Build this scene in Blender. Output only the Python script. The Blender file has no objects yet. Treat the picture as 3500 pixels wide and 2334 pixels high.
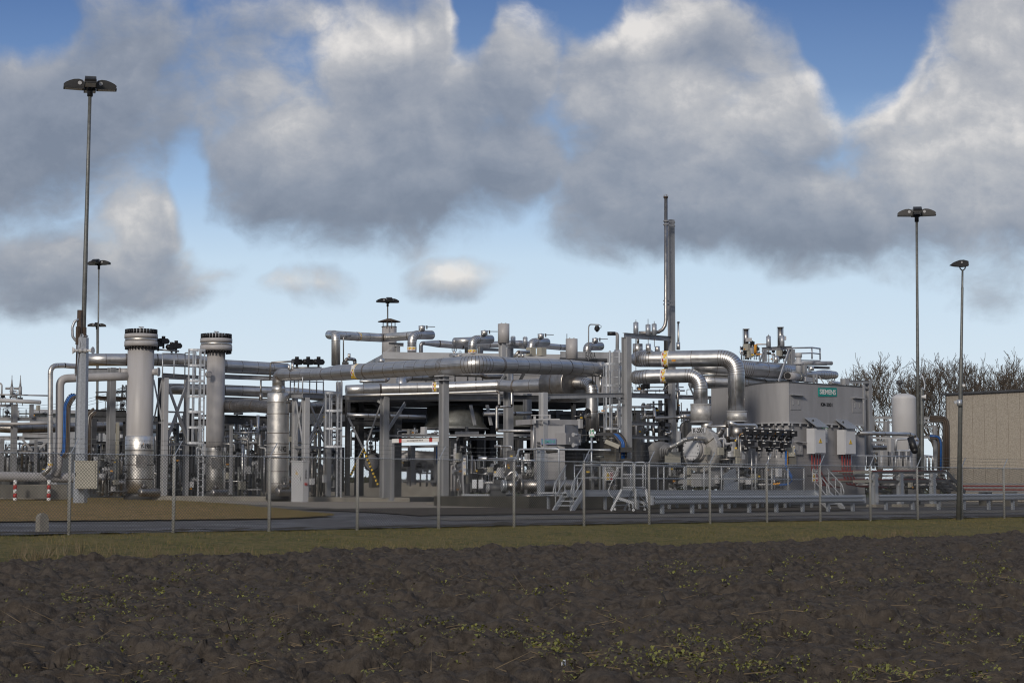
import bpy, math, random
import numpy as np
from mathutils import Vector, Matrix, noise as mnoise

# ------------------------------------------------------------------ camera, sky, sun, exposure
C = bpy.context.scene.collection
SC = bpy.context.scene
FS = 6425.0                                   # focal length in pixels of the 3500 px wide photograph
PITCH = math.radians(4.56)
CAMZ = 1.6
cam = bpy.data.objects.new('camera', bpy.data.cameras.new('camera'))
C.objects.link(cam)
cam.data.sensor_width = 36.0
cam.data.lens = 36.0 * FS / 3500.0
cam.data.clip_start = 0.5
cam.data.clip_end = 12000
cam.location = (0, 0, CAMZ)
cam.rotation_euler = (math.pi / 2 + PITCH, 0, 0)
SC.camera = cam
SC.view_settings.view_transform = 'Standard'
SC.view_settings.look = 'None'
SC.view_settings.exposure = 0.45
SC.view_settings.gamma = 1.0
SUN_EL, SUN_YAW = math.radians(24), math.radians(-17)
sl = bpy.data.lights.new('sun', 'SUN')
sl.energy = 1.5
sl.angle = math.radians(10)
sl.color = (1.0, 0.90, 0.77)
SC.cycles.filter_width = 1.15
so = bpy.data.objects.new('sun', sl)
C.objects.link(so)
so.location = (-20, -60, 60)
so.rotation_euler = (math.pi / 2 - SUN_EL, 0, SUN_YAW)

world = bpy.data.worlds.new('World')
SC.world = world
world.use_nodes = True
wt = world.node_tree
wt.nodes.clear()

class Ex:                                     # a socket with arithmetic, for readable node maths
    tree = None
    def __init__(s, k): s.k = k
    def __add__(s, o): return mth('ADD', s, o)
    def __radd__(s, o): return mth('ADD', o, s)
    def __sub__(s, o): return mth('SUBTRACT', s, o)
    def __rsub__(s, o): return mth('SUBTRACT', o, s)
    def __mul__(s, o): return mth('MULTIPLY', s, o)
    def __rmul__(s, o): return mth('MULTIPLY', o, s)
    def __truediv__(s, o): return mth('DIVIDE', s, o)
def mth(op, *a, clamp=False):
    n = Ex.tree.nodes.new('ShaderNodeMath'); n.operation = op; n.use_clamp = clamp
    for i, v in enumerate(a):
        if isinstance(v, Ex): Ex.tree.links.new(v.k, n.inputs[i])
        else: n.inputs[i].default_value = v
    return Ex(n.outputs[0])
def mx(a, b): return mth('MAXIMUM', a, b)
def sstep(x, lo, hi, a=0.0, b=1.0):
    n = Ex.tree.nodes.new('ShaderNodeMapRange'); n.interpolation_type = 'SMOOTHSTEP'
    Ex.tree.links.new(x.k, n.inputs[0])
    for i, v in enumerate((lo, hi, a, b)): n.inputs[i + 1].default_value = v
    return Ex(n.outputs[0])
def vec(x, y, z=0.0):
    n = Ex.tree.nodes.new('ShaderNodeCombineXYZ')
    for i, v in enumerate((x, y, z)):
        if isinstance(v, Ex): Ex.tree.links.new(v.k, n.inputs[i])
        else: n.inputs[i].default_value = v
    return Ex(n.outputs[0])
def nz(v, scale, detail=6, rough=.55, lac=2.0):
    n = Ex.tree.nodes.new('ShaderNodeTexNoise'); n.inputs['Scale'].default_value = scale
    n.inputs['Detail'].default_value = detail; n.inputs['Roughness'].default_value = rough
    n.inputs['Lacunarity'].default_value = lac
    Ex.tree.links.new(v.k, n.inputs['Vector'])
    return Ex(n.outputs[0])
def cmix(f, a, b):
    n = Ex.tree.nodes.new('ShaderNodeMix'); n.data_type = 'RGBA'
    for s, v in ((n.inputs[0], f), (n.inputs[6], a), (n.inputs[7], b)):
        if isinstance(v, Ex): Ex.tree.links.new(v.k, s)
        elif isinstance(v, (int, float)): s.default_value = v
        else: s.default_value = (*v, 1)
    return Ex(n.outputs[2])
def ramp(x, stops, interp='LINEAR'):
    n = Ex.tree.nodes.new('ShaderNodeValToRGB'); cr = n.color_ramp; cr.interpolation = interp
    while len(cr.elements) < len(stops): cr.elements.new(0.5)
    for e, (p, c) in zip(cr.elements, stops):
        e.position = p; e.color = (*c, 1) if len(c) == 3 else c
    Ex.tree.links.new(x.k, n.inputs[0])
    return Ex(n.outputs[0])

Ex.tree = wt
tc = wt.nodes.new('ShaderNodeTexCoord')
sp = wt.nodes.new('ShaderNodeSeparateXYZ'); wt.links.new(tc.outputs['Generated'], sp.inputs[0])
dx, dy, dz = Ex(sp.outputs[0]), Ex(sp.outputs[1]), Ex(sp.outputs[2])
cp, sn = math.cos(PITCH), math.sin(PITCH)
fw = mx(dy * cp + dz * sn, 0.12)              # gnomonic map of the northern sky; units: 1000 px of a 2351 px picture
SX = 1.1755 + 4.316 * dx / fw
SY = 0.784 - 4.316 * (dz * cp - dy * sn) / fw
CLOUD = [  # cx, cy, rx, ry, weight
    (.20, .26, .34, .20, .9), (.05, .36, .25, .16, .8), (.28, .12, .20, .16, .7), (.16, .62, .34, .12, .8), (.31, .52, .12, .14, .7),
    (.56, .20, .20, .20, .55), (.85, .15, .16, .15, .9), (.76, .38, .29, .18, 1.0), (.98, .32, .24, .24, 1.0), (1.0, .13, .09, .14, .75),
    (1.20, .17, .11, .15, .9), (1.18, .36, .18, .15, .9), (1.50, .24, .24, .21, 1.1), (1.60, .10, .26, .12, .8), (1.56, .42, .36, .15, 1.1),
    (1.85, .47, .30, .14, .95), (1.78, .30, .22, .15, .8), (2.20, .36, .28, .25, 1.1), (1.98, .42, .16, .12, .6), (2.30, .12, .16, .18, .9), (.70, .66, .13, .055, .42), (1.045, .635, .14, .055, .5),
    (.66, .04, .20, .06, .5)]
HOLE = [(.06, .07, .10, .09, 1.0), (1.09, .03, .055, .10, .9), (1.36, .03, .06, .07, .8), (1.98, .10, .13, .15, 1.4), (.42, .42, .05, .12, .8), (.49, .56, .07, .06, .5)]
def density(X, Y):
    v = vec(X, Y)
    w1 = nz(v, 3.2, 3); w2 = nz(vec(X + 7.3, Y + 3.1), 3.2, 3)
    Xw, Yw = X + (w1 - .5) * .16, Y + (w2 - .5) * .13
    d = None
    for cx, cy, rx, ry, w in CLOUD:
        a = (Xw - cx) * (.93 / rx); b = (Yw - cy) * (.90 / ry)
        e = w - (a * a + b * b)
        d = e if d is None else mx(d, e)
    d = mx(d, -1.2)
    for cx, cy, rx, ry, w in HOLE:
        a = (Xw - cx) * (1 / rx); b = (Yw - cy) * (1 / ry)
        d = d - mx(w - (a * a + b * b) * w * .7, 0.0)
    f = nz(vec(Xw, Yw * 1.25), 3.6, 11, .60)
    return d * .72 + .12 + (f - .5) * 1.9, f
d0, f0 = density(SX, SY)
d1, f1 = density(SX + .012, SY - .05)
alpha = sstep(d0, -.21, .55) * .96
lit = (d0 - d1) * .50 + .36
BR = [(.68, .645, .10, .04, .30), (.80, .09, .14, .07, .45), (1.47, .06, .12, .06, .5), (2.22, .24, .24, .26, .42), (1.66, .25, .26, .10, .34), (.30, .50, .08, .12, .45), (1.04, .62, .12, .05, .38),
      (.62, .24, .18, .12, .26), (1.0, .10, .07, .09, .22), (1.30, .24, .08, .06, .2), (1.2, .08, .08, .07, .2), (.25, .2, .3, .2, -.2), (.08, .4, .2, .1, -.22), (.72, .5, .3, .07, -.2), (1.75, .54, .4, .06, -.22), (1.05, .42, .2, .12, -.14), (1.2, .3, .1, .15, -.12), (.15, .66, .3, .07, -.12)]
for cx, cy, rx, ry, w in BR:
    a = (SX - cx) * (1 / rx); b = (SY - cy) * (1 / ry)
    lit = lit + w * mx(1 - (a * a + b * b) * .5, 0.0)
lit = lit + (nz(vec(SX + (f0 - .5) * .2, SY + (f0 - .5) * .1), 7, 8, .62) - .5) * .60
ccol = ramp(mth('ADD', lit, 0.0, clamp=True), [(0, (.19, .22, .285)), (.25, (.25, .28, .345)), (.5, (.34, .36, .41)), (.75, (.50, .50, .515)), (1, (.80, .765, .73))])
sky = ramp(mth('ADD', SY * .8, .12, clamp=True), [(0, (.065, .14, .34)), (.12, (.098, .19, .41)), (.28, (.165, .285, .52)), (.46, (.34, .51, .75)), (.60, (.55, .70, .85)), (.80, (.66, .77, .87)), (1, (.70, .79, .86))])
front = mx(alpha, 0.0)
# the rest of the sky dome: broken grey cloud everywhere
g1n = nz(Ex(tc.outputs['Generated']), 2.2, 8, .6); g2n = nz(Ex(tc.outputs['Generated']), 6.0, 6, .6)
back_c = cmix(sstep(g2n, .35, .7), (.115, .135, .18), (.34, .34, .355))
back = cmix(sstep(g1n, .36, .52), (.075, .165, .38), back_c)
zone = sstep(dy, .55, .80) * sstep(SY, -.55, -.15)
fr = wt.nodes.new('ShaderNodeVectorMath'); fr.operation = 'SCALE'; fr.inputs['Scale'].default_value = .735
wt.links.new(cmix(front, sky, ccol).k, fr.inputs[0])
wsky = cmix(zone, back, Ex(fr.outputs[0]))
ns = wt.nodes.new('ShaderNodeTexSky'); ns.sky_type = 'NISHITA'; ns.sun_disc = False
ns.sun_elevation = SUN_EL; ns.sun_rotation = math.radians(197); ns.altitude = 0; ns.dust_density = 1.2
sc10 = wt.nodes.new('ShaderNodeVectorMath'); sc10.operation = 'SCALE'; sc10.inputs['Scale'].default_value = 9.6
wt.links.new(wsky.k, sc10.inputs[0])
addn = wt.nodes.new('ShaderNodeVectorMath'); addn.operation = 'MULTIPLY_ADD'
wt.links.new(ns.outputs[0], addn.inputs[0]); addn.inputs[1].default_value = (.04, .04, .04); wt.links.new(sc10.outputs[0], addn.inputs[2])
bg = wt.nodes.new('ShaderNodeBackground'); bg.inputs['Strength'].default_value = 0.1
wo = wt.nodes.new('ShaderNodeOutputWorld')
wt.links.new(addn.outputs[0], bg.inputs[0]); wt.links.new(bg.outputs[0], wo.inputs[0])
world.cycles.sampling_method = 'MANUAL'; world.cycles.sample_map_resolution = 1024

# ------------------------------------------------------------------ picture -> place
CR = {'c1': (0, 1050, .5102), 'c2': (650, 1050, .5102), 'c3': (1300, 1050, .5102), 'c4': (1950, 1050, .5102), 'c5': (2450, 1050, .5102), 'c6': (2800, 1050, .5102),
      'f1': (1100, 1090, .1913), 'f2': (1500, 1090, .1913), 'f3': (1900, 1090, .1913), 'f4': (2500, 1090, .1913), 'g1': (1500, 1400, .2551),
      'g2': (2050, 1480, .2041), 'g3': (2240, 1450, .2232), 'g4': (0, 1280, .2679), 'g5': (950, 1200, .3508), 's': (0, 0, 1.0), 'd': (0, 0, 1.48887)}
def P(x, y, Y):                               # where the ray of pixel x, y reaches the distance Y
    u, v = (x - 1750) / FS, (1167 - y) / FS
    d = Vector((u, cp - v * sn, sn + v * cp))
    s = Y / d.y
    return Vector((d.x * s, Y, CAMZ + d.z * s))
def q(c, x, y, Y):
    a, b, s = CR[c]
    return P(a + s * x, b + s * y, Y)
def rad(c, r, Y): return r * CR[c][2] * Y / FS
FA = Vector((.722, .692, 0)).normalized()     # along the fence, away to the right
FB = Vector((-FA.y, FA.x, 0))                 # square to it, into the plant
FO = Vector((-10.77, 45.9, 0))
UP = Vector((0, 0, 1))
YAW = math.atan2(FA.y, FA.x)
def td(x, y):
    v = Vector((x, y, 0)) - FO
    return v.dot(FA), v.dot(FB)
def lerp_tab(tab, x):
    if x <= tab[0][0]: return tab[0][1]
    for (a, b), (c, d) in zip(tab, tab[1:]):
        if x <= c: return b + (d - b) * (x - a) / (c - a)
    return tab[-1][1]
GL = [(-9, -.15), (-6.5, .08), (-5, .25), (-2.5, .47), (0, .53), (5, .56), (13, .66), (20, .93), (28, 1.20), (34, 1.36), (40, 1.38), (60, 1.3)]
GR = [(-9, -.15), (-6.5, .08), (-5, .25), (-2.5, .47), (0, .53), (3, .62), (6, .80), (8, .88), (12, .96), (20, 1.03), (28, 1.08), (40, 1.15), (60, 1.2)]
def gtd(t, d):
    k = min(1, max(0, (t - 6) / 12)); k = k * k * (3 - 2 * k)
    return lerp_tab(GL, d) * (1 - k) + lerp_tab(GR, d) * k
def gz(x, y): return gtd(*td(x, y))
def onground(v): return Vector((v.x, v.y, gz(v.x, v.y)))

# ------------------------------------------------------------------ materials
MT = {}
def mat(name, col, rough=.5, metal=0.0, var=.12, vs=3.0, bump=0.0, bs=40.0, col2=None, stretch=(1, 1, 1), rvar=.1, spec=.5):
    m = bpy.data.materials.new(name); m.use_nodes = True
    t = m.node_tree; Ex.tree = t
    b = t.nodes['Principled BSDF']
    g = t.nodes.new('ShaderNodeTexCoord')
    mp = t.nodes.new('ShaderNodeMapping'); mp.inputs['Scale'].default_value = stretch
    t.links.new(g.outputs['Object'], mp.inputs[0]); v = Ex(mp.outputs[0])
    n = nz(v, vs, 6, .6)
    k = sstep(n, .25, .75)
    c2 = col2 if col2 else tuple(c * (1 - var * 1.6) for c in col)
    c1 = col if col2 else tuple(min(1, c * (1 + var)) for c in col)
    t.links.new(cmix(k, c2, c1).k, b.inputs['Base Color'])
    b.inputs['Metallic'].default_value = metal
    b.inputs['Specular IOR Level'].default_value = spec
    t.links.new((sstep(nz(v, vs * 2.3, 5), .3, .7) * rvar + (rough - rvar / 2)).k, b.inputs['Roughness'])
    if bump:
        bn = t.nodes.new('ShaderNodeBump'); bn.inputs['Strength'].default_value = bump; bn.inputs['Distance'].default_value = .02
        t.links.new(nz(v, bs, 4).k, bn.inputs['Height']); t.links.new(bn.outputs[0], b.inputs['Normal'])
    MT[name] = m
    return m
mat('clad', (.66, .66, .66), .38, 1.0, vs=2.2, bump=.05, bs=6, col2=(.54, .535, .53), rvar=.12)
mat('clad_dull', (.44, .425, .41), .42, 1.0, vs=3, bump=.06, bs=9, col2=(.26, .245, .23), rvar=.16)
mat('clad_light', (.82, .80, .77), .42, 1.0, vs=2, bump=.04, bs=6, col2=(.58, .57, .55), rvar=.14)
mat('quilt', (.62, .61, .59), .46, .55, vs=5, bump=.25, bs=22, col2=(.40, .39, .38))
mat('seam', (.10, .08, .065), .7, .3, vs=9)
mat('steel_grey', (.34, .35, .37), .48, 0, vs=1.4, bump=.05, col2=(.25, .257, .27), stretch=(3, 3, .5))
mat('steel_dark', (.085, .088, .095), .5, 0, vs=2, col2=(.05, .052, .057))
mat('steel_pale', (.44, .45, .47), .5, 0, vs=1.5, col2=(.37, .375, .39))
mat('vessel_grey', (.43, .42, .425), .46, 0, vs=1.1, bump=.04, bs=70, col2=(.355, .345, .345), stretch=(2.6, 2.6, .22))
mat('vessel_pale', (.54, .54, .56), .5, 0, vs=.8, col2=(.47, .47, .48))
mat('box_grey', (.31, .31, .325), .5, 0, vs=1.1, bump=.06, bs=60, col2=(.255, .255, .265), stretch=(2.2, 2.2, .3))
mat('galv', (.52, .55, .59), .45, .65, vs=14, col2=(.38, .405, .44), bump=.05)
mat('galv_pale', (.62, .645, .68), .42, .4, vs=12, col2=(.50, .525, .56))
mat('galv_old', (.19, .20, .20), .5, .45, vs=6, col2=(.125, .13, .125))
mat('rust_brown', (.10, .07, .05), .75, .1, vs=8, col2=(.055, .045, .04))
mat('black', (.018, .019, .022), .45, 0, vs=9, col2=(.010, .010, .012))
mat('bolt_black', (.012, .012, .014), .5, .2, vs=9)
mat('white', (.74, .74, .74), .5, 0, vs=3, col2=(.62, .62, .61))
mat('cab_white', (.56, .57, .60), .45, 0, vs=1.6, col2=(.50, .51, .53))
mat('beige', (.40, .385, .33), .55, 0, vs=1.8, col2=(.33, .32, .275))
mat('yellow', (.75, .50, .06), .5, 0, vs=6)
mat('orange', (.62, .28, .03), .5, 0, vs=6)
mat('red', (.42, .035, .03), .5, 0, vs=6)
mat('red_cable', (.24, .028, .025), .45, 0, vs=6)
mat('blue', (.022, .12, .38), .45, 0, vs=6, col2=(.014, .07, .25))
mat('cable_brown', (.07, .055, .045), .6, 0, vs=8)
mat('green_sign', (.015, .26, .12), .45, 0, vs=6)
mat('teal', (.01, .27, .235), .42, 0, vs=4)
mat('plate_blue', (.17, .19, .33), .5)
mat('teal_faded', (.05, .30, .28), .5)
mat('sign_blue', (.03, .12, .42), .45)
mat('ink', (.02, .02, .022), .5, 0)
mat('tarp', (.20, .20, .205), .6, 0, vs=4, bump=.9, bs=5, col2=(.15, .15, .155))
mat('foil', (.46, .455, .45), .42, .8, vs=7, bump=1.0, bs=9, col2=(.30, .30, .295))
mat('concrete', (.30, .285, .25), .85, 0, vs=2.0, bump=.3, bs=20, col2=(.19, .175, .15))
mat('plinth_shade', (.07, .066, .055), .9, 0, vs=1.5, col2=(.035, .034, .028))  # concrete darkened in its colour to stand for shade under the walkway
mat('post_pale', (.46, .455, .43), .5, .1, vs=9, col2=(.36, .355, .335))
mat('concrete_dark', (.17, .165, .15), .9, 0, vs=1.5, bump=.3, bs=14, col2=(.085, .08, .07), stretch=(1, 1, .3))
mat('aggregate', (.44, .40, .34), .9, 0, vs=14, bump=.4, bs=60, col2=(.27, .24, .20))
mat('rail_pale', (.48, .50, .52), .45, .15, vs=9, col2=(.38, .40, .42))
mat('bark', (.12, .10, .082), .9, 0, vs=9, bump=.4, col2=(.07, .058, .048))
mat('dark_void', (.022, .022, .023), .9, 0)
mat('rubber', (.02, .02, .02), .8, 0)
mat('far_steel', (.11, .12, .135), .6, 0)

# ------------------------------------------------------------------ mesh collector
class MB:
    def __init__(s): s.v = []; s.f = []; s.m = []; s.s = []
    def add(s, vs, fs, mi=0, smooth=False):
        o = len(s.v); s.v += [tuple(x) for x in vs]
        for f in fs:
            s.f.append(tuple(i + o for i in f)); s.m.append(mi); s.s.append(smooth)
        return s
    def hexa(s, c, mi=0):                     # eight corners: bottom ring then top ring
        return s.add(c, [(3, 2, 1, 0), (4, 5, 6, 7), (0, 1, 5, 4), (1, 2, 6, 5), (2, 3, 7, 6), (3, 0, 4, 7)], mi)
    def box(s, c, sx, sy, sz, yaw=0.0, mi=0): # c: centre of the bottom face
        ca, sa = math.cos(yaw), math.sin(yaw); X = Vector((ca, sa, 0)) * sx / 2; Y = Vector((-sa, ca, 0)) * sy / 2; c = Vector(c); Z = UP * sz
        r = [c - X - Y, c + X - Y, c + X + Y, c - X + Y]
        return s.hexa(r + [p + Z for p in r], mi)
    def bar(s, p, r, w, h, side=None, mi=0):  # rectangular bar from p to r, w along side, h across
        p, r = Vector(p), Vector(r); t = (r - p).normalized()
        if side is None: side = t.cross(UP) if abs(t.z) < .95 else FA
        side = (side - t * side.dot(t)).normalized(); n = t.cross(side).normalized()
        a, b = side * w / 2, n * h / 2
        k = [p - a - b, p + a - b, p + a + b, p - a + b]; l = [x + (r - p) for x in k]
        return s.add(k + l, [(0, 1, 2, 3), (7, 6, 5, 4), (4, 5, 1, 0), (5, 6, 2, 1), (6, 7, 3, 2), (7, 4, 0, 3)], mi)
    def ibeam(s, p, r, w, h, side=None, mi=0, tf=None):   # side: along the flanges' width
        p, r = Vector(p), Vector(r); t = (r - p).normalized()
        if side is None: side = t.cross(UP) if abs(t.z) < .95 else FA
        side = (side - t * side.dot(t)).normalized(); n = t.cross(side).normalized()
        tf = tf or max(.012, h * .07)
        for k in (-1, 1):
            o = n * k * (h / 2 - tf / 2); s.bar(p + o, r + o, w, tf, side, mi)
        return s.bar(p, r, tf * .8, h - 2 * tf - .002, side, mi)
    def rings(s, pr, seg=14, mi=0, cap=(1, 1), smooth=True, seam=None, smi=1):
        # pr: list of (centre, radius); seam: set of indices whose ring gets a dark band
        P_ = [Vector(a) for a, _ in pr]; n = len(P_); T = []
        for i in range(n):
            t = (P_[min(i + 1, n - 1)] - P_[max(i - 1, 0)])
            T.append(t.normalized() if t.length > 1e-9 else (T[-1] if T else UP))
        u = T[0].cross(UP) if abs(T[0].z) < .9 else T[0].cross(Vector((0, 1, 0)))
        u.normalize(); out = []
        for i in range(n):
            u = (u - T[i] * u.dot(T[i])).normalized(); w = T[i].cross(u)
            R = pr[i][1]
            ring = [(u * math.cos(2 * math.pi * k / seg) + w * math.sin(2 * math.pi * k / seg)) for k in range(seg)]
            if seam and i in seam and R > 0:
                hw = max(.011, R * .032)
                out.append(([P_[i] - T[i] * hw + g * R for g in ring], 0)); out.append(([P_[i] + T[i] * hw + g * R * 1.003 for g in ring], 1))
            else: out.append(([P_[i] + g * R for g in ring], 0))
        vs = [x for r_, _ in out for x in r_]; fs = []; fm = []
        base = len(s.v); s.v += [tuple(x) for x in vs]
        for i in range(len(out) - 1):
            for k in range(seg):
                a, b = i * seg + k, i * seg + (k + 1) % seg
                s.f.append((base + a, base + b, base + b + seg, base + a + seg)); s.m.append(smi if out[i + 1][1] else mi); s.s.append(smooth)
        if cap[0]: s.f.append(tuple(base + k for k in range(seg - 1, -1, -1))); s.m.append(mi); s.s.append(False)
        if cap[1]: s.f.append(tuple(base + (len(out) - 1) * seg + k for k in range(seg))); s.m.append(mi); s.s.append(False)
        return s
    def cyl(s, p, r, ra, rb=None, seg=14, mi=0): return s.rings([(p, ra), (r, ra if rb is None else rb)], seg, mi)
    def tubes(s, pts, r, seg=6, mi=0):
        return s.rings([(p, r) for p in pts], seg, mi)
    def lathe(s, o, axis, prof, seg=28, mi=0, mis=None, cap=(1, 1)):   # sharp steps: each (r0,z0)-(r1,z1) pair
        o, axis = Vector(o), Vector(axis).normalized()
        for i in range(len(prof) - 1):
            (ra, za), (rb, zb) = prof[i], prof[i + 1]
            k = mis[i] if mis else mi
            s.rings([(o + axis * za, ra), (o + axis * (zb if abs(zb - za) > 1e-6 else za + 1e-5), rb)], seg, k, cap=(1 if i == 0 and cap[0] else 0, 1 if i == len(prof) - 2 and cap[1] else 0), smooth=abs(ra - rb) < abs(zb - za) * 3)
        return s
    def dome(s, o, axis, r, h, seg=20, mi=0, n=6):
        axis = Vector(axis).normalized(); o = Vector(o)
        return s.rings([(o + axis * h * math.sin(math.pi / 2 * i / n), max(.002, r * math.cos(math.pi / 2 * i / n))) for i in range(n + 1)], seg, mi, cap=(0, 1))
    def prism(s, poly, o, X, Y, depth, mi=0): # polygon in the X, Y plane at o, extruded along X x Y
        X, Y = Vector(X).normalized(), Vector(Y).normalized(); N = X.cross(Y).normalized(); o = Vector(o); n = len(poly)
        a = [o + X * x + Y * y - N * depth / 2 for x, y in poly]; b = [p + N * depth for p in a]
        return s.add(a + b, [tuple(range(n - 1, -1, -1)), tuple(range(n, 2 * n))] + [(i, (i + 1) % n, n + (i + 1) % n, n + i) for i in range(n)], mi)
    def build(s, name, mats, parent=None, base=None):
        if isinstance(mats, str): mats = [mats]
        if parent is not None: base = BASE[parent.name]
        elif base is None:
            a = np.array(s.v); base = Vector((a[:, 0].mean(), a[:, 1].mean(), a[:, 2].min()))
        me = bpy.data.meshes.new(name); b = Vector(base)
        me.from_pydata([(x - b.x, y - b.y, z - b.z) for x, y, z in s.v], [], s.f)
        for m in mats: me.materials.append(MT[m])
        me.polygons.foreach_set('material_index', s.m); me.polygons.foreach_set('use_smooth', s.s)
        me.update()
        o = bpy.data.objects.new(name, me); C.objects.link(o)
        if parent is not None: o.parent = parent
        else: o.location = b
        BASE[o.name] = b
        return o
BASE = {}
def tag(o, label, cat, group=None, kind=None):
    if label: o['label'] = label
    if cat: o['category'] = cat
    if group: o['group'] = group
    if kind: o['kind'] = kind
    return o
def thing(name, label, cat, base, group=None):
    o = bpy.data.objects.new(name, None); C.objects.link(o); o.empty_display_size = .2
    o.location = Vector(base); BASE[o.name] = Vector(base)
    return tag(o, label, cat, group)
def dup(root, loc, rotz=0.0, label=None, scale=None):
    r = root.copy(); C.objects.link(r); r.location = loc; r.rotation_euler = (0, 0, rotz)
    if scale: r.scale = (scale,) * 3
    if label: r['label'] = label
    for ch in list(root.children):
        c = ch.copy(); C.objects.link(c); c.parent = r
        for g in list(ch.children):
            d = g.copy(); C.objects.link(d); d.parent = c
    BASE[r.name] = Vector(loc)
    return r
def text(body, o, X, Y, width, m, parent, name='lettering', height=None, wrap=None):
    cu = bpy.data.curves.new(name, 'FONT'); cu.body = body; cu.align_x = 'CENTER'; cu.align_y = 'CENTER'; cu.extrude = .004; cu.offset = .024
    cu.size = 1.0
    t = bpy.data.objects.new('t', cu); C.objects.link(t); bpy.context.view_layer.update()
    me = bpy.data.meshes.new_from_object(t.evaluated_get(bpy.context.evaluated_depsgraph_get())); bpy.data.objects.remove(t)
    n = len(me.vertices); a = np.zeros(n * 3); me.vertices.foreach_get('co', a); a = a.reshape(-1, 3)
    w = a[:, 0].max() - a[:, 0].min(); h = a[:, 1].max() - a[:, 1].min(); k = width / w; ky = (height / h) if height else k
    a[:, 0] -= (a[:, 0].max() + a[:, 0].min()) / 2; a[:, 1] -= (a[:, 1].max() + a[:, 1].min()) / 2
    X, Y = Vector(X).normalized(), Vector(Y).normalized(); N = X.cross(Y); b = BASE[parent.name]; o = Vector(o) - b
    if wrap:                                   # lettering laid round an upright cylinder: (centre, radius, angle)
        c_, R_w, th = wrap; t_ = th + a[:, 0] * k / R_w; R2 = R_w + .004 + a[:, 2]
        out = np.stack([c_.x - b.x + np.cos(t_) * R2, c_.y - b.y + np.sin(t_) * R2, c_.z - b.z + a[:, 1] * ky], -1)
    else: out = np.outer(a[:, 0] * k, X) + np.outer(a[:, 1] * ky, Y) + np.outer(a[:, 2], N) + np.array(o)
    me.vertices.foreach_set('co', out.ravel()); me.materials.clear(); me.materials.append(MT[m]); me.update()
    ob = bpy.data.objects.new(name, me); C.objects.link(ob); ob.parent = parent; BASE[ob.name] = b
    return ob

# ------------------------------------------------------------------ pipes
def path(pts, k=1.7, n=7, step=.85):
    # pts: (Vector, radius) corners -> samples (pos, radius, seam?) with rounded bends
    out = []; m = len(pts)
    for i, (p, r) in enumerate(pts):
        if i in (0, m - 1): out.append((p, r, False)); continue
        a, b = pts[i - 1][0] - p, pts[i + 1][0] - p
        la, lb = a.length, b.length; a.normalize(); b.normalize()
        ang = a.angle(b)
        if ang > math.pi - .03: out.append((p, r, True)); continue
        cut = min(k * 2 * r / math.tan(ang / 2), la * .48, lb * .48)
        nn = max(3, int(n * (math.pi - ang) / (math.pi / 2)) + 1)
        for j in range(nn + 1):
            t = j / nn
            pa, pb = p + a * cut, p + b * cut
            out.append((pa * (1 - t) ** 2 + p * (2 * t * (1 - t)) * .98 + (pa + pb) * .5 * (2 * t * (1 - t)) * .02 + pb * t ** 2, r, True))
    res = []
    for (p, r, s_), (p2, r2, s2) in zip(out, out[1:]):
        res.append((p, r, s_)); L = (p2 - p).length
        if L > step * 1.4:
            nn = int(L / step)
            for j in range(1, nn): res.append((p.lerp(p2, j / nn), r + (r2 - r) * j / nn, True))
    res.append(out[-1])
    return res
def pipe(label, c, pts, r, m='clad', seams=True, seg=18, cap=(1, 1), dome=(0, 0), k=1.1, n=7, step=.85, bands=(), name='pipe', cat='pipe', group=None, parent=None, part_name=None, mb=None):
    V = []
    for p in pts:
        cc = c
        if isinstance(p, Vector): V.append((p, r)); continue
        if isinstance(p[0], str): cc, p = p[0], p[1:]
        V.append((q(cc, p[0], p[1], p[2]), rad(cc, p[3], p[2]) if len(p) > 3 else rad(c, r, p[2])))
    S = path(V, k, n, step)
    mb = mb or MB()
    if dome[0]:
        t = (S[0][0] - S[1][0]).normalized(); mb.dome(S[0][0], t, S[0][1], S[0][1] * .6, seg)
    if dome[1]:
        t = (S[-1][0] - S[-2][0]).normalized(); mb.dome(S[-1][0], t, S[-1][1], S[-1][1] * .6, seg)
    mb.rings([(p, r_) for p, r_, _ in S], seg, 0, cap, True, {i for i, x in enumerate(S) if x[2] and 0 < i < len(S) - 1} if seams else None)
    if seams:                                  # lengthwise lap of each sheet, staggered
        for i, ((p, r_, _), (p2, r2, _)) in enumerate(zip(S, S[1:])):
            if (p2 - p).length < step * .6 or r_ < .12: continue
            t = (p2 - p).normalized(); nrm = Vector((-.1, -1, 0)); nrm = (nrm - t * nrm.dot(t)); 
            if nrm.length < .1: continue
            nrm.normalize(); sd = t.cross(nrm); an = (.12 if i % 2 else -.10)
            dd = nrm * math.cos(an) + sd * math.sin(an); w = t.cross(dd) * .006
            A, B = p + dd * (r_ * 1.004), p2 + dd * (r2 * 1.004)
            mb.add([A - w, B - w, B + w, A + w], [(0, 1, 2, 3)], 1)
    o = mb.build(part_name or name, [m, 'seam'], parent, None if parent else Vector((V[0][0].x, V[0][0].y, min(v.z - r_ for v, r_ in V))))
    if not parent: tag(o, label, cat, group)
    for (i, f) in bands:                       # sticker ring: red and white dashes beside yellow ones
        p, p2 = V[i][0], V[i + 1][0]; r_ = V[i][1] * (1 - f) + V[i + 1][1] * f
        band(o if not parent else parent, p.lerp(p2, f), (p2 - p).normalized(), r_)
    return o
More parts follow.
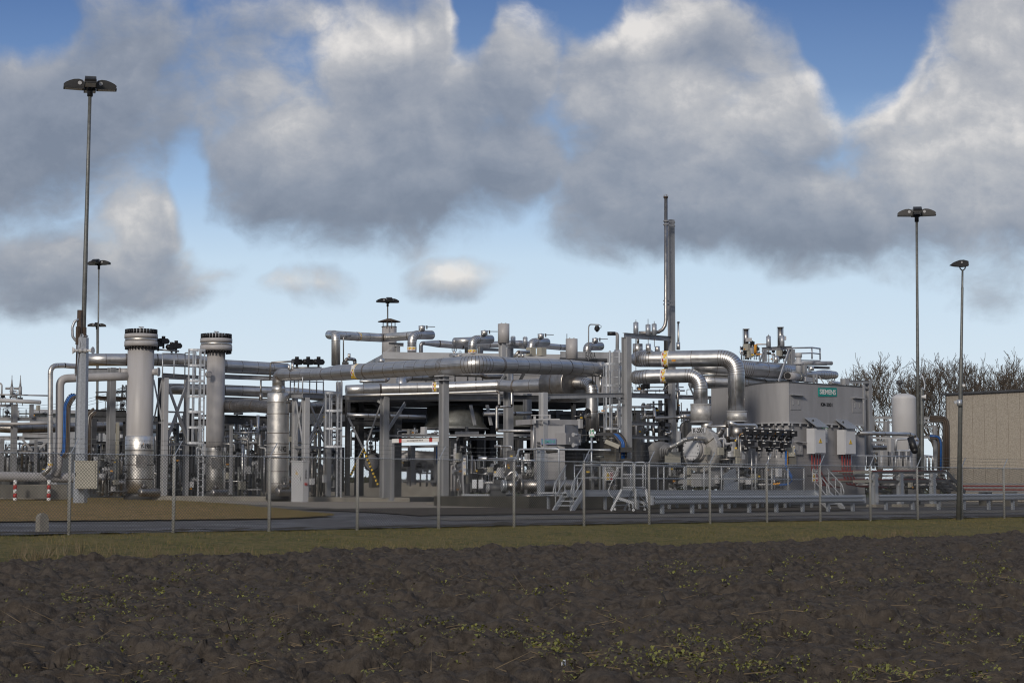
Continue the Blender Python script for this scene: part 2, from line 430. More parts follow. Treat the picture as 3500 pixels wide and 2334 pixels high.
def band(parent, p, t, r, w=None):
    w = w or max(.10, r * .42); b = MB(); seg = 32
    u = t.cross(UP) if abs(t.z) < .9 else t.cross(Vector((0, 1, 0))); u.normalize(); v = t.cross(u)
    offs = [-w * 1.0, -w * .68, -w * .32, w * .32, w * .68, w * 1.0]
    R = r * 1.012 + .002
    vs = [p + t * o + (u * math.cos(2 * math.pi * k / seg) + v * math.sin(2 * math.pi * k / seg)) * R for o in offs for k in range(seg)]
    b.v = [tuple(x) for x in vs]
    for i in range(5):
        for k in range(seg):
            a, c_ = i * seg + k, i * seg + (k + 1) % seg
            b.f.append((a, c_, c_ + seg, a + seg)); b.s.append(True)
            b.m.append([0, 1 if k % 4 < 2 else 0, 0, 2 if k % 4 < 3 else 0, 0][i] if i != 2 else (2 if k % 4 >= 1 else 0))
    return b.build('marker_band', ['white', 'red', 'yellow'], parent)
def small(pts, r, seg=8): return [(p, r) for p in pts]
def bend(pts, r, k=1.5): return [(a, b) for a, b, _ in path([(Vector(p), r) for p in pts], k, 4, 99)]
# ------------------------------------------------------------------ ground, road, field, grass
def gmat(name, cols, scales, rough=.95, bump=.6, bs=30, wetness=0.0):
    m = bpy.data.materials.new(name); m.use_nodes = True; t = m.node_tree; Ex.tree = t; b = t.nodes['Principled BSDF']
    g = t.nodes.new('ShaderNodeTexCoord'); v = Ex(g.outputs['Object'])
    a = sstep(nz(v, scales[0], 6, .6), .35, .65); c = sstep(nz(v, scales[1], 5, .6), .35, .68)
    t.links.new(cmix(c, cmix(a, cols[0], cols[1]), cols[2]).k, b.inputs['Base Color'])
    b.inputs['Roughness'].default_value = rough; b.inputs['Specular IOR Level'].default_value = .25
    if wetness:
        t.links.new((sstep(nz(v, scales[0] * .7, 4), .45, .62) * (-wetness) + rough).k, b.inputs['Roughness'])
    bn = t.nodes.new('ShaderNodeBump'); bn.inputs['Strength'].default_value = bump; bn.inputs['Distance'].default_value = .03
    t.links.new(nz(v, bs, 5, .65).k, bn.inputs['Height']); t.links.new(bn.outputs[0], b.inputs['Normal'])
    MT[name] = m
gmat('soil', ((.068, .055, .044), (.034, .028, .023), (.094, .078, .063)), (1.3, 9), .92, .9, 38)
gmat('turf', ((.125, .112, .040), (.064, .070, .024), (.165, .132, .056)), (.7, 6), .95, .8, 50)
gmat('dry_turf', ((.27, .175, .070), (.13, .105, .042), (.31, .205, .09)), (.9, 3.5), .95, .8, 50)
gmat('asphalt', ((.095, .094, .103), (.050, .050, .056), (.125, .122, .126)), (.45, 5), .80, .4, 80, .35)
gmat('gravel', ((.33, .29, .24), (.20, .175, .145), (.42, .38, .32)), (9, 40), .95, .9, 60)
gmat('paving', ((.15, .14, .13), (.10, .095, .088), (.19, .18, .165)), (.9, 7), .9, .4, 40)
gmat('meadow', ((.06, .07, .025), (.09, .085, .04), (.05, .06, .022)), (.03, .4), .95, .5, 3)

def sheet(name, ts, ds, off, m, zf=None):
    # ts: list of t; ds: function t -> list of d ; off: height over the ground profile
    b = MB(); rows = []
    for t in ts:
        r = []
        for d in ds(t):
            p = FO + FA * t + FB * d; r.append(Vector((p.x, p.y, (zf(t, d) if zf else gtd(t, d)) + off)))
        rows.append(r)
    n = len(rows[0]); vs = [v for r in rows for v in r]
    b.add(vs, [(i * n + j, (i + 1) * n + j, (i + 1) * n + j + 1, i * n + j + 1) for i in range(len(rows) - 1) for j in range(n - 1)], 0, True)
    return b.build(name, m, None, Vector((0, 0, 0)))
def lin(a, b, n): return [a + (b - a) * i / (n - 1) for i in range(n)]
def wob(x, s, seed=0.0): return mnoise.noise(Vector((x * s, seed, 1.7)))

# the wide plain: fields and meadows out to the horizon, at the levels of the near sheets
far_d = [-3000, -400, -120, -60, -9.4, -9.0, 0, 20, 60, 61, 150, 500, 1500, 6000]
b_ = sheet('ground', lin(-3000, 4000, 36), lambda t: far_d, -.10, 'meadow', lambda t, d: (-.20 if d < -8 else (-.15 if d < 1 else (.4 if d < 60 else 1.15))))
tag(b_, None, None, kind='structure')
T_ = lin(-40, 90, 200)
apron = sheet('plant_yard', T_, lambda t: lin(.5, 60.5, 90), .0, 'asphalt'); tag(apron, None, None, kind='structure'); apron.name = 'road'
verge = sheet('grass_verge', lin(-40, 90, 330), lambda t: [(-8 + 1.6 * (wob(t, .35, 3) + .5 * wob(t, 1.3, 5))) if k == 0 else (-8 + k * .42) for k in range(22)] + [1.0 + .5 * wob(t, 1.1, 9) + .3 * wob(t, 3.3, 2)], .012, 'turf',
              lambda t, d: gtd(t, d) + (.05 * wob(t * 1.7 + d * .9, .8, d * .7) if d < .5 else 0.05 * wob(t, 2.2)))
tag(verge, None, None, kind='structure')
def gpix(sx, sy):                              # the ground point seen at a pixel of the photograph
    Y = 44.0; last = None
    while Y < 110:
        p = P(sx, sy, Y); g = p.z - gz(p.x, p.y)
        if g <= 0: return p
        Y += .25
    return p
def patch(name, near, far, off, m, nx=90, nd=26, j=.0):
    b = MB(); rows = []
    for i in range(nx):
        x = near[0][0] + (near[-1][0] - near[0][0]) * i / (nx - 1); x = max(x, near[0][0])
        a = gpix(x, lerp_tab(near, x) + j * wob(x * .06, 1)); e = gpix(x, min(lerp_tab(near, x) - .4, lerp_tab(far, x) + j * wob(x * .06, 1, 4)))
        r = []
        for k in range(nd): p = a.lerp(e, k / (nd - 1)); r.append(Vector((p.x, p.y, gz(p.x, p.y) + off)))
        rows.append(r)
    b.add([v for r in rows for v in r], [(i * nd + k, (i + 1) * nd + k, (i + 1) * nd + k + 1, i * nd + k + 1) for i in range(nx - 1) for k in range(nd - 1)], 0, True)
    return b.build(name, m, None, Vector((0, 0, 0))), rows
ISN = [(-500, 1796), (0, 1787), (300, 1783), (600, 1781), (850, 1778), (1000, 1775), (1140, 1767)]; ISF = [(-500, 1694), (0, 1696), (300, 1699), (500, 1708), (750, 1723), (950, 1743), (1100, 1761), (1140, 1766)]
island, isl_rows = patch('lawn', ISN, ISF, .05, 'dry_turf', 120, 40, 1.2); tag(island, None, None, kind='structure')
grav, _ = patch('gravel_strip', [(690, 1718), (900, 1728), (1100, 1738), (1340, 1747), (1580, 1749), (1760, 1742)], [(690, 1714), (900, 1711), (1340, 1713), (1580, 1720), (1760, 1738)], .030, 'gravel', 70, 14, .8); tag(grav, None, None, kind='structure')
mud = sheet('mud_strip', lin(-40, 90, 420), lambda t: [.45 + .3 * wob(t, .7, 21)] + lin(.7, 1.0, 4) + [1.25 + .35 * wob(t, .9, 25)], .05, 'soil', lambda t, d: gtd(t, d) + .05 * abs(wob(t, 3.1, d * 4)) + .06 * max(0, wob(t, 1.3, 8))); tag(mud, None, None, kind='structure')
pave = sheet('paving_strip', lin(16, 75, 120), lambda t: lin(3.9 + .15 * wob(t, .8), 5.2, 5), .020, 'paving'); tag(pave, None, None, kind='structure')
pav2 = sheet('concrete_apron', lin(17, 75, 100), lambda t: lin(7.9 + (max(0, 26 - t) * .35), 30 , 40), .016, 'paving'); tag(pav2, None, None, kind='structure')
shade_sheet = sheet('walkway_shade', lin(16.5, 41, 80), lambda t: lin(6.0 + .25 * wob(t, .8, 3), 12.5, 18), .034, 'soil'); tag(shade_sheet, None, None, kind='structure')  # dark ground sheet that paints in the shade under walkway and crash barrier
pav3 = sheet('gravel_bed', lin(-38, 17, 100), lambda t: lin(36.5 - max(0, t) * .35, 58, 40), .020, 'paving'); tag(pav3, None, None, kind='structure')

# ---- ploughed field: lumps and clods as real relief, finer near the camera
def vnoise(x, y, seed):
    xi = np.floor(x).astype(np.int64); yi = np.floor(y).astype(np.int64); xf = x - xi; yf = y - yi
    def h(a, b):
        n = (a * 374761393 + b * 668265263 + seed * 974634777) & 0x7fffffff
        n = ((n ^ (n >> 13)) * 1274126177) & 0x7fffffff
        return ((n ^ (n >> 16)) & 0xffff) / 65535.0
    u = xf * xf * (3 - 2 * xf); v = yf * yf * (3 - 2 * yf)
    return (h(xi, yi) * (1 - u) + h(xi + 1, yi) * u) * (1 - v) + (h(xi, yi + 1) * (1 - u) + h(xi + 1, yi + 1) * u) * v
def fbm(x, y, seed, o=4):
    r = 0; a = .5
    for i in range(o): r = r + a * vnoise(x, y, seed + i); x = x * 2.03 + 11; y = y * 2.03 + 5; a *= .5
    return r
def lumps(x, y, seed):                         # rounded clods: distance to the nearest of scattered centres
    xi = np.floor(x).astype(np.int64); yi = np.floor(y).astype(np.int64); best = np.full(x.shape, 9.0); bh = np.zeros(x.shape)
    for i in (-1, 0, 1):
        for j in (-1, 0, 1):
            a, b = xi + i, yi + j
            n = (a * 374761393 + b * 668265263 + seed * 974634777) & 0x7fffffff; n = ((n ^ (n >> 13)) * 1274126177) & 0x7fffffff
            px = a + ((n & 0xff) / 255.0); py = b + (((n >> 8) & 0xff) / 255.0); hh = ((n >> 16) & 0xff) / 255.0
            d = (x - px) ** 2 + (y - py) ** 2; k = d < best; best = np.where(k, d, best); bh = np.where(k, hh, bh)
    return np.maximum(0, 1 - best * 1.5) ** .6 * (.25 + .75 * bh)
def field_z(x, y):
    wx = x + .5 * (fbm(x * 1.2, y * 1.2, 5, 3) - .45); wy = y + .5 * (fbm(x * 1.2, y * 1.2, 9, 3) - .45)
    big = fbm(x * .35, y * .35, 3, 3) - .45
    dt = (x - FO.x) * FB.x + (y - FO.y) * FB.y
    z = -.05 + .14 * big + .035 * np.sin(dt * 4.2 + 3 * big)
    amp = .55 + .9 * np.clip(fbm(x * .5, y * .5, 21, 2), 0, 1)
    z = z + amp * (.19 * lumps(wx * 1.5, wy * 1.5, 1) + .16 * lumps(wx * 3.3, wy * 3.3, 2) + .075 * lumps(wx * 7.0, wy * 7.0, 4) + .06 * (fbm(x * 7, y * 7, 31, 4) - .45) + .045 * (fbm(x * 19, y * 19, 41, 3) - .4))
    return z
NA, NR = 900, 760
an = np.linspace(-.47, .47, NA); rr = np.geomspace(10.5, 78, NR)
A_, R_ = np.meshgrid(an, rr)
X_ = R_ * np.sin(A_); Y_ = R_ * np.cos(A_)
Z_ = field_z(X_, Y_)
dd = (X_ - FO.x) * FB.x + (Y_ - FO.y) * FB.y; tt = (X_ - FO.x) * FA.x + (Y_ - FO.y) * FA.y
edge = -5.4 - 1.1 * np.exp(-((tt - 17) / 9) ** 2) + .5 * (fbm(tt * .8, tt * 0 + 3, 77, 3) - .45) * 2
Z_ = Z_ + .02 * np.clip((dd + 12) / 7, 0, 1) - np.clip(dd - edge + .4, 0, 3) * .9
keep = dd < -2.5
def grid_mesh(name, X, Y, Z, keep, m):
    nr, na = X.shape; me = bpy.data.meshes.new(name)
    co = np.stack([X, Y, Z], -1).reshape(-1, 3)
    i = np.arange(nr * na).reshape(nr, na); qd = np.stack([i[:-1, :-1], i[:-1, 1:], i[1:, 1:], i[1:, :-1]], -1)
    kk = keep[:-1, :-1] & keep[1:, 1:]; qd = qd[kk]
    me.vertices.add(len(co)); me.vertices.foreach_set('co', co.ravel().astype(np.float32))
    me.loops.add(qd.size); me.loops.foreach_set('vertex_index', qd.ravel().astype(np.int32))
    me.polygons.add(len(qd)); me.polygons.foreach_set('loop_start', np.arange(0, qd.size, 4, dtype=np.int32)); me.polygons.foreach_set('loop_total', np.full(len(qd), 4, dtype=np.int32))
    me.update(calc_edges=True); me.validate(); me.polygons.foreach_set('use_smooth', np.ones(len(me.polygons), dtype=bool)); me.materials.append(MT[m])
    o = bpy.data.objects.new(name, me); C.objects.link(o); return o
fld = grid_mesh('field', X_, Y_, Z_, keep, 'soil'); tag(fld, None, None, kind='structure')
def fz(x, y):
    v = Vector((x, y, 0)) - FO; d = v.dot(FB)
    return float(field_z(np.array([x]), np.array([y]))[0]) + .02 * min(1, max(0, (d + 12) / 7))

def tri_mesh(name, V, mi, mats):
    # V: n x 3 x 3 triangles
    me = bpy.data.meshes.new(name); n = len(V)
    me.vertices.add(n * 3); me.vertices.foreach_set('co', np.asarray(V, dtype=np.float32).ravel())
    me.loops.add(n * 3); me.loops.foreach_set('vertex_index', np.arange(n * 3, dtype=np.int32))
    me.polygons.add(n); me.polygons.foreach_set('loop_start', np.arange(0, n * 3, 3, dtype=np.int32)); me.polygons.foreach_set('loop_total', np.full(n, 3, dtype=np.int32))
    for m in mats: me.materials.append(MT[m])
    me.polygons.foreach_set('material_index', np.asarray(mi, dtype=np.int32)); me.update(calc_edges=True); me.validate()
    o = bpy.data.objects.new(name, me); C.objects.link(o); return o
mat('blade_green', (.100, .110, .030), .8, 0, vs=2, col2=(.065, .075, .022))
mat('blade_dry', (.23, .175, .07), .85, 0, vs=2, col2=(.15, .12, .048))
mat('straw', (.22, .17, .10), .8, 0, vs=3, col2=(.12, .09, .055))
mat('leaf_lime', (.20, .195, .040), .6, 0, vs=12, col2=(.12, .135, .026))
mat('leaf_olive', (.12, .11, .035), .7, 0, vs=12, col2=(.07, .065, .02))
rng = np.random.default_rng(7)
def blades(n, tlo, thi, dlo, dhi, hmin, hmax, w, zoff=0.0):
    t = rng.uniform(tlo, thi, n); d = rng.uniform(dlo, dhi, n)
    px = FO.x + FA.x * t + FB.x * d; py = FO.y + FA.y * t + FB.y * d
    pz = np.array([gtd(a, b) for a, b in zip(t, d)]) + zoff
    h = rng.uniform(hmin, hmax, n); an = rng.uniform(0, 6.283, n); ln = rng.normal(0, .45, (n, 2)) * h[:, None]
    ww = w * rng.uniform(.6, 1.4, n)
    a = np.stack([px - np.cos(an) * ww, py - np.sin(an) * ww, pz], -1); b = np.stack([px + np.cos(an) * ww, py + np.sin(an) * ww, pz], -1)
    c = np.stack([px + ln[:, 0], py + ln[:, 1], pz + h], -1)
    return np.stack([a, b, c], 1), t, d
V1, t1, d1_ = blades(70000, -14, 60, -7.2, .9, .03, .085, .006)
dry = (rng.uniform(0, 1, len(V1)) < .48 + .25 * np.sin(t1 * .5) * np.cos(d1_ * .9)).astype(int)
g_ = tri_mesh('grass', V1, dry, ['blade_green', 'blade_dry']); tag(g_, 'short grass of the verge between field and fence', 'grass', kind='stuff')
V2 = []
for k in range(24000):
    i = int(rng.integers(0, len(isl_rows) - 1)); r0_, r1_ = isl_rows[i], isl_rows[i + 1]; j = int(rng.integers(0, len(r0_) - 1)); p = r0_[j].lerp(r1_[j + 1], rng.uniform()); h = rng.uniform(.03, .08); lx, ly = rng.normal(0, .4, 2) * h; w = .008; a_ = rng.uniform(0, 6.28)
    V2.append([(p.x - w * math.cos(a_), p.y - w * math.sin(a_), p.z), (p.x + w * math.cos(a_), p.y + w * math.sin(a_), p.z), (p.x + lx, p.y + ly, p.z + h)])
V2 = np.array(V2); k2 = np.ones(len(V2), dtype=bool)
g2_ = tri_mesh('dry_grass', V2[k2], (rng.uniform(0, 1, k2.sum()) < .85).astype(int), ['blade_green', 'blade_dry']); tag(g2_, 'dry brown lawn grass inside the fence', 'grass', kind='stuff')
# rank straw-coloured grass along the ploughed edge
L = []
for k in range(700):
    t = rng.uniform(-16, 60); s = max(0, wob(t, .45, 11) + .02 + (.45 if t < 2 else 0))
    if rng.uniform() > s * 1.6: continue
    d = -5.6 - 1.1 * math.exp(-((t - 17) / 9) ** 2) + rng.normal(.2, .35)
    for j in range(int(rng.integers(5, 14))):
        p = FO + FA * (t + rng.normal(0, .12)) + FB * (d + rng.normal(0, .12)); z = gtd(t, d) - .02
        h = rng.uniform(.08, .34) * (.5 + s); lx, ly = rng.normal(0, .45, 2) * h; w = .007; a = rng.uniform(0, 6.28)
        L.append([(p.x - w * math.cos(a), p.y - w * math.sin(a), z), (p.x + w * math.cos(a), p.y + w * math.sin(a), z), (p.x + lx, p.y + ly, z + h)])
g3_ = tri_mesh('dead_grass', np.array(L), np.zeros(len(L)), ['straw']); tag(g3_, 'pale dead grass along the edge of the ploughed field', 'grass', kind='stuff')
# seedlings and straw in the field
Lf, Lm, Ls = [], [], []
def leaf(p, dirv, ln, w, mi):
    dirv = Vector(dirv); s_ = dirv.cross(UP)
    if s_.length < .01: s_ = Vector((1, 0, 0))
    s_.normalize(); m = p + dirv * ln * .55; e = p + dirv * ln - UP * ln * .12
    a, b = m + s_ * w / 2 + UP * w * .12, m - s_ * w / 2 + UP * w * .12
    for tri in ((p, a, m), (p, m, b), (m, a, e), (m, e, b)): Lf.append([tuple(x) for x in tri]); Lm.append(mi)
def seedling(x, y, s):
    z = fz(x, y); n = int(rng.integers(4, 11))
    for j in range(n):
        a = rng.uniform(0, 6.283); tilt = rng.uniform(.15, 1.1)
        st = Vector((x + rng.normal(0, .05) * s, y + rng.normal(0, .05) * s, z + rng.uniform(.0, .10) * s))
        leaf(st, (math.cos(a) * math.cos(tilt), math.sin(a) * math.cos(tilt), math.sin(tilt)), rng.uniform(.03, .065) * s, rng.uniform(.02, .042) * s, 0 if rng.uniform() < .75 else 1)
def straw(x, y, ln, up=.15):
    z = fz(x, y) + .01; a = rng.uniform(0, 6.283); e = Vector((math.cos(a) * ln, math.sin(a) * ln, rng.uniform(-.02, up) * ln + .01)); w = .0055
    p = Vector((x, y, z)); s_ = Vector((-math.sin(a), math.cos(a), 0)) * w; u = UP * w
    Ls.append([tuple(p - s_), tuple(p + s_), tuple(p + e)]); Ls.append([tuple(p - u), tuple(p + u), tuple(p + e + u)])
def fpix(sx, sy):                              # point of the field seen at a pixel of the photograph
    y = (CAMZ - .15) * FS / max(20, sy - 1680); p = P(sx, sy, y); return p.x, y
clus = [(520, 2010, 90, 28), (640, 1985, 60, 16), (560, 2060, 90, 30), (330, 2030, 60, 14), (250, 2050, 40, 8), (380, 2080, 60, 18), (660, 1960, 40, 12), (300, 2100, 40, 9), (920, 2150, 50, 12), (800, 2130, 50, 12), (780, 2160, 30, 6), (1020, 2170, 70, 16),
        (1300, 2190, 60, 26), (1240, 2185, 50, 14), (1540, 2180, 40, 16), (1640, 2200, 50, 34), (1700, 2225, 60, 26), (1810, 2250, 60, 18), (1870, 2250, 50, 22), (1960, 2280, 50, 14), (2020, 2260, 60, 20), (2180, 2290, 80, 34), (2310, 2290, 60, 26),
        (2350, 2260, 80, 34), (2420, 2270, 60, 24), (2330, 2190, 40, 22), (2390, 2200, 40, 16), (2360, 1940, 50, 24), (2400, 1970, 60, 20), (2520, 1965, 60, 22), (2570, 2160, 20, 8), (2710, 2150, 30, 14), (2970, 2210, 25, 14), (2640, 2280, 30, 12), (2560, 2310, 40, 12),
        (2690, 2320, 50, 18), (2800, 2320, 70, 26), (2990, 2300, 50, 16), (3130, 2300, 40, 12), (3310, 2325, 50, 12), (3400, 2330, 40, 8), (3480, 2190, 25, 8), (3420, 1990, 50, 18), (3330, 1920, 50, 18), (3450, 1880, 40, 14), (3180, 1890, 60, 16), (3060, 1910, 50, 12),
        (2940, 1910, 40, 12), (2700, 1930, 50, 12), (2780, 1925, 40, 10), (2860, 1990, 30, 8), (2810, 1955, 40, 10), (3020, 2010, 40, 10), (3140, 1975, 40, 10), (3270, 1980, 30, 8), (3450, 2010, 40, 12), (1500, 1970, 30, 5), (1360, 1995, 20, 5), (1880, 2050, 50, 8),
        (1660, 2030, 60, 8), (1270, 2045, 60, 5), (2030, 1980, 30, 6), (2240, 1960, 40, 6), (1980, 2010, 50, 7), (2250, 2040, 40, 5), (600, 1950, 40, 6), (2120, 2170, 30, 6), (1430, 2210, 60, 10), (1350, 2050, 30, 4), (900, 2010, 30, 4), (1090, 2040, 40, 7), (1140, 1960, 40, 6), (1000, 1960, 30, 4),
        (2870, 2100, 60, 7), (3110, 2125, 40, 5), (3300, 2160, 50, 6), (3010, 2100, 40, 6), (2620, 2140, 40, 6), (3190, 2180, 50, 6), (3380, 2110, 40, 5)]
for cx, cy, sp_, n in clus:
    for k in range(int(n * 1.0)):
        x, y = fpix(cx + rng.normal(0, sp_ * 1.1), cy + rng.normal(0, sp_ * .42)); seedling(x, y, rng.uniform(.6, 1.2) * (1.1 if y > 25 else .85))
    for k in range(int(n * .5)):
        x, y = fpix(cx + rng.normal(0, sp_ * .8), cy + rng.normal(0, sp_ * .3)); straw(x, y, rng.uniform(.08, .3))
for k in range(520):
    x, y = fpix(rng.uniform(-300, 3800), 1900 + 434 * rng.uniform() ** 1.2); seedling(x, y, rng.uniform(.5, 1.0))
for k in range(1700):
    x, y = fpix(rng.uniform(-300, 3800), 1880 + 450 * rng.uniform()); straw(x, y, rng.uniform(.04, .16))
for k in range(70):
    x, y = fpix(rng.uniform(100, 3500), 1900 + 420 * rng.uniform()); straw(x, y, rng.uniform(.25, .6), .5)
w_ = tri_mesh('weeds', np.array(Lf), Lm, ['leaf_lime', 'leaf_olive']); tag(w_, 'yellow-green weed seedlings scattered over the ploughed field', 'weeds', kind='stuff')
s_ = tri_mesh('straw_bits', np.array(Ls), np.zeros(len(Ls)), ['straw']); tag(s_, 'bits of straw lying between the clods of the field', 'straw', kind='stuff')
pb = MB(); px_, py_ = fpix(1926, 2288); pz_ = fz(px_, py_) + .05
pb.add([(px_ - .018, py_, pz_ - .02), (px_ + .02, py_ + .01, pz_ - .02), (px_ + .018, py_ + .02, pz_ + .025), (px_ - .016, py_ + .01, pz_ + .028), (px_, py_ - .02, pz_)], [(0, 1, 4), (1, 2, 4), (2, 3, 4), (3, 0, 4)])
tag(pb.build('paper_scrap', 'cab_white'), 'small white scrap of paper lying on the ploughed soil', 'litter')
# ------------------------------------------------------------------ chain-link fence
fence = thing('chain_link_fence', 'long galvanised chain-link fence with barbed wire in front of the gas plant', 'fence', FO + UP * .53)
FH = 2.0
def fpos(t, dz=0.0, dd_=0.0):
    p = FO + FA * t + FB * dd_; return Vector((p.x, p.y, gtd(t, 0) + dz))
SPAN = 42.0 / 14
ftop = lambda t: FH + .04
for k in range(-2, 19):
    t = k * SPAN; b = MB(); b.rings([(fpos(t, -.3), .043), (fpos(t, FH), .043), (fpos(t, FH + .02), .020)], 10)
    p_ = b.build('fence_post', 'post_pale', fence)
    b = MB(); top = fpos(t, FH - .02); b.bar(top, top + FA * .20 + UP * .38 - FB * .06, .045, .012); b.build('barb_arm', 'galv', p_)
T0, T1 = -2 * SPAN, 18 * SPAN
mat('wire', (.075, .078, .08), .6, 0, vs=5)
b = MB(); pitch = .088; r = .0050                # two families of slanting wires
def wire(p, q_, r): 
    t = (q_ - p).normalized(); s_ = t.cross(FB).normalized() * r; n_ = FB * r
    k = [p + s_, p - s_ * .5 + n_ * .87, p - s_ * .5 - n_ * .87]; l = [x + (q_ - p) for x in k]
    b.add(k + l, [(0, 1, 4, 3), (1, 2, 5, 4), (2, 0, 3, 5)], 0, True)
hh = FH - .06; t = T0 - hh
while t < T1:
    for sg in (1, -1):
        # cut each wire where the ground line under it bends: one straight piece suffices over 2 m
        a, c_ = (t, t + hh) if sg == 1 else (t + hh, t)
        a2, c2 = max(T0, min(T1, a)), max(T0, min(T1, c_))
        if abs(a2 - c2) < .02: continue
        za, zc = (a2 - a) / (c_ - a) * hh, (c2 - a) / (c_ - a) * hh
        wire(fpos(a2, .05 + za, -.036 - .004 * sg), fpos(c2, .05 + zc, -.036 - .004 * sg), r)
    t += pitch
wm = b.build('wire_mesh', 'wire', fence)
b = MB()                                       # knuckled selvedge on the top wire
t = T0
while t < T1:
    p = fpos(t, FH - .01, -.036); b.rings([(p - FA * .030 - UP * .022, .007), (p + FA * .004 + UP * .016, .010), (p + FA * .030 - UP * .022, .007)], 5); t += pitch
b.build('wire_knuckles', 'galv', wm)
b = MB(); b.rings([(fpos(t, FH - .012, -.034), .010) for t in lin(T0, T1, 60)], 6); b.build('top_wire', 'galv', fence)
for j in range(3):
    b = MB(); f = (j + 1) / 3.0; o = FA * .20 * f - FB * .06 * f
    for k in range(-2, 18):
        a, c_ = fpos(k * SPAN, FH + .36 * f) + o, fpos((k + 1) * SPAN, FH + .36 * f) + o
        b.rings([(a, .0035), ((a + c_) / 2 - UP * .02, .0035), (c_, .0035)], 4)
        for n_ in range(20):
            pp = a.lerp(c_, (n_ + .5) / 20) - UP * .02 * (1 - abs((n_ + .5) / 10 - 1)); b.bar(pp - UP * .016 - FA * .01, pp + UP * .016 + FA * .01, .006, .006)
    b.build('barbed_wire', 'galv_old', fence)
# small concrete marker by the fence
p = onground(q('c1', 281, 1493, 48.5)); bb = MB(); bb.prism([(-.13, -.1), (.13, -.1), (.13, .36), (.10, .45), (.03, .50), (-.06, .49), (-.12, .42)], p, FA, UP, .22)
tag(bb.build('concrete_marker', 'concrete'), 'short weathered concrete marker stone on the grass behind the fence', 'marker stone')
# ------------------------------------------------------------------ light masts
def floodlight(parent, p, yaw, s=1.0, tilt=0.0, nm='floodlight'):
    d = Vector((math.cos(yaw), math.sin(yaw), 0)); w = Vector((-d.y, d.x, 0)); u = UP * math.cos(tilt) - d * math.sin(tilt); d = d * math.cos(tilt) + UP * math.sin(tilt)
    b = MB()
    poly = [(.0, .0), (.70, -.02), (.73, .06), (.66, .13), (.52, .21), (.36, .27), (.20, .29), (.06, .26), (0, .18)]
    b.prism([(x * s, y * s) for x, y in poly], p + d * .22 * s, d, u, .40 * s)
    b.bar(p + d * .22 * s - u * .03 * s, p + d * .95 * s - u * .045 * s, .43 * s, .04 * s, w, 0)
    f = b.build(nm, 'black', parent)
    for sd in (-1, 1):
        g = MB(); c_ = p + d * .38 * s + u * .14 * s + w * sd * .203 * s
        g.cyl(c_, c_ + w * sd * .02 * s, .07 * s, seg=12); g.build('pivot_disc', 'steel_pale', f)
    g = MB(); g.bar(p - d * .02, p + d * .30 * s + u * .06 * s, .06 * s, .06 * s, w, 0); g.build('arm', 'black', f)
    g = MB(); g.bar(p + d * .28 * s - u * .056 * s, p + d * .9 * s - u * .07 * s, .36 * s, .008, w); g.build('glass', 'cab_white', f)
    return f
def mast(label, c_top, c_bot, Y, r0, r1, yaw0, s, joint=.45, lower=None, heads=4, mats=('galv_old', 'galv')):
    top, bot = P(*c_top, Y), P(*c_bot, Y)
    base = Vector((bot.x, Y, gz(bot.x, Y)))
    m = thing('light_mast', label, 'light mast', base, 'light masts standing around the gas plant')
    j = base.lerp(top, joint); b = MB()
    b.rings([(base - UP * .2, r0), (j, r0 * .93), (j + UP * .08, r0 * .93), (j + UP * .16, (r0 + r1) * .52), (base.lerp(top, (1 + joint) / 2), (r0 + r1) * .45), (top - UP * .1, r1)], 14)
    b.build('pole', 'galv_old', m)
    b = MB(); b.cyl(top - UP * .3, top + UP * .12, r1 * 1.7, seg=10)
    for k in range(heads):
        a = yaw0 + k * 2 * math.pi / heads; d = Vector((math.cos(a), math.sin(a), 0)); b.bar(top - UP * .05, top + d * .2 * s, .08, .08)
    b.build('lamp_bracket', 'black', m)
    for k in range(heads):
        a = yaw0 + k * 2 * math.pi / heads; floodlight(m, top + UP * (.02 + .06 * (k % 2)), a, s, .05)
    return m, base, top
# the near one: hinged mast with a galvanised lower sleeve
m, base, top = mast('tallest light mast, nearest the camera, with grey steel sleeve and dark lamp heads', (308, 306), (269, 1722), 78, .105, .072, math.radians(14), 1.15, .60)
sl0, sl1 = q('c1', 536, 1320, 77.8), q('c1', 557, 205, 77.8)
b = MB(); b.rings([(sl0, .30), (sl0.lerp(sl1, .5), .265), (sl1, .235)], 8, smooth=False); b.rings([(sl1, .235), (sl1 + UP * .16 + Vector((-.05, 0, 0)), .12)], 8, smooth=False)
b.build('lower_sleeve', 'galv', m)
a_, c_ = q('c1', 527, 460, 77.9), q('c1', 537, 20, 77.9)
b = MB(); b.rings([(a_, .14), (c_, .12)], 10); b.bar(q('c1', 520, 250, 77.7), q('c1', 524, 130, 77.7), .12, .16); b.bar(q('c1', 566, 235, 77.7), q('c1', 566, 135, 77.7), .10, .16); b.build('hinge_section', 'rust_brown', m)
b = MB(); b.rings(bend([q('c1', 527, 82, 77.8), q('c1', 500, 95, 77.75), q('c1', 484, 135, 77.7), q('c1', 486, 195, 77.7), q('c1', 505, 222, 77.75), q('c1', 536, 235, 77.8)], .055), 8); b.build('cable_loop', 'galv', m)
b = MB()
b.rings([(q('c1', 548, 30, 77.65), .012), (q('c1', 545, 200, 77.6), .012), (q('c1', 520, 400, 77.55), .012), (q('c1', 498, 1030, 77.55), .012)], 5); b.build('cable', 'black', m)
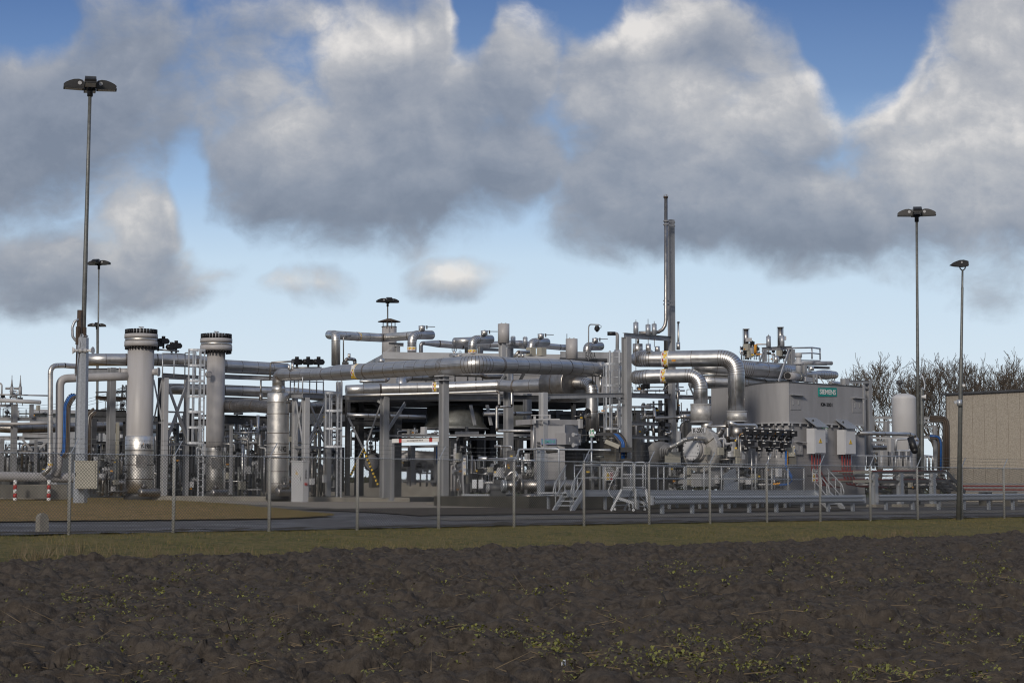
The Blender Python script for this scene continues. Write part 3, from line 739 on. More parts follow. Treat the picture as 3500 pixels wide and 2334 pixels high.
for (x, sgn, lab) in ((512, -1, 'white horn loudspeaker on the tall mast, pointing away from the vessels'), (600, 1, 'white horn loudspeaker on the tall mast, pointing towards the vessels')):
    p = q('c1', x, 290, 77.5); h = thing('loudspeaker', lab, 'loudspeaker', p, 'horn loudspeakers on the tall light mast')
    b = MB(); d = Vector((sgn, -.35, 0)).normalized(); b.rings([(p - d * .10, .05), (p + d * .02, .06), (p + d * .10, .10), (p + d * .16, .155)], 14); b.build('horn', 'white', h)
    b = MB(); b.cyl(p - d * .26, p - d * .10, .085, seg=12); b.bar(p - d * .45 + UP * .0, p - d * .2, .04, .04); b.build('driver', 'steel_pale', h)
# control box on the mast
p0 = q('c1', 570, 1215, 77.3)
bx = thing('control_box', 'beige outdoor control box fixed to the foot of the tallest light mast', 'control box', p0)
b = MB(); w = rad('c1', 145, 77.3); h = (q('c1', 570, 1033, 77.3) - p0).z; b.box(p0 + Vector((.06, 0, 0)), w, .42, h, .10); b.build('housing', 'beige', bx)
b = MB(); b.box(p0 + Vector((.10, -.225, .05)), w - .2, .02, h - .1, .10); d_ = b.build('door', 'beige', bx)
b = MB(); b.box(p0 + Vector((-.34, -.25, h * .45)), .03, .03, .16); b.build('handle', 'black', d_)
b = MB(); b.box(p0 + Vector((.04, 0, h)), w + .06, .48, .035, .10); b.build('lid', 'beige', bx)
mast('slim light mast rising behind the tall sleeve mast, lamps higher than its neighbour behind', (338, 905), (330, 1712), 125, .068, .05, math.radians(-14), .84, .5)
mast('farther slim light mast with its lamps low beside the tall mast', (331, 1116), (331, 1706), 190, .10, .06, math.radians(10), .98, .6)
mast('light mast behind the capped exhaust stack on the cooler', (1325, 1034), (1326, 1708), 140, .08, .05, math.radians(18), .90, .5)
m, base, top = mast('light mast with two-column foot in front of the white tank', (3133, 738), (3140, 1720), 92, .085, .062, math.radians(-8), .98, .52)
b = MB(); p1 = q('c6', 690, 1300, 91.8); p2 = q('c6', 688, 560, 91.8); b.rings([(p1, .10), (p2, .095)], 8, smooth=False); b.rings([(p2, .095), (p2 + UP * .15, .07)], 8, smooth=False)
b.build('lower_sleeve', 'galv_old', m)
b = MB(); b.rings(bend([q('c6', 676, 452, 91.7), q('c6', 692, 462, 91.6), q('c6', 708, 520, 91.6), q('c6', 704, 556, 91.6), q('c6', 688, 540, 91.7)], .045), 8); b.build('cable_loop', 'galv', m)
p = q('c6', 698, 600, 91.4); b = MB(); b.rings([(p + Vector((-.1, 0, 0)), .05), (p + Vector((.05, -.03, 0)), .09), (p + Vector((.12, -.05, 0)), .13)], 12)
tag(b.build('loudspeaker', 'white'), 'single small white horn loudspeaker on the mast by the white tank', 'loudspeaker')
# nearest mast on the right, one floodlight
top, bot = q('s', 3290, 925, 71.5), q('c6', 934, 1415, 71.5)
base = Vector((bot.x, 71.5, gz(bot.x, 71.5)))
m = thing('light_mast', 'light mast with one floodlight, close behind the fence beside the brown building', 'light mast', base, 'light masts standing around the gas plant')
b = MB(); j = base.lerp(top, .66); jj = base.lerp(top, .93)
b.rings([(base, .095), (base.lerp(top, .64), .08), (base.lerp(top, .655), .058), (jj, .05), (jj + UP * .05, .042), (top, .038)], 12); b.build('pole', 'galv_old', m)
b = MB(); k0 = q('c6', 940, 640, 71.4); b.cyl(k0 - UP * .12, k0 + UP * .12, .10, seg=10); b.bar(k0 + Vector((-.2, 0, 0)), k0 + Vector((-.1, 0, .05)), .06, .1); b.build('collar', 'galv', m)
b = MB(); b.rings(bend([top, top + Vector((-.09, 0, .07)), top + Vector((-.11, 0, .19))], .025), 6); b.rings(bend([top, top + Vector((.09, 0, .06)), top + Vector((.12, 0, .20))], .025), 6); b.build('yoke', 'black', m)
b = MB(); o = top + Vector((-.48, 0, .20))
b.prism([(-.0, .01), (.15, .12), (.34, .19), (.50, .20), (.68, .15), (.69, -.03), (.5, -.06), (.18, -.035)], o, (1, 0, 0), UP, .30); f = b.build('floodlight', 'black', m)
b = MB(); b.cyl(o + Vector((.42, -.152, .10)), o + Vector((.42, -.165, .10)), .035, seg=10); b.build('pivot_disc', 'steel_pale', f)
b = MB(); x0 = q('c6', 960, 525, 71.4); b.cyl(x0, x0 + Vector((.1, -.02, 0)), .06, seg=10); b.build('small_sensor', 'white', m)
# small green-blue valve box at its foot
# ------------------------------------------------------------------ kit of plant parts
def vcyl(mb, c, x, y0, y1, r, Y, mi=0, seg=16, r1=None):          # upright cylinder from picture measures
    a = q(c, x, y1, Y); t = q(c, x, y0, Y); mb.cyl(a, Vector((a.x, a.y, t.z)), rad(c, r, Y), rad(c, r1, Y) if r1 else None, seg, mi); return mb
def hcol(parent, c, x, y0, y1, Y, w=None, m='steel_grey', name='column', side=None, foot=True, d=None):
    a = q(c, x, y1, Y); t = q(c, x, y0, Y); w = (w or .40) * .62
    b = MB(); b.ibeam(a, Vector((a.x, a.y, t.z)), w, d or w, side or FA)
    o = b.build(name, m, parent)
    if foot:
        f = MB(); f.box(a - UP * .015, w * 1.5, w * 1.5, .03, YAW); f.build('base_plate', m, o)
    return o
def beam(parent, c, p, r, h, m='steel_grey', name='beam', w=None, flat=False):
    A, B = (x if isinstance(x, Vector) else q(*((c,) + tuple(x)) if not isinstance(x[0], str) else x) for x in (p, r))
    h = rad(c, h, A.y); b = MB()
    if flat: b.bar(A, B, w or h * .5, h)
    else: b.ibeam(A, B, w or h * .6, h)
    return b.build(name, m, parent)
def brace(parent, c, p, r, w, m='steel_grey', name='brace'):
    A, B = (x if isinstance(x, Vector) else q(*((c,) + tuple(x)) if not isinstance(x[0], str) else x) for x in (p, r))
    w = rad(c, w, A.y); b = MB(); b.bar(A, B, w * .3, w); return b.build(name, m, parent)
def xbrace(parent, c, x0, y0, Y0, x1, y1, Y1, w=14, m='steel_pale'):
    brace(parent, c, (x0, y0, Y0), (x1, y1, Y1), w, m); brace(parent, c, (x0, y1, Y0 + .04), (x1, y0, Y1 + .04), w, m)
def boxc(mb, c, xl, xc, xr, y0, y1, Y, mi=0):  # plant-aligned box whose near corner edge is at xc
    K = q(c, xc, y1, Y); top = q(c, xc, y0, Y).z
    def along(D, x):
        a = CR[c]; k = ((a[0] + a[2] * x) - 1750) / FS
        return (k * K.y - K.x) / (D.x - k * D.y) if True else 0
    # vertical lines stay near vertical: use the horizontal angle only
    la, lb = abs(along(FA, xr)), abs(along(FB, xl))
    h = top - K.z; r = [K, K + FA * la, K + FA * la + FB * lb, K + FB * lb]
    mb.hexa(r + [p + UP * h for p in r], mi)
    return K, la, lb, h
def railing(parent, pts, h=1.05, step=1.4, m='galv', r=.024, mid=True):
    tp = [p + UP * h for p in pts]
    b = MB(); b.rings([(p, r) for p in tp], 8); b.build('top_rail', m, parent)
    if mid: b = MB(); b.rings([(p + UP * h * .52, r * .85) for p in pts], 8); b.build('mid_rail', m, parent)
    for p, n in zip(pts, pts[1:]):
        k = max(1, round((n - p).length / step))
        for i in range(k + (1 if n is pts[-1] else 0)):
            a = p.lerp(n, i / k); b = MB(); b.cyl(a, a + UP * h, r, seg=8); b.build('post', m, parent)
def ladder(label, c, x, y0, y1, Y, w, face, cage=None, m='galv_pale', group='caged access ladders of the plant', top_ext=0):
    a = q(c, x, y1, Y); t = q(c, x, y0, Y); H = t.z - a.z; face = Vector(face).normalized(); s_ = Vector((-face.y, face.x, 0))
    o = thing('ladder', label, 'ladder', a, group)
    for k in (-1, 1):
        b = MB(); p = a + s_ * k * w / 2; b.bar(p, p + UP * H, .05, .075, face); b.build('rail', m, o)
    n = int(H / .30)
    b = MB(); p = Vector((0, 0, 0)); first = None
    for i in range(n):
        z = UP * (.25 + i * .30)
        if first is None:
            b = MB(); b.cyl(a + z - s_ * w / 2, a + z + s_ * w / 2, .014, seg=6); first = b.build('rung', m, o)
        else:
            r = first.copy(); C.objects.link(r); r.parent = o; r.location = UP * (.30 * i)
    if cage:
        z0 = q(c, x, cage[1], Y).z; z1 = q(c, x, cage[0], Y).z; nh = max(2, int((z1 - z0) / .75) + 1)
        hp = [(s_ * math.cos(v) * .36 + face * (.02 + .72 * math.sin(v))) for v in [math.pi * i / 10 for i in range(11)]]
        for i in range(nh):
            z = z0 + (z1 - z0) * i / (nh - 1); b = MB()
            for u, v in zip(hp, hp[1:]): b.bar(Vector((a.x, a.y, z)) + u, Vector((a.x, a.y, z)) + v, .008, .10, (u + v))
            b.build('cage_hoop', m, o)
        for i in (1, 3, 5, 7, 9):
            p = Vector((a.x, a.y, 0)) + hp[i]; b = MB(); b.bar(p + UP * z0, p + UP * z1, .065, .008, s_ if i == 5 else face); b.build('cage_strap', m, o)
    return o
def valve(parent, p, s=.2, m='clad_dull', act='black', wheel=True, up=UP, name='valve'):
    b = MB(); b.cyl(p - FA * s, p - FA * s * .8, s * .62, seg=12); b.cyl(p + FA * s * .8, p + FA * s, s * .62, seg=12); b.rings([(p - FA * s * .8, s * .34), (p - FA * s * .3, s * .52), (p + FA * s * .3, s * .52), (p + FA * s * .8, s * .34)], 12)
    b.cyl(p, p + up * s * 1.3, s * .24, seg=10); o = b.build(name, m, parent)
    if wheel:
        b = MB(); c_ = p + up * s * 1.5; n = 14; ring = [(c_ + FA * math.cos(2 * math.pi * i / n) * s * .7 + Vector((0, 0, 1)) * math.sin(2 * math.pi * i / n) * s * .7) for i in range(n + 1)]
        b.rings([(v, s * .07) for v in ring], 5, cap=(0, 0)); b.bar(c_ - FA * s * .7, c_ + FA * s * .7, s * .08, s * .08); b.bar(c_ - UP * s * .7, c_ + UP * s * .7, s * .08, s * .08, FA); b.build('handwheel', 'steel_dark', o)
    elif act:
        b = MB(); b.box(p + up * s * 1.1, s * 1.5, s * 1.1, s * 1.2, YAW); b.cyl(p + up * s * 2.3, p + up * s * 2.6, s * .4, seg=10); b.build('actuator', act, o)
    return o
def manifold(label, c, x0, x1, y0, y1, Y, n, seed, depth=1.2, mats=('clad_dull', 'steel_pale', 'clad', 'galv_old', 'steel_dark'), pr=(4, 11), boxes=2, valves=4, cat='pipework', tags=2, name='pipe_manifold'):
    R = random.Random(seed); A = q(c, (x0 + x1) / 2, y1, Y); A = Vector((A.x, A.y, max(A.z, gz(A.x, A.y) - .05)))
    o = thing(name, label, cat, A); sc = CR[c][2]
    for i in range(n):
        x = x0 + (x1 - x0) * (i + R.uniform(.1, .9)) / n; yy = Y + R.uniform(0, depth); r = R.uniform(*pr) / 2; rr_ = rad(c, r, yy); m = R.choice(mats)
        t0 = y1; t1 = y0 + (y1 - y0) * R.uniform(0, .55); k = R.random(); b = MB()
        a, t = q(c, x, t0, yy), q(c, x, t1, yy)
        if k < .45: pts = [a, Vector((a.x, a.y, t.z))]
        elif k < .75:
            e = q(c, x + (x1 - x0) * R.uniform(-.35, .35), t1, yy + R.uniform(-.3, .3)); pts = [a, Vector((a.x, a.y, t.z)), Vector((e.x, e.y, t.z))]
        else:
            e = q(c, min(x1, max(x0, x + (x1 - x0) * R.uniform(-.3, .3))), t1, yy); g_ = q(c, x, y1 + (t1 - y1) * R.uniform(.3, .7), yy)
            pts = [a, Vector((a.x, a.y, g_.z)), Vector((e.x, e.y, g_.z)), Vector((e.x, e.y, t.z))]
        b.rings(bend(pts, rr_, 1.2), 8)
        for v in pts[1:-1] + pts[:1]:
            if R.random() < .6: b.cyl(v + UP * rr_ * 2.2, v + UP * rr_ * 3.0, rr_ * 1.9, seg=10)
        b.build('riser', m, o)
    for i in range(max(1, n // 3)):
        y = y0 + (y1 - y0) * R.uniform(.15, .9); yy = Y + R.uniform(0, depth); xa, xb = sorted((x0 + (x1 - x0) * R.uniform(-.02, .45), x0 + (x1 - x0) * R.uniform(.5, 1.02))); r = rad(c, R.uniform(*pr) / 2, yy)
        a, e = q(c, xa, y, yy), q(c, xb, y, yy); b = MB(); b.cyl(a, Vector((e.x, e.y, a.z)), r, seg=8)
        for f in (.2, .5, .8):
            if R.random() < .6: v = a.lerp(Vector((e.x, e.y, a.z)), f); b.cyl(v, v + (e - a).normalized() * r * 1.2, r * 1.8, seg=10)
        b.build('header', R.choice(mats), o)
    for i in range(valves):
        valve(o, q(c, x0 + (x1 - x0) * R.uniform(.05, .95), y0 + (y1 - y0) * R.uniform(.2, .95), Y + R.uniform(-.1, .4)), R.uniform(.09, .17), R.choice(mats), wheel=R.random() < .5)
    for i in range(boxes):
        p = q(c, x0 + (x1 - x0) * R.uniform(.08, .92), y0 + (y1 - y0) * R.uniform(.3, .9), Y - .1); b = MB(); b.box(p, R.uniform(.16, .34), .16, R.uniform(.2, .45), YAW + R.choice((0, math.pi / 2))); b.build('instrument_box', R.choice(('beige', 'black', 'steel_pale', 'cab_white')), o)
    for i in range(tags):
        p = q(c, x0 + (x1 - x0) * R.uniform(.08, .92), y0 + (y1 - y0) * R.uniform(.1, .9), Y - .14); b = MB(); b.box(p, R.uniform(.10, .16), .012, .07, R.choice((0, YAW))); b.build('tag_plate', R.choice(('orange', 'yellow')), o)
    return o
def vessel(c, cx, prof, Y, seg=36):
    # prof: (y, half width, material index) from the top down; returns collector
    mb = MB(); base = q(c, cx, prof[-1][0], Y); pr = []
    for y, hw, *_ in prof: pr.append((rad(c, hw, Y), q(c, cx, y, Y).z - base.z))
    return mb, base, pr
# ------------------------------------------------------------------ left: header pipes, the two tall vessels, tower and racks
# grey header along the ground with its two risers
hd = pipe('thick pale grey header pipe lying low above the concrete plinth', 'c1', [(-120, 1130, 88.5), (270, 1138, 90), (700, 1146, 91.6)], 32, 'vessel_grey', False, dome=(0, 0))
pipe('plain pale grey riser pipe bending up from the ground header to the first tall vessel', 'c1', [(372, 1128, 90.2, 34), (390, 1060, 90.2, 28), (400, 900, 90.2), (402, 478, 90.2), (600, 470, 90.9), (860, 462, 91.8)], 28, 'vessel_grey', False, k=1.0, n=10)
pipe('slim shiny clad riser pipe left of the plain grey one', 'c1', [(285, 1120, 89.6, 17), (335, 1075, 89.6), (336, 1000, 89.6), (338, 392, 89.6), (430, 390, 90.2), (560, 400, 91)], 17.5, 'clad_light', True, k=1.9, n=8, step=1.6, bands=((1, .25),))
b = MB(); K, la, lb, h = boxc(b, 'c1', -200, 334, 460, 1186, 1285, 87.6); o = b.build('concrete_plinth', 'concrete'); tag(o, 'stained concrete plinth under the pale grey header pipe', 'plinth')
b = MB(); a = q('c1', -60, 1270, 87.2); e = q('c1', 330, 1278, 87.2); b.bar(a + UP * .28, e + UP * .28, .3, .60); tag(b.build('concrete_wall', 'concrete_dark'), 'dark stained low concrete wall behind the red and white posts', 'wall')
for k, (x, lab) in enumerate(((100, 'red and white banded post standing alone in front of the dark concrete wall'), (326, 'red and white banded post nearest the slim shiny riser pipe'))):
    p = q('c1', x, 1278, 86); p = Vector((p.x, p.y, gz(p.x, p.y))); top = q('c1', x, 1162, 86).z; n = 5; h = (top - p.z) / n; o = thing('marker_post', lab, 'marker post', p, 'red and white marker posts by the header pipe')
    for i in range(n):
        b = MB(); b.rings([(p + UP * h * i, .085), (p + UP * h * (i + 1), .085)], 12); b.build('band', 'white' if i % 2 == 0 else 'red', o)
    b = MB(); b.dome(p + UP * h * n, UP, .085, .05, 12); b.build('cap', 'white', o)
# cable trays curving down
def tray(label, c, pts, w, mats, n, m='steel_dark', side=None, rail=None):
    o = thing('cable_tray', label, 'cable tray', q(c, *pts[-1]), 'cable trays of the plant')
    V = [q(c, *p) for p in pts]; S = path([(v, .05) for v in V], 3.0, 5, 99)
    Wd = rad(c, w, V[0].y); sd = Vector(side or (1, 0, 0))
    off = Vector((0, 0, 0))
    for k in (0, 1):
        b = MB()
        for (p, _, _), (p2, _, _) in zip(S, S[1:]):
            t = (p2 - p).normalized(); s_ = (sd - t * sd.dot(t)); s_ = s_.normalized() if s_.length > .2 else UP
            e = s_ * Wd * (k - .5); b.bar(p + e, p2 + e + t * .01, .03, .12, s_)
        b.build('tray_edge', m, o)
    for i in range(n):
        b = MB(); L = []
        for j, (p, _, _) in enumerate(S):
            t = (S[min(j + 1, len(S) - 1)][0] - S[max(0, j - 1)][0]).normalized(); s_ = (sd - t * sd.dot(t)); s_ = s_.normalized() if s_.length > .2 else UP
            L.append((p + s_ * Wd * ((i + .5) / n - .5) * .9 + Vector((0, -.03, 0)), Wd / n * .52))
        b.rings(L, 7); b.build('cable', mats[i % len(mats)], o)
    return o
tray('cable tray with bright blue cables curving down beside the plain grey riser pipe', 'c1', [(560, 590, 89.0), (480, 596, 88.8), (448, 660, 88.8), (440, 970, 88.8), (415, 1000, 88.8)], 46, ['blue', 'blue', 'cable_brown', 'cable_brown'], 4)
tray('narrow dark cable tray curving down between the tall mast and the frame column', 'c1', [(640, 690, 88), (598, 725, 88), (590, 800, 88), (590, 1030, 88)], 44, ['cable_brown', 'clad_dull', 'cable_brown'], 3)
# the two vessels
def tall_vessel(label, tagtxt, c, cx, fl, body, cladr, ys, Y, group):
    ytop, yfl1, yfl2, yb, yc, ybase = ys
    base = q(c, cx, ybase, Y); z = lambda y: q(c, cx, y, Y).z
    o = thing('pressure_vessel', label, 'pressure vessel', base, group); R = lambda r: rad(c, r, Y); ax = lambda zz: Vector((base.x, base.y, zz))
    b = MB(); b.lathe(ax(0), UP, [(R(cladr) * .99, z(yc) - .6), (R(body), z(yc) + .1), (R(body), z(yfl2) + .05)], 40); bd = b.build('shell', 'vessel_grey', o)
    b = MB()
    y0_, y1_ = z(yfl2), z(yfl1); hh_ = y1_ - y0_
    b.lathe(ax(0), UP, [(R(fl), y0_), (R(fl), y0_ + hh_ * .42)], 40); b.lathe(ax(0), UP, [(R(fl) * .97, y0_ + hh_ * .42), (R(fl) * .97, y0_ + hh_ * .68)], 40, 1); b.lathe(ax(0), UP, [(R(fl), y0_ + hh_ * .68), (R(fl), y1_)], 40)
    b.build('flange', ['vessel_grey', 'clad_light'], o)
    n = 28; b = MB()
    for i in range(n):
        a = 2 * math.pi * i / n; p = Vector((math.cos(a), math.sin(a), 0)) * R(fl) * .90
        b.cyl(ax(y1_) + p, ax(z(ytop)) + p, R(fl) * .075, seg=7)
    b.build('stud_bolts', 'bolt_black', o)
    b = MB()
    for i in range(n):
        a = 2 * math.pi * i / n; p = Vector((math.cos(a), math.sin(a), 0)) * R(fl) * .90; b.cyl(ax(y0_ - .14) + p, ax(y0_) + p, R(fl) * .065, seg=7)
    b.build('nuts', 'bolt_black', o)
    b = MB(); b.lathe(ax(0), UP, [(R(fl) * .55, y1_ + .0), (R(fl) * .5, z(ytop) + .03)], 20); b.cyl(ax(z(ytop)), ax(z(ytop) + .14), .05, seg=8); b.bar(ax(z(ytop) + .12) - FA * .14, ax(z(ytop) + .12) + FA * .14, .05, .05); b.build('top_eye', 'steel_pale', o)
    b = MB(); rc = R(cladr); n = 4; zs = [z(ybase) + .12 + (z(yc) - z(ybase) - .12) * i / n for i in range(n + 1)]
    b.rings([(ax(zz), rc) for zz in zs] + [(ax(zs[-1] + .03), rc * .93)], 40, 0, seam=set(range(1, n)))
    cl = b.build('cladding', ['clad_light', 'seam'], o)
    text(tagtxt, ax(0), (1, 0, 0), UP, rc * .80, 'ink', o, 'lettering', .25, wrap=(ax(z(yc) - .48), rc, math.radians(-52 if rc > .5 else -62)))
    b = MB(); b.bar(ax(z(yc) - .37) + Vector((rc * .36, -rc * .95, 0)) - Vector((.08, 0, 0)), ax(z(yc) - .37) + Vector((rc * .36, -rc * .95, 0)) + Vector((.08, .05, 0)), .01, .08, Vector((.3, -1, 0))); b.build('tag_plate', 'orange', o)
    b = MB(); b.lathe(base, UP, [(rc * 1.05, -.28), (rc * 1.05, 0), (rc * .9, 0.01), (rc * .9, .12)], 30); b.build('skirt', 'steel_dark', o)
    b = MB(); zz = z(yc) - 1.15; b.bar(ax(zz) + Vector((rc * .35, -rc * .98, -.35)), ax(zz) + Vector((rc * .35, -rc * .98, .2)), .5, .05, Vector((1, .3, 0))); b.build('manway_cover', 'clad_dull', o)
    return o, base, R, z
V1o, vb, R_, z_ = tall_vessel('tall grey bolted-top vessel nearest the light mast, shiny clad foot marked V-1901', 'V-1901', 'c1', 929, 111, 88, 95, (150, 182, 265, 290, 866, 1262), 92, 'tall bolted-top pressure vessels')
b = MB()
for sx, x in ((-1, 806), (1, 1058)):
    p = q('c1', x, 433, 91.9); d = Vector((sx, -.12, 0)).normalized(); b.cyl(p - d * .4, p, .16, seg=16); b.cyl(p, p + d * .06, .22, seg=16)
b.build('lifting_trunnion', 'vessel_grey', V1o)
V2o, vb2, R2_, z2_ = tall_vessel('tall grey bolted-top vessel beside the caged ladder, clad foot marked V-1801', 'V-1801', 'c2', 162, 107, 61, 58, (180, 212, 292, 310, 880, 1245), 94.5, 'tall bolted-top pressure vessels')
b = MB(); p = q('c2', 130, 450, 93.6); b.cyl(p - Vector((.1, -.1, 0)), p, .17, seg=16); b.cyl(p, p + Vector((.02, -.04, 0)), .10, seg=12); b.build('lifting_trunnion', 'vessel_grey', V2o)
# V-1902: clad cylinder with the big pipe leaving its top
Y = 90.5
b = MB(); cx = 585; base = q('c2', cx, 1250, Y); R = lambda r: rad('c2', r, Y); z = lambda y: q('c2', cx, y, Y).z; ax = lambda zz: Vector((base.x, base.y, zz))
o3 = thing('clad_vessel', 'slim shiny clad vessel marked V-1902 with a pipe tee on its side', 'pressure vessel', base)
yy = [1250, 1180, 1100, 1010, 985, 915, 845, 715, 640, 578]
b.rings([(ax(z(y)), R(74)) for y in yy] + [(ax(z(575)), R(70))], 40, 0, seam=set(range(1, len(yy) - 1))); b.rings([(ax(z(572)), R(46)), (ax(z(530)), R(46))], 30, 0)
b.build('cladding', ['clad_light', 'seam'], o3)
text('V-1902', ax(0), (1, 0, 0), UP, R(62), 'ink', o3, 'lettering', .26, wrap=(ax(z(950)), R(74), math.radians(-60)))
b = MB(); b.lathe(base, UP, [(R(78), -.25), (R(78), 0), (R(66), 0.01), (R(66), .1)], 30); b.build('skirt', 'steel_dark', o3)
pipe(None, 'c2', [(215, 662, 95.0), (300, 662, 94.2), (440, 660, 92.6), (570, 672, Y - .1)], 44, 'clad_dull', True, parent=o3, part_name='side_pipe', step=.5)
valve(o3, q('c2', 652, 635, 89.6), .14); valve(o3, q('c2', 630, 1205, 89.4), .22)
# big clad pipe from V-1902, coming forward over the yard and going back to the right
BIG = pipe('big clad pipe sweeping forward from the slim vessel, standing on one column', 'c2',
     [(592, 540, Y, 42), (592, 452, Y, 42), (700, 452, 89.5, 42), (905, 447, 87.2, 42), (985, 440, 86.4, 53), (1190, 428, 84.4, 53), ('c3', 420, 397, 80.6, 57), ('c3', 648, 381, 79.6, 60), ('c3', 800, 388, 80.6, 56), ('c3', 1250, 402, 84.6, 52), ('c4', 330, 428, 87.5, 42)], 45, 'clad', True, k=.95, n=9, step=.72, bands=((4, .72), ))
def sticker(parent, c, x, y, Yc, yc, r, w=.17, h=.08, m='orange'):   # small plate glued on a pipe's skin
    R = rad(c, r, Yc); k = max(-.95, min(.95, (yc - y) / r)); p = q(c, x, y, Yc - R * math.sqrt(1 - k * k) * 1.015); n = Vector((0, -math.sqrt(1 - k * k), k)); b = MB(); b.prism([(-w / 2, -h / 2), (w / 2, -h / 2), (w / 2, h / 2), (-w / 2, h / 2)], p, (1, 0, 0), n.cross(Vector((1, 0, 0))), .008); b.build('tag_plate', m, parent)
for c, x, y, Yc, yc, r in (('c3', 92, 436, 83.9, 418, 52), ('c3', 275, 427, 82.2, 405, 55), ('c3', 519, 413, 80.2, 390, 58), ('c3', 780, 419, 80.6, 387, 57), ('c3', 1075, 434, 83.2, 396, 53), ('c2', 1112, 452, 85, 432, 50), ('c2', 730, 478, 89.2, 450, 40)): sticker(BIG, c, x, y, Yc, yc, r)
sticker(BIG, 'c2', 1098, 468, 85, 432, 50, .26, .16, 'yellow'); sticker(BIG, 'c2', 1095, 402, 85, 432, 50, .2, .22, 'white')
# upper clad header from behind the light mast past both vessels
pipe('upper big clad pipe running from the light mast past the tops of both tall vessels', 'c1', [(575, 352, 94.0), (845, 352, 94.6), (1050, 352, 95.2), (1320, 362, 96), ('c2', 225, 395, 96.6, 45), ('c2', 650, 418, 98.4, 43)], 42, 'clad', True, dome=(1, 0), step=.8)
pipe('middle clad pipe between the second tall vessel and the slim clad vessel', 'c2', [(-160, 545, 95.5), (225, 555, 96.5), (700, 575, 98), (980, 600, 99.5)], 37, 'clad', True, step=.8)
pipe('clad pipe with a bend at bottom of the deck behind the slim vessel', 'c2', [(655, 668, 92), (1090, 680, 96), (1220, 690, 98.5)], 38, 'clad_dull', True, step=.6)
# supports for these pipes
fr = thing('pipe_rack', 'grey steel frame of columns and beams carrying the pipes left of the first tall vessel', 'steel frame', q('c1', 735, 1262, 93.5))
hcol(fr, 'c1', 735, 405, 1262, 93.5, .52); hcol(fr, 'c1', 508, 415, 1262, 92.8, .12, 'steel_dark'); hcol(fr, 'c1', 1062, 470, 1262, 95, .28)
beam(fr, 'c1', (500, 425, 93), (850, 425, 94.5), 34); beam(fr, 'c1', (1085, 452, 95), (1330, 470, 96), 24); beam(fr, 'c2', (225, 465, 96), (650, 480, 98), 30); beam(fr, 'c2', (225, 610, 96), (560, 622, 97.4), 20); beam(fr, 'c2', (225, 750, 96.5), (520, 760, 97.6), 60, 'steel_dark')
beam(fr, 'c1', (570, 705, 95), (845, 712, 96), 44, 'steel_dark'); beam(fr, 'c1', (640, 605, 95.5), (845, 612, 96.5), 22, 'rust_brown'); beam(fr, 'c1', (640, 570, 96.5), (845, 562, 97), 10, 'steel_dark', flat=True)
hcol(fr, 'c1', 780, 770, 1262, 91.2, .20, 'beige'); hcol(fr, 'c2', 270, 790, 1250, 92.0, .2, 'steel_grey'); hcol(fr, 'c2', 445, 815, 1250, 97, .18, 'steel_pale')
# vessel tower between the two tall vessels
tw = thing('support_tower', 'grey braced steel tower with handrail standing between the two tall vessels', 'steel tower', q('c1', 1096, 1268, 92.2))
hcol(tw, 'c1', 1096, 472, 1268, 92.2, .40, 'steel_pale'); hcol(tw, 'c1', 1242, 472, 1268, 94.2, .34, 'steel_pale'); hcol(tw, 'c1', 1060, 480, 1262, 94.4, .2, 'steel_dark')
beam(tw, 'c1', (1085, 470, 92), (1250, 478, 94), 18); beam(tw, 'c1', (1105, 772, 92.2), (1020, 772, 93), 14); beam(tw, 'c1', (1110, 916, 92.2), (1330, 920, 94.5), 16)
xbrace(tw, 'c1', 1112, 490, 92.3, 1262, 905, 94.2, 24); xbrace(tw, 'c1', 1030, 490, 93.5, 1085, 760, 92.2, 18)
xbrace(tw, 'c1', 1118, 500, 95.2, 1255, 900, 96.4, 20); beam(tw, 'c1', (1110, 700, 94.4), (1330, 706, 96), 12, 'steel_pale')
railing(tw, [q('c1', 1088, 470, 92.0), q('c1', 1165, 470, 92.6), q('c1', 1238, 474, 93.4)], 1.18, .8, 'galv', .03); railing(tw, [q('c1', 1238, 474, 93.4), q('c1', 1310, 470, 93.4)], 1.25, .5, 'galv', .03)
ladder('caged ladder in front of the second tall vessel', 'c2', 68, 280, 1275, 92.2, .50, (-.80, -.60, 0), (290, 910))
# pneumatic valves on the upper pipe by the first vessel
def valve_group(label, c, xs, Y, s, cat='valves'):
    o = thing('actuated_valve_group', label, cat, q(c, *xs[0], Y))
    for i, (x, y) in enumerate(xs):
        p = q(c, x, y, Y + .15 * i); b = MB(); b.box(p, s * 1.2, s * .8, s * .8, YAW); b.cyl(p + UP * s * .8, p + UP * s * 1.15, s * .28, seg=10); b.cyl(p + UP * s * .4 - FA * s * .9, p + UP * s * .4 + FA * s * .9, s * .3, seg=10); b.cyl(p - UP * s * .7, p, s * .16, seg=8)
        b.build('actuator', 'black', o)
    a, e = q(c, xs[0][0] - 20, xs[0][1] + 20, Y - .05), q(c, xs[-1][0] + 20, xs[-1][1] + 20, Y + .3); b = MB(); b.cyl(a, e, s * .12, seg=8); b.build('air_line', 'clad_dull', o)
    return o
valve_group('pair of black actuated valves just right of the first tall vessel top', 'c1', [(1060, 262), (1095, 245), (1150, 285), (1180, 275)], 92.6, .33)
valve_group('row of black actuated valves on the pipe elbow over the slim clad vessel', 'c2', [(715, 385), (790, 385), (860, 385)], 91.5, .34)
pb = thing('bypass_pipe', 'thin bypass pipe looping over the elbow of the big clad pipe', 'pipe', q('c2', 535, 480, 90)); b = MB(); b.rings(bend([q('c2', 535, 485, 90), q('c2', 538, 370, 90), q('c2', 690, 362, 89.6)], rad('c2', 6, 90)), 8); b.build('tube', 'clad_dull', pb)
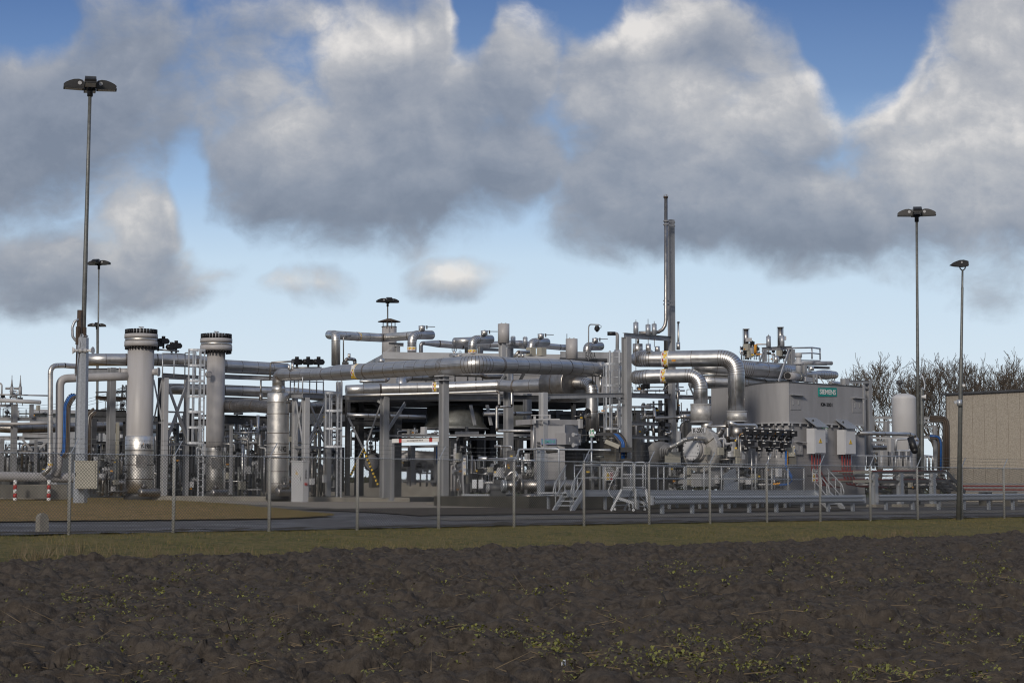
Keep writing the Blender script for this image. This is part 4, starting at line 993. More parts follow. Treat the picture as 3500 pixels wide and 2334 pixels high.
b = MB(); vcyl(b, 'c2', 662, 385, 420, 9, 89.4); vcyl(b, 'c2', 685, 372, 415, 9, 89.4); b.build('nozzle', 'clad_light', pb); b = MB(); vcyl(b, 'c2', 473, 490, 600, 6, 92); vcyl(b, 'c2', 473, 575, 625, 12, 92); b.rings(bend([q('c2', 473, 520, 92), q('c2', 473, 487, 92), q('c2', 530, 487, 91)], rad('c2', 5, 92)), 8); b.build('instrument_stub', 'clad_dull', pb)
# ladder tower right of the slim vessel
t2 = thing('support_tower', 'grey braced steel tower with railed platform right of the slim clad vessel', 'steel tower', q('g5', 265, 1410, 89))
hcol(t2, 'g5', 265, 452, 1410, 88.6, .42, 'steel_pale'); hcol(t2, 'g5', 158, 452, 1410, 90.6, .34, 'steel_pale'); hcol(t2, 'g5', 478, 452, 1410, 92.2, .46); hcol(t2, 'g5', 590, 300, 1410, 93.2, .38)
beam(t2, 'g5', (118, 432, 90.8), (240, 432, 88.4), 46); beam(t2, 'g5', (238, 432, 88.4), (450, 438, 91), 46); beam(t2, 'g5', (165, 934, 90.6), (240, 934, 88.6), 22); beam(t2, 'g5', (290, 936, 88.6), (480, 938, 91.6), 22)
xbrace(t2, 'g5', 298, 480, 88.7, 470, 895, 91.6, 32); xbrace(t2, 'g5', 172, 475, 90.2, 236, 870, 88.8, 26); xbrace(t2, 'g5', 300, 640, 90.2, 470, 920, 93, 20)
railing(t2, [q('g5', 120, 408, 90.8), q('g5', 240, 408, 88.4), q('g5', 442, 412, 91)], 1.05, .8, 'galv', .03)
ladder('caged ladder on the braced tower right of the slim clad vessel', 'g5', 592, 290, 1422, 89.0, .44, (-.85, -.50, 0), (410, 930))
# power cabinet in front
K0 = q('g5', 243, 1478, 87.5)
cab = thing('power_cabinet', 'white free-standing electrical cabinet with warning triangle in front of the ladder tower', 'electrical cabinet', K0)
b = MB(); K, la, lb, h = boxc(b, 'g5', 138, 242, 302, 1078, 1478, 87.5); b.build('housing', 'cab_white', cab)
N1 = -FA; N2 = -FB                            # visible faces: left one looks along -FA, right one along -FB
b = MB(); b.hexa([K + FA * -.04 - FB * .04 + UP * h, K + FA * (la + .04) - FB * .04 + UP * h, K + FA * (la + .04) + FB * (lb + .04) + UP * h, K - FA * .04 + FB * (lb + .04) + UP * h] + [K + FA * -.04 - FB * .04 + UP * (h + .06), K + FA * (la + .04) - FB * .04 + UP * (h + .06), K + FA * (la + .04) + FB * (lb + .04) + UP * (h + .06), K - FA * .04 + FB * (lb + .04) + UP * (h + .06)]); b.build('lid', 'cab_white', cab)
b = MB(); b.bar(K - FA * .012 + FB * .06 + UP * (h * .45 + .25), K - FA * .012 + FB * (lb - .06) + UP * (h * .45 + .25), h - .75, .02, UP); dr = b.build('door', 'cab_white', cab)
b = MB(); b.bar(K - FA * .03 + FB * .14 + UP * h * .53, K - FA * .03 + FB * .14 + UP * h * .64, .03, .03); b.build('handle', 'ink', dr)
def tri_sign(parent, p, X, s, m='yellow'):
    X = Vector(X).normalized(); b = MB(); b.prism([(-s / 2, -s * .43), (s / 2, -s * .43), (0, s * .43)], p, X, UP, .010); o_ = b.build('warning_triangle', m, parent)
    N = X.cross(UP).normalized(); b = MB(); b.prism([(-.02 * s, .22 * s), (.08 * s, .22 * s), (.02 * s, .0), (.10 * s, .0), (-.04 * s, -.32 * s), (.0, -.06 * s), (-.09 * s, -.06 * s)], p + N * .008, X, UP, .006); b.build('bolt_symbol', 'ink', o_)
tri_sign(dr, K - FA * .03 + FB * lb * .52 + UP * h * .74, -FB, .20)
b = MB()
for i, zz in enumerate((.78, .70, .62)): b.cyl(K - FB * .0 + FA * la * .5 + UP * h * zz, K - FB * .03 + FA * la * .5 + UP * h * zz, .045, seg=10)
b.build('lamp_button', 'ink', cab)
b = MB(); b.bar(K - FB * .03 + FA * la * .5 + UP * h * .43, K - FB * .03 + FA * la * .5 + UP * h * .49, .12, .06, FA); b.build('socket', 'red', cab)
b = MB(); K2 = K - UP * .0; b.hexa([K + FA * .05 + FB * .05 - UP * .15, K + FA * (la + .1) + FB * .05 - UP * .15, K + FA * (la + .1) + FB * (lb - .05) - UP * .15, K + FA * .05 + FB * (lb - .05) - UP * .15] + [v - UP * .0 for v in (K + FA * .05 + FB * .05, K + FA * (la - .05) + FB * .05, K + FA * (la - .05) + FB * (lb - .05), K + FA * .05 + FB * (lb - .05))]); b.build('plinth', 'concrete', cab)
# low plinth strip the vessels stand on
b = MB(); a, e = P(520, 1702, 91), P(1400, 1706, 90); b.hexa([Vector((p.x, p.y, gz(p.x, p.y) - .3)) for p in (a, e, e + Vector((2, 12, 0)), a + Vector((-2, 12, 0)))] + [Vector((p.x, p.y, z_)) for p, z_ in ((a, P(520, 1694, 91).z), (e, P(1400, 1700, 90).z), (e + Vector((2, 12, 0)), P(1400, 1700, 90).z), (a + Vector((-2, 12, 0)), P(520, 1694, 91).z))]); tag(b.build('vessel_plinth', 'concrete'), 'long low concrete plinth under the tall vessels and towers', 'plinth')
# ground-level pipework seen through the fence
manifold('cluster of valves and small pipes between the control box and the first tall vessel', 'c1', 655, 850, 1000, 1262, 91, 9, 11, pr=(8, 22), valves=6, boxes=3)
manifold('dense small pipework between the first tall vessel and the ladder', 'c1', 1020, 1330, 1000, 1265, 94.5, 9, 12, pr=(8, 18), valves=5)
manifold('tall dark pipe risers behind the tower between the tall vessels', 'c1', 1110, 1300, 560, 1265, 96.5, 9, 13, pr=(12, 26), valves=2, mats=('clad_dull', 'steel_dark', 'galv_old'))
manifold('valves and pipework between the second tall vessel and the slim clad vessel', 'c2', 225, 505, 880, 1262, 93.5, 11, 14, pr=(8, 20), valves=7, boxes=3)
manifold('pipe risers standing behind the power cabinet and ladder tower', 'g5', 310, 480, 560, 1420, 91.5, 7, 15, pr=(12, 26), valves=3, mats=('clad_dull', 'galv_old'))
manifold('pumps and pipes hidden low behind the slim clad vessel', 'g5', 20, 140, 1000, 1420, 92.5, 4, 16, pr=(14, 30), valves=3)
# small horizontal drums at the vessel feet
for c, x, y, r, Yq, lab in (('c1', 1000, 1240, 28, 90.6, 'small insulated drum lying at the foot of the first tall vessel'), ('c2', 205, 1245, 28, 92.4, 'small insulated drum lying at the foot of the second tall vessel'), ('g5', 80, 1370, 40, 89.6, 'small insulated drum lying at the foot of the slim clad vessel')):
    p = q(c, x, y, Yq); R0 = rad(c, r, Yq); d = FA; o = thing('drum', lab, 'drum', p - UP * R0, 'small drums at the feet of the vessels'); b = MB(); b.rings([(p - d * .5, R0), (p + d * .5, R0)], 20, cap=(0, 0)); b.dome(p - d * .5, -d, R0, R0 * .4, 20); b.dome(p + d * .5, d, R0, R0 * .4, 20); b.build('shell', 'clad_dull', o); valve(o, p + UP * R0 * 1.3 - FA * .3, .13)
# far left pipe racks
def rack(label, c, cols, beams, Y, m='steel_grey', braces=(), name='pipe_rack'):
    o = thing(name, label, 'steel frame', q(c, cols[0][0], cols[0][2], Y))
    for x, y0, y1, w in cols: hcol(o, c, x, y0, y1, Y, w, m, foot=False)
    for x0, y0, x1, y1, h in beams: beam(o, c, (x0, y0, Y), (x1, y1, Y + .4), h, m)
    for x0, y0, x1, y1, w in braces: brace(o, c, (x0, y0, Y), (x1, y1, Y + .2), w, m)
    return o
rack('grey steel pipe rack at the far left with knee braces', 'c1', [(88, 650, 1110, .45), (5, 880, 1110, .4), (237, 880, 1110, .22), (210, 650, 740, .3)], [(-60, 748, 330, 748, 26), (-60, 876, 330, 876, 28), (-60, 970, 330, 975, 16), (-60, 660, 120, 660, 16), (150, 855, 320, 860, 30)], 108, braces=[(150, 885, 215, 960, 14), (330, 885, 250, 960, 14)])
pipe('plain grey pipe with rounded end on top of the far left rack', 'c1', [(-80, 620, 106), (120, 628, 106), (268, 636, 106)], 14, 'steel_pale', False, dome=(0, 1))
pipe('thin straight pipe along the top of the far left rack', 'c1', [(-80, 582, 107), (160, 588, 107), (330, 592, 107.5)], 5, 'steel_pale', False)
pipe('big dull clad pipe lying in the far left rack', 'c1', [(-100, 800, 109), (100, 812, 109), (840, 795, 113)], 32, 'clad_dull', True, step=.7)
pipe('pale slim pipe above the big dull clad pipe in the far left rack', 'c1', [(-80, 776, 107.6), (120, 780, 107.6), (360, 774, 108)], 9, 'vessel_grey', False)
pipe('pale slim pipe behind the tall mast, above the dull clad pipe', 'c1', [(560, 765, 112), (850, 765, 113)], 10, 'vessel_grey', False)
manifold('small valves on the top of the far left rack', 'c1', 0, 160, 560, 660, 107.5, 5, 21, pr=(4, 9), valves=5, boxes=0, tags=2)
manifold('dark pipework inside the far left rack', 'c1', -30, 330, 660, 760, 111, 10, 22, pr=(4, 12), valves=4, boxes=1, mats=('steel_dark', 'galv_old', 'steel_grey'))
manifold('row of vertical pipes at ground level under the far left rack', 'c1', -20, 330, 890, 1112, 110, 16, 23, pr=(8, 22), valves=4, boxes=1, mats=('steel_dark', 'galv_old', 'steel_grey', 'clad_dull'))
manifold('pipework behind the tall mast sleeve under the grey rack', 'c1', 560, 850, 840, 1250, 104, 12, 24, pr=(6, 18), valves=5, boxes=2, mats=('steel_dark', 'galv_old', 'steel_grey', 'clad_dull', 'steel_pale'))
manifold('valves on the upper beam behind the tall mast', 'c1', 630, 840, 575, 700, 104, 5, 25, pr=(5, 9), valves=4, boxes=0, tags=0, mats=('steel_dark', 'galv_old'))
# relief valves with goosenecks on the far left skyline
for x, lab in ((78, 'small safety valve on the far left rack, left of the pair'), (135, 'small safety valve on the far left rack, right of the pair')):
    p = q('c1', x, 585, 106.4); o = thing('safety_valve', lab, 'valve', p, 'pair of safety valves on the far left rack'); b = MB(); b.cyl(p, p + UP * .45, .10, seg=10); b.cyl(p + UP * .45, p + UP * .85, .07, .03, seg=10); b.cyl(p + UP * .85, p + UP * 1.1, .02, seg=6); b.cyl(p + UP * .35, p + UP * .35 + Vector((-.35, 0, 0)), .07, seg=10); b.build('valve_body', 'steel_grey', o)
b = MB(); b.rings(bend([q('c1', 12, 590, 107), q('c1', 12, 510, 107), q('c1', -30, 508, 107)], .05), 6); tag(b.build('vent_pipe', 'steel_pale'), 'thin bent vent pipe at the far left edge', 'pipe')
# low building far behind on the left
b = MB(); a, e = q('c1', 200, 742, 190), q('c1', 900, 742, 196); b.hexa([Vector((p.x, p.y, 1)) for p in (a, e, e + Vector((0, 14, 0)), a + Vector((0, 14, 0)))] + [Vector((p.x, p.y, q('c1', 200, 682, 190).z)) for p in (a, e, e + Vector((0, 14, 0)), a + Vector((0, 14, 0)))]); b.bar(q('c1', 200, 690, 189.9) - UP * .3, q('c1', 900, 690, 195.9) - UP * .3, .1, .9, UP)
tag(b.build('low_building', 'steel_pale'), 'long low grey flat-roofed building far behind the left pipe racks', 'building')
# lattice pylons far away
def pylon(label, x, ytop, Y):
    base = q('c1', x, 1225, Y); base.z = 1.1; H = q('c1', x, ytop, Y).z - 1.1; o = thing('pylon', label, 'pylon', base, 'far power line pylons')
    b = MB(); w = lambda k: 3.2 * (1 - k) ** 1.3 + .5
    for n in range(14):
        k0, k1 = n / 14, (n + 1) / 14
        for sx in (-1, 1):
            for sy in (-1, 1):
                b.bar(base + Vector((sx * w(k0), sy * w(k0), H * k0)), base + Vector((sx * w(k1), sy * w(k1), H * k1)), .22, .22); b.bar(base + Vector((sx * w(k0), sy * w(k0), H * k0)), base + Vector((-sx * w(k1), sy * w(k1), H * k1)), .12, .12)
    b.build('lattice_mast', 'far_steel', o)
    for k, l in ((.62, 8), (.78, 6.5), (.93, 5)):
        b = MB()
        for sx in (-1, 1): b.bar(base + Vector((0, 0, H * k)), base + Vector((sx * l, 0, H * k - .2)), .25, .25); b.bar(base + Vector((0, 0, H * k + 1.5)), base + Vector((sx * l, 0, H * k - .2)), .18, .18)
        b.build('cross_arm', 'far_steel', o)
pylon('lattice power pylon far away, just left of the first tall vessel', 823, 520, 520)
for i in range(3):
    a, e = q('c1', 823, 548 + i * 22, 520), q('c1', -300, 560 + i * 18, 700); b = MB(); b.rings([(a.lerp(e, k / 12) - UP * 5 * (1 - (2 * k / 12 - 1) ** 2), .05) for k in range(13)], 4); tag(b.build('power_line', 'far_steel'), 'far power line wires running from the lattice pylon to the left', 'power line', 'far power line wires')
# ------------------------------------------------------------------ centre: air cooler on its deck, pipes, stack, skid
ac = thing('air_cooler', 'big grey air cooler bank on the steel deck, lettered E-1301A at its right end', 'air cooler', q('c3', 600, 1290, 96))
def slab(mb, c, pts, Y0, Y1, ytop, ybot, mi=0):   # long box following a picture line, near face at Y0..Y1
    (xa, ya), (xb, yb) = pts; A, B = q(c, xa, ya, Y0), q(c, xb, yb, Y1); return A, B
def wallbox(mb, A, B, z0, z1, depth, mi=0):
    A, B = Vector((A.x, A.y, 0)), Vector((B.x, B.y, 0)); n = (B - A).normalized(); n = Vector((-n.y, n.x, 0)) * depth
    r = [A, B, B + n, A + n]; return mb.hexa([p + UP * z0 for p in r] + [p + UP * z1 for p in r], mi)
A, B = q('c3', 30, 335, 95), q('c4', 350, 318, 97.5); zt = q('c3', 500, 312, 95.5).z; zb = q('c3', 500, 600, 95.5).z
b = MB(); wallbox(b, A, B, zb, zt, 9.0); b.build('tube_bundle_casing', 'box_grey', ac)
b = MB(); A2, B2 = A + Vector((-.1, -.08, 0)), B + Vector((0, -.08, 0)); wallbox(b, A2, B2, zt - .30, zt + .06, .07); b.build('top_channel', 'steel_pale', ac)
b = MB(); wallbox(b, A2, B2, zt - 1.02, zt - .92, .07); b.build('flange_strip', 'steel_pale', ac)
# header box row of plugs under the lettering
Pn = q('f3', 620, 652, 97.2)
b = MB(); a, e = q('f3', 80, 640, 96.7), q('f3', 1200, 660, 97.4); b.bar(a, e, .08, rad('f3', 120, 97), UP.cross(FA)); b.build('header_box', 'steel_grey', ac)
b = MB(); a, e = q('f3', 80, 720, 96.6), q('f3', 1000, 742, 97.2); n = 44
for i in range(n): p = a.lerp(e, i / n); b.cyl(p + Vector((0, -.02, .06)), p + Vector((0, -.16, -.02)), .045, seg=6)
b.build('header_plugs', 'steel_dark', ac)
text('E-1301A', q('f3', 620, 648, 96.4), (B - A), UP, rad('f3', 185, 96.4), 'ink', ac, 'lettering', .30)
# walkway beams, stiffeners and dark plenum
for x in (305, 360, 500, 585, 640, 685, 1170, 1195):
    b = MB(); vcyl(b, 'c3', x, 455, 500, 5, 94.4, seg=6); b.build('stay_bar', 'steel_dark', ac)
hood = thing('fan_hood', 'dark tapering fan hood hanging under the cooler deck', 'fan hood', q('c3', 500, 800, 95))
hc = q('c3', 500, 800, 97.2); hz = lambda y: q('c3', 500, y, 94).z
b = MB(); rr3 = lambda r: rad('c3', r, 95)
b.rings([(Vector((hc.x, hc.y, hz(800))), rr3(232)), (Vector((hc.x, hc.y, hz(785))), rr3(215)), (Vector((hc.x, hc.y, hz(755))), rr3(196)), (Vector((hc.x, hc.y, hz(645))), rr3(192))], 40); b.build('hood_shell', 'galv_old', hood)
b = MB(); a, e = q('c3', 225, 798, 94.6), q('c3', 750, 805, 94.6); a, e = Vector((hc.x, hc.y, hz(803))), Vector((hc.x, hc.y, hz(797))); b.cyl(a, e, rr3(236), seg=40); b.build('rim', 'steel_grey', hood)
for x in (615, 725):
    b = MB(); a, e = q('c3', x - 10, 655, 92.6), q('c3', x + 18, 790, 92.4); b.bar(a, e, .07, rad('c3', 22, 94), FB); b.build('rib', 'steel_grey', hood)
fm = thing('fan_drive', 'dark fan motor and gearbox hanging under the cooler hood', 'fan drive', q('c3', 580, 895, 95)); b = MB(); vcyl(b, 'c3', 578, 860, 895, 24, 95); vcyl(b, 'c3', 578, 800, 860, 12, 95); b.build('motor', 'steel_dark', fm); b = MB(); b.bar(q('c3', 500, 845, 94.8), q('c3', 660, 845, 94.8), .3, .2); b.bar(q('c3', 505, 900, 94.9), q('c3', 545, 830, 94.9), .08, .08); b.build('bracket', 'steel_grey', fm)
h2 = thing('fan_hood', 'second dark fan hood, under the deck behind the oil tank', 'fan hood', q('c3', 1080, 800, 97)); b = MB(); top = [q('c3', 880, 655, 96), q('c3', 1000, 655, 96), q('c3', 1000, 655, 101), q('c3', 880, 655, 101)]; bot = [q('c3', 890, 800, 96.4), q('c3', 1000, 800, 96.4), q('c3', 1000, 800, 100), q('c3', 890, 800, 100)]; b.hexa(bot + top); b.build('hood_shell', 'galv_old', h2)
# deck
dk = thing('cooler_deck', 'grey steel deck with columns carrying the air cooler and its pipes', 'steel deck', q('c3', 430, 1290, 90))
beam(dk, 'c2', (1040, 604, 90.2), ('c3', 840, 598, 91.5), 34); beam(dk, 'c2', (1040, 628, 91), ('c3', 840, 618, 92.5), 14, 'steel_dark')
beam(dk, 'c3', (840, 600, 91.8), ('c4', 350, 618, 95), 26, 'steel_dark'); beam(dk, 'c2', (1050, 770, 94.5), ('c2', 1290, 775, 95.5), 36, 'steel_dark'); beam(dk, 'c3', (45, 860, 91), ('c3', 1010, 856, 93.5), 16); beam(dk, 'c3', (45, 884, 95), ('c3', 1010, 878, 96), 20, 'steel_dark')
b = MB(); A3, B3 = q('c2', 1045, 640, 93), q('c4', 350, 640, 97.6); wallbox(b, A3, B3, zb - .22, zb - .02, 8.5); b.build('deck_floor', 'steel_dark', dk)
hcol(dk, 'c2', 1300, 600, 1275, 90.3, .52); hcol(dk, 'c3', 858, 270, 930, 90.6, .56, foot=False); hcol(dk, 'c3', 858, 930, 1250, 90.6, .56)
hcol(dk, 'c2', 1052, 625, 1260, 93, .3, 'steel_dark'); hcol(dk, 'c2', 1130, 640, 1262, 96, .55, 'steel_dark'); hcol(dk, 'c3', 475, 890, 1282, 94.5, .6, 'steel_dark'); hcol(dk, 'c3', 100, 700, 1285, 94, .7, 'steel_dark'); hcol(dk, 'c3', 650, 880, 1240, 101, .8, 'steel_dark'); hcol(dk, 'c3', 815, 880, 1240, 99, .55, 'steel_dark'); hcol(dk, 'c3', 930, 880, 1240, 98, .5, 'steel_dark'); hcol(dk, 'c3', 600, 880, 1240, 103, .28, 'steel_grey'); hcol(dk, 'c3', 690, 880, 1240, 104, .3, 'steel_pale')
hcol(dk, 'c3', 985, 580, 770, 94, .5, foot=False); hcol(dk, 'c4', 20, 610, 900, 97, .3, 'steel_dark', foot=False)
brace(dk, 'c3', (165, 645, 92.2), (48, 825, 90.4), 26); brace(dk, 'c3', (835, 450, 90.5), (768, 552, 90), 18); brace(dk, 'c3', (960, 445, 91), (900, 560, 91), 22, 'steel_dark'); brace(dk, 'c2', (1280, 640, 90.6), (1180, 920, 91.6), 14); brace(dk, 'c2', (1060, 740, 91.4), (1155, 940, 91.6), 14)
brace(dk, 'c2', (1255, 625, 90.4), (1298, 650, 90.4), 18)
hb = thing('striped_brace', 'pair of crossing braces with black and yellow warning stripes under the deck', 'steel brace', q('c2', 1165, 960, 91.6))
for x1, y1 in ((1072, 1130), (1262, 1200)):
    A, B = q('c2', 1160, 945, 91.6), q('c2', x1, y1, 91.2); n = 22; b = MB()
    for i in range(n): b.bar(A.lerp(B, i / n), A.lerp(B, (i + 1) / n), .06, .09, None, i % 2)
    b.build('striped_bar', ['yellow', 'ink'], hb)
# front column under the big pipe
fc = thing('pipe_support_column', 'single tall grey column with top plate standing under the bend of the big clad pipe', 'column', q('c3', 422, 1300, 80.4)); hcol(fc, 'c3', 424, 462, 1300, 80.4, .50)
b = MB(); t = q('c3', 430, 462, 80.4); b.box(t - UP * .02, .62, .62, .05, YAW); b.build('top_plate', 'steel_pale', fc); b = MB(); t = q('c3', 430, 492, 80.4); b.box(t, .60, .60, .04, YAW); b.build('collar_plate', 'steel_pale', fc)
b = MB(); t = q('c3', 422, 1302, 80.4); t.z = gz(t.x, t.y) - .1; b.box(t, 1.0, 1.0, .22, YAW); b.build('footing', 'concrete', fc)
# height bar
hbx = thing('height_barrier', 'white and red height limit bar across the passage under the deck', 'height barrier', q('c3', 75, 1295, 86.5))
A, B = q('c3', 80, 895, 86.2), q('c3', 398, 888, 85.2); cuts = [0, .145, .205, .47, .475, .785, .85, 1]; b = MB()
for i in range(7): b.bar(A.lerp(B, cuts[i]), A.lerp(B, cuts[i + 1]), .06, .18, None, 1 if i in (1, 5) else 0)
cb = b.build('crossbar', ['white', 'red'], hbx)
text('MAX. DOORRIJHOOGTE  4M 50 CM', A.lerp(B, .48) + Vector((0, -.04, -.01)), B - A, UP, (B - A).length * .34, 'ink', hbx, 'lettering', .06)
hcol(hbx, 'c3', 75, 885, 1295, 86.4, .28, 'steel_grey', 'post'); hcol(hbx, 'c3', 396, 885, 1290, 85.4, .2, 'steel_grey', 'post')
# deck-level pipes
pipe('clad pipe running level along the deck edge, with marker band and silencer, then turning down', 'c3', [('c2', 1045, 557, 89.5, 36), ('c3', 0, 547, 90, 36), (370, 540, 90.2, 38), (800, 524, 90, 40), (900, 530, 89.5, 43), (1138, 522, 88.5, 47), ('c4', 40, 510, 87, 42), ('c4', 143, 512, 86.4, 43), ('c4', 143, 830, 86.4, 43)], 40, 'clad', True, k=.95, n=8, step=.75, bands=((1, .98),))
sil = MB(); a, e = q('c3', 1146, 518, 88.3), q('c4', 30, 510, 86.9); sil.rings([(a, .45), (a + (e - a) * .04, .83), (a + (e - a) * .5, .83), (e - (e - a) * .02, .83), (e, .80)], 26, 0, seam={2}); tag(sil.build('silencer', ['clad_dull', 'seam']), 'fat clad silencer drum on the deck pipe before it turns down', 'silencer')
pipe('thin clad pipe along the deck edge, dropping down by the tall column', 'c3', [('c2', 1040, 592, 88.6, 9), (0, 586, 88.6, 9), (400, 576, 88.2, 9), (795, 562, 87.4, 9), (796, 665, 87.4, 9), (780, 668, 87.2, 10), (780, 828, 87.2, 10), (1020, 828, 86, 10)], 9, 'clad_light', True, k=.9, step=2.5)
pipe('thin vertical clad pipe right of the tall deck column', 'c3', [(880, 445, 89.6, 8), (880, 665, 89.6, 8), (800, 668, 89, 8)], 8, 'clad_light', True, k=.9, step=2)
pipe('drain pipe with horizontal offset below the deck bar', 'c3', [(812, 1000, 86.5, 8), (812, 930, 86.5, 8), (765, 930, 86.6, 8)], 8, 'clad_light', False, k=.6)
pipe('drain pipe beside the oil tank, bent twice', 'c3', [(812, 932, 86.4, 8), (880, 932, 86.2, 8), (880, 990, 86.2, 8)], 8, 'clad_light', False, k=.6)
pipe('short clad elbow joining the level deck pipe from above', 'f1', [(1430, 1260, 90.5, 95), (1420, 1080, 91, 95), (1560, 1040, 92, 70), (2091, 1050, 94, 60)], 80, 'clad', True, k=.8, step=.7)
pipe('clad pipe behind the tower at mid height, ending in an elbow', 'c2', [(1035, 685, 96.5, 38), (1100, 688, 97, 38), (1150, 700, 98, 38), (1290, 720, 100, 30)], 38, 'clad_dull', True, step=.5)
pipe('plain dull header along the cooler front below the big pipe', 'f2', [('f1', 1500, 1052, 92.8, 30), (190, 990, 93.4, 40), (760, 1000, 93.8, 40), (820, 1035, 94, 44), (1160, 1030, 94.4, 44)], 40, 'clad_dull', True, step=.9)
pipe('slim clad vent line on the cooler left end, above the deck pipe', 'f1', [(680, 1115, 92), (1150, 1105, 92.5), (1200, 1060, 92.6)], 28, 'clad', True, step=.6)
# pipes over the cooler
pipe('shiny clad pipe rising beside the stack, turning over and running right to its capped header', 'f1', [(250, 830, 93.2), (250, 282, 93.2), (130, 282, 94.6), (600, 312, 96.6), (1085, 338, 98.6, 78), (1560, 305, 97.6, 78), (1700, 290, 97.2, 80)], 80, 'clad_light', True, k=.75, n=7, step=.9, bands=((3, .08), ))
def uhead(label, c, x, ytop, ybot, xr, yr, r, Y, stub, band_f, back=None):
    o = pipe(label, c, [(x, ybot, Y, r), (x, ytop, Y, r), (xr, yr, Y + .9, r)], r, 'clad', True, dome=(0, 1), k=.95, n=6, step=1.2, bands=((0, band_f),) if band_f else (), cat='header pipe', group='clad header pipes with capped ends over the cooler')
    sx, sy0, sy1, sr = stub; b = MB(); vcyl(b, c, sx, sy0, sy1, sr, Y + .4, r1=sr * 1.1); s_ = b.build('nozzle', 'clad_light', o)
    b = MB(); p = q(c, sx + sr * 1.6, sy0 + 14, Y + .3); b.bar(p - UP * .12, p + UP * .06, .05, .05); b.bar(p, p + Vector((.42, .05, .0)), .035, .035); b.bar(q(c, sx, sy0 - 8, Y + .4), p, .03, .03); b.build('valve_lever', 'steel_dark', s_)
    if back: pipe(None, c, back, r * .95, 'clad', True, dome=(1, 0), parent=o, part_name='rear_branch')
    return o
uhead('leftmost capped header pipe over the cooler, elbow wearing a red and yellow marker band', 'f1', 1610, 282, 675, 1960, 288, 82, 96, (1787, 125, 205, 56), .36)
uhead('second capped header pipe over the cooler, joined by a round-ended drum at its left', 'f2', 600, 370, 620, 930, 366, 80, 96, (812, 210, 290, 58), .16, [(280, 410, 98), (640, 395, 98)])
uhead('third capped header pipe over the cooler, behind the twin small spring cans', 'f2', 1650, 415, 640, 1930, 420, 76, 97, (1822, 268, 345, 54), None)
uhead('fourth capped header pipe over the cooler, beside the camera pole', 'f3', 560, 490, 640, 800, 488, 76, 97.5, (702, 345, 420, 52), None)
pipe('long slim clad pipe at the cooler back, passing behind the capped headers', 'f1', [(1772, 670, 99, 36), (1772, 430, 99, 36), (2091, 445, 99.6, 66), ('f2', 420, 480, 100, 62), ('f2', 900, 462, 100.6, 60), ('f2', 1440, 440, 101, 58), ('f3', 60, 505, 102.5, 54), ('f3', 180, 510, 102.8, 54)], 60, 'clad', True, k=.8, step=1.0)
pipe('thin vent line bent over beside the rising clad pipe', 'f1', [(386, 780, 92.6), (386, 315, 92.6), (520, 305, 92.8)], 11, 'clad_dull', False, k=2.5)
o = pipe('small gooseneck clad pipe with stub left of the stack', 'f1', [(420, 770, 92.8, 32), (440, 720, 92.8, 32), (520, 715, 93, 32), (590, 730, 93.2, 32), (590, 810, 93.2, 32)], 32, 'clad', True, k=.5, step=.5)
b = MB(); vcyl(b, 'f1', 488, 617, 700, 26, 92.9); b.build('nozzle', 'clad_light', o); b = MB(); b.box(q('f1', 420, 825, 92.2), rad('f1', 110, 92), .3, rad('f1', 55, 92), 0); b.build('actuator', 'black', o)
# stack with rain cap
S0 = q('f1', 1203, 700, 104); st = thing('exhaust_stack', 'short grey exhaust stack with flat conical rain cap behind the cooler pipes', 'stack', S0)
b = MB(); vcyl(b, 'f1', 1203, 140, 700, 132, 104, seg=28); b.build('stack_pipe', 'vessel_grey', st); b = MB(); vcyl(b, 'f1', 1203, 136, 150, 137, 104, seg=28); b.build('rim', 'steel_dark', st)
b = MB(); vcyl(b, 'f1', 1203, -5, 48, 205, 104, seg=28, r1=40); vcyl(b, 'f1', 1203, 46, 54, 205, 104, seg=28); b.build('rain_cap', 'rust_brown', st)
for dx_ in (-108, -40, 45, 105): b = MB(); vcyl(b, 'f1', 1203 + dx_, 48, 175, 8, 103.2 if abs(dx_) < 60 else 104, seg=6); b.build('cap_strut', 'rust_brown', st)
ps = thing('pipe_prop', 'grey braced bracket propping the pipe in front of the exhaust stack', 'pipe support', q('f1', 1340, 690, 98.5)); hcol(ps, 'f1', 1345, 460, 690, 98.5, .36, foot=False); beam(ps, 'f1', (1195, 455, 98.6), (1460, 462, 98.4), 66); brace(ps, 'f1', (1255, 500, 98.5), (1030, 690, 98.5), 34)
ps2 = thing('pipe_prop', 'grey prop block under the second capped header pipe', 'pipe support', q('f2', 740, 600, 97)); hcol(ps2, 'f2', 740, 490, 620, 97.4, .35, foot=False); hcol(ps2, 'f2', 490, 505, 620, 97.6, .2, 'steel_dark', foot=False); beam(ps2, 'f2', (780, 545, 97.4), (1080, 555, 98), 50)
# spring cans
def can(label, c, x, y0, y1, r, Y, m='vessel_grey', group='grey spring cans over the pipes', post=None, rod=None):
    o = thing('spring_can', label, 'spring can', q(c, x, y1, Y), group); b = MB(); vcyl(b, c, x, y0, y1, r, Y, seg=22); b.build('can_shell', m, o)
    for k in (-1, 1):
        b = MB(); p = q(c, x + k * r * .36, y0, Y); b.cyl(p + Vector((-.03, 0, 0)), p + Vector((.03, 0, .0)), max(.05, rad(c, r * .14, Y)), seg=8) if not rod else b.cyl(p, p + UP * .03, .03, seg=6); b.build('lug', m, o)
    if post: b = MB(); p0, p1 = q(c, post[0], post[2], Y), q(c, post[0], post[1], Y); b.ibeam(p0, Vector((p0.x, p0.y, p1.z)), rad(c, post[3], Y), rad(c, post[3], Y), FA); b.build('post', 'steel_pale', o)
    if rod: b = MB(); vcyl(b, c, x, rod[0], rod[1], 5, Y, seg=6); b.build('rod', 'rust_brown', o)
    return o
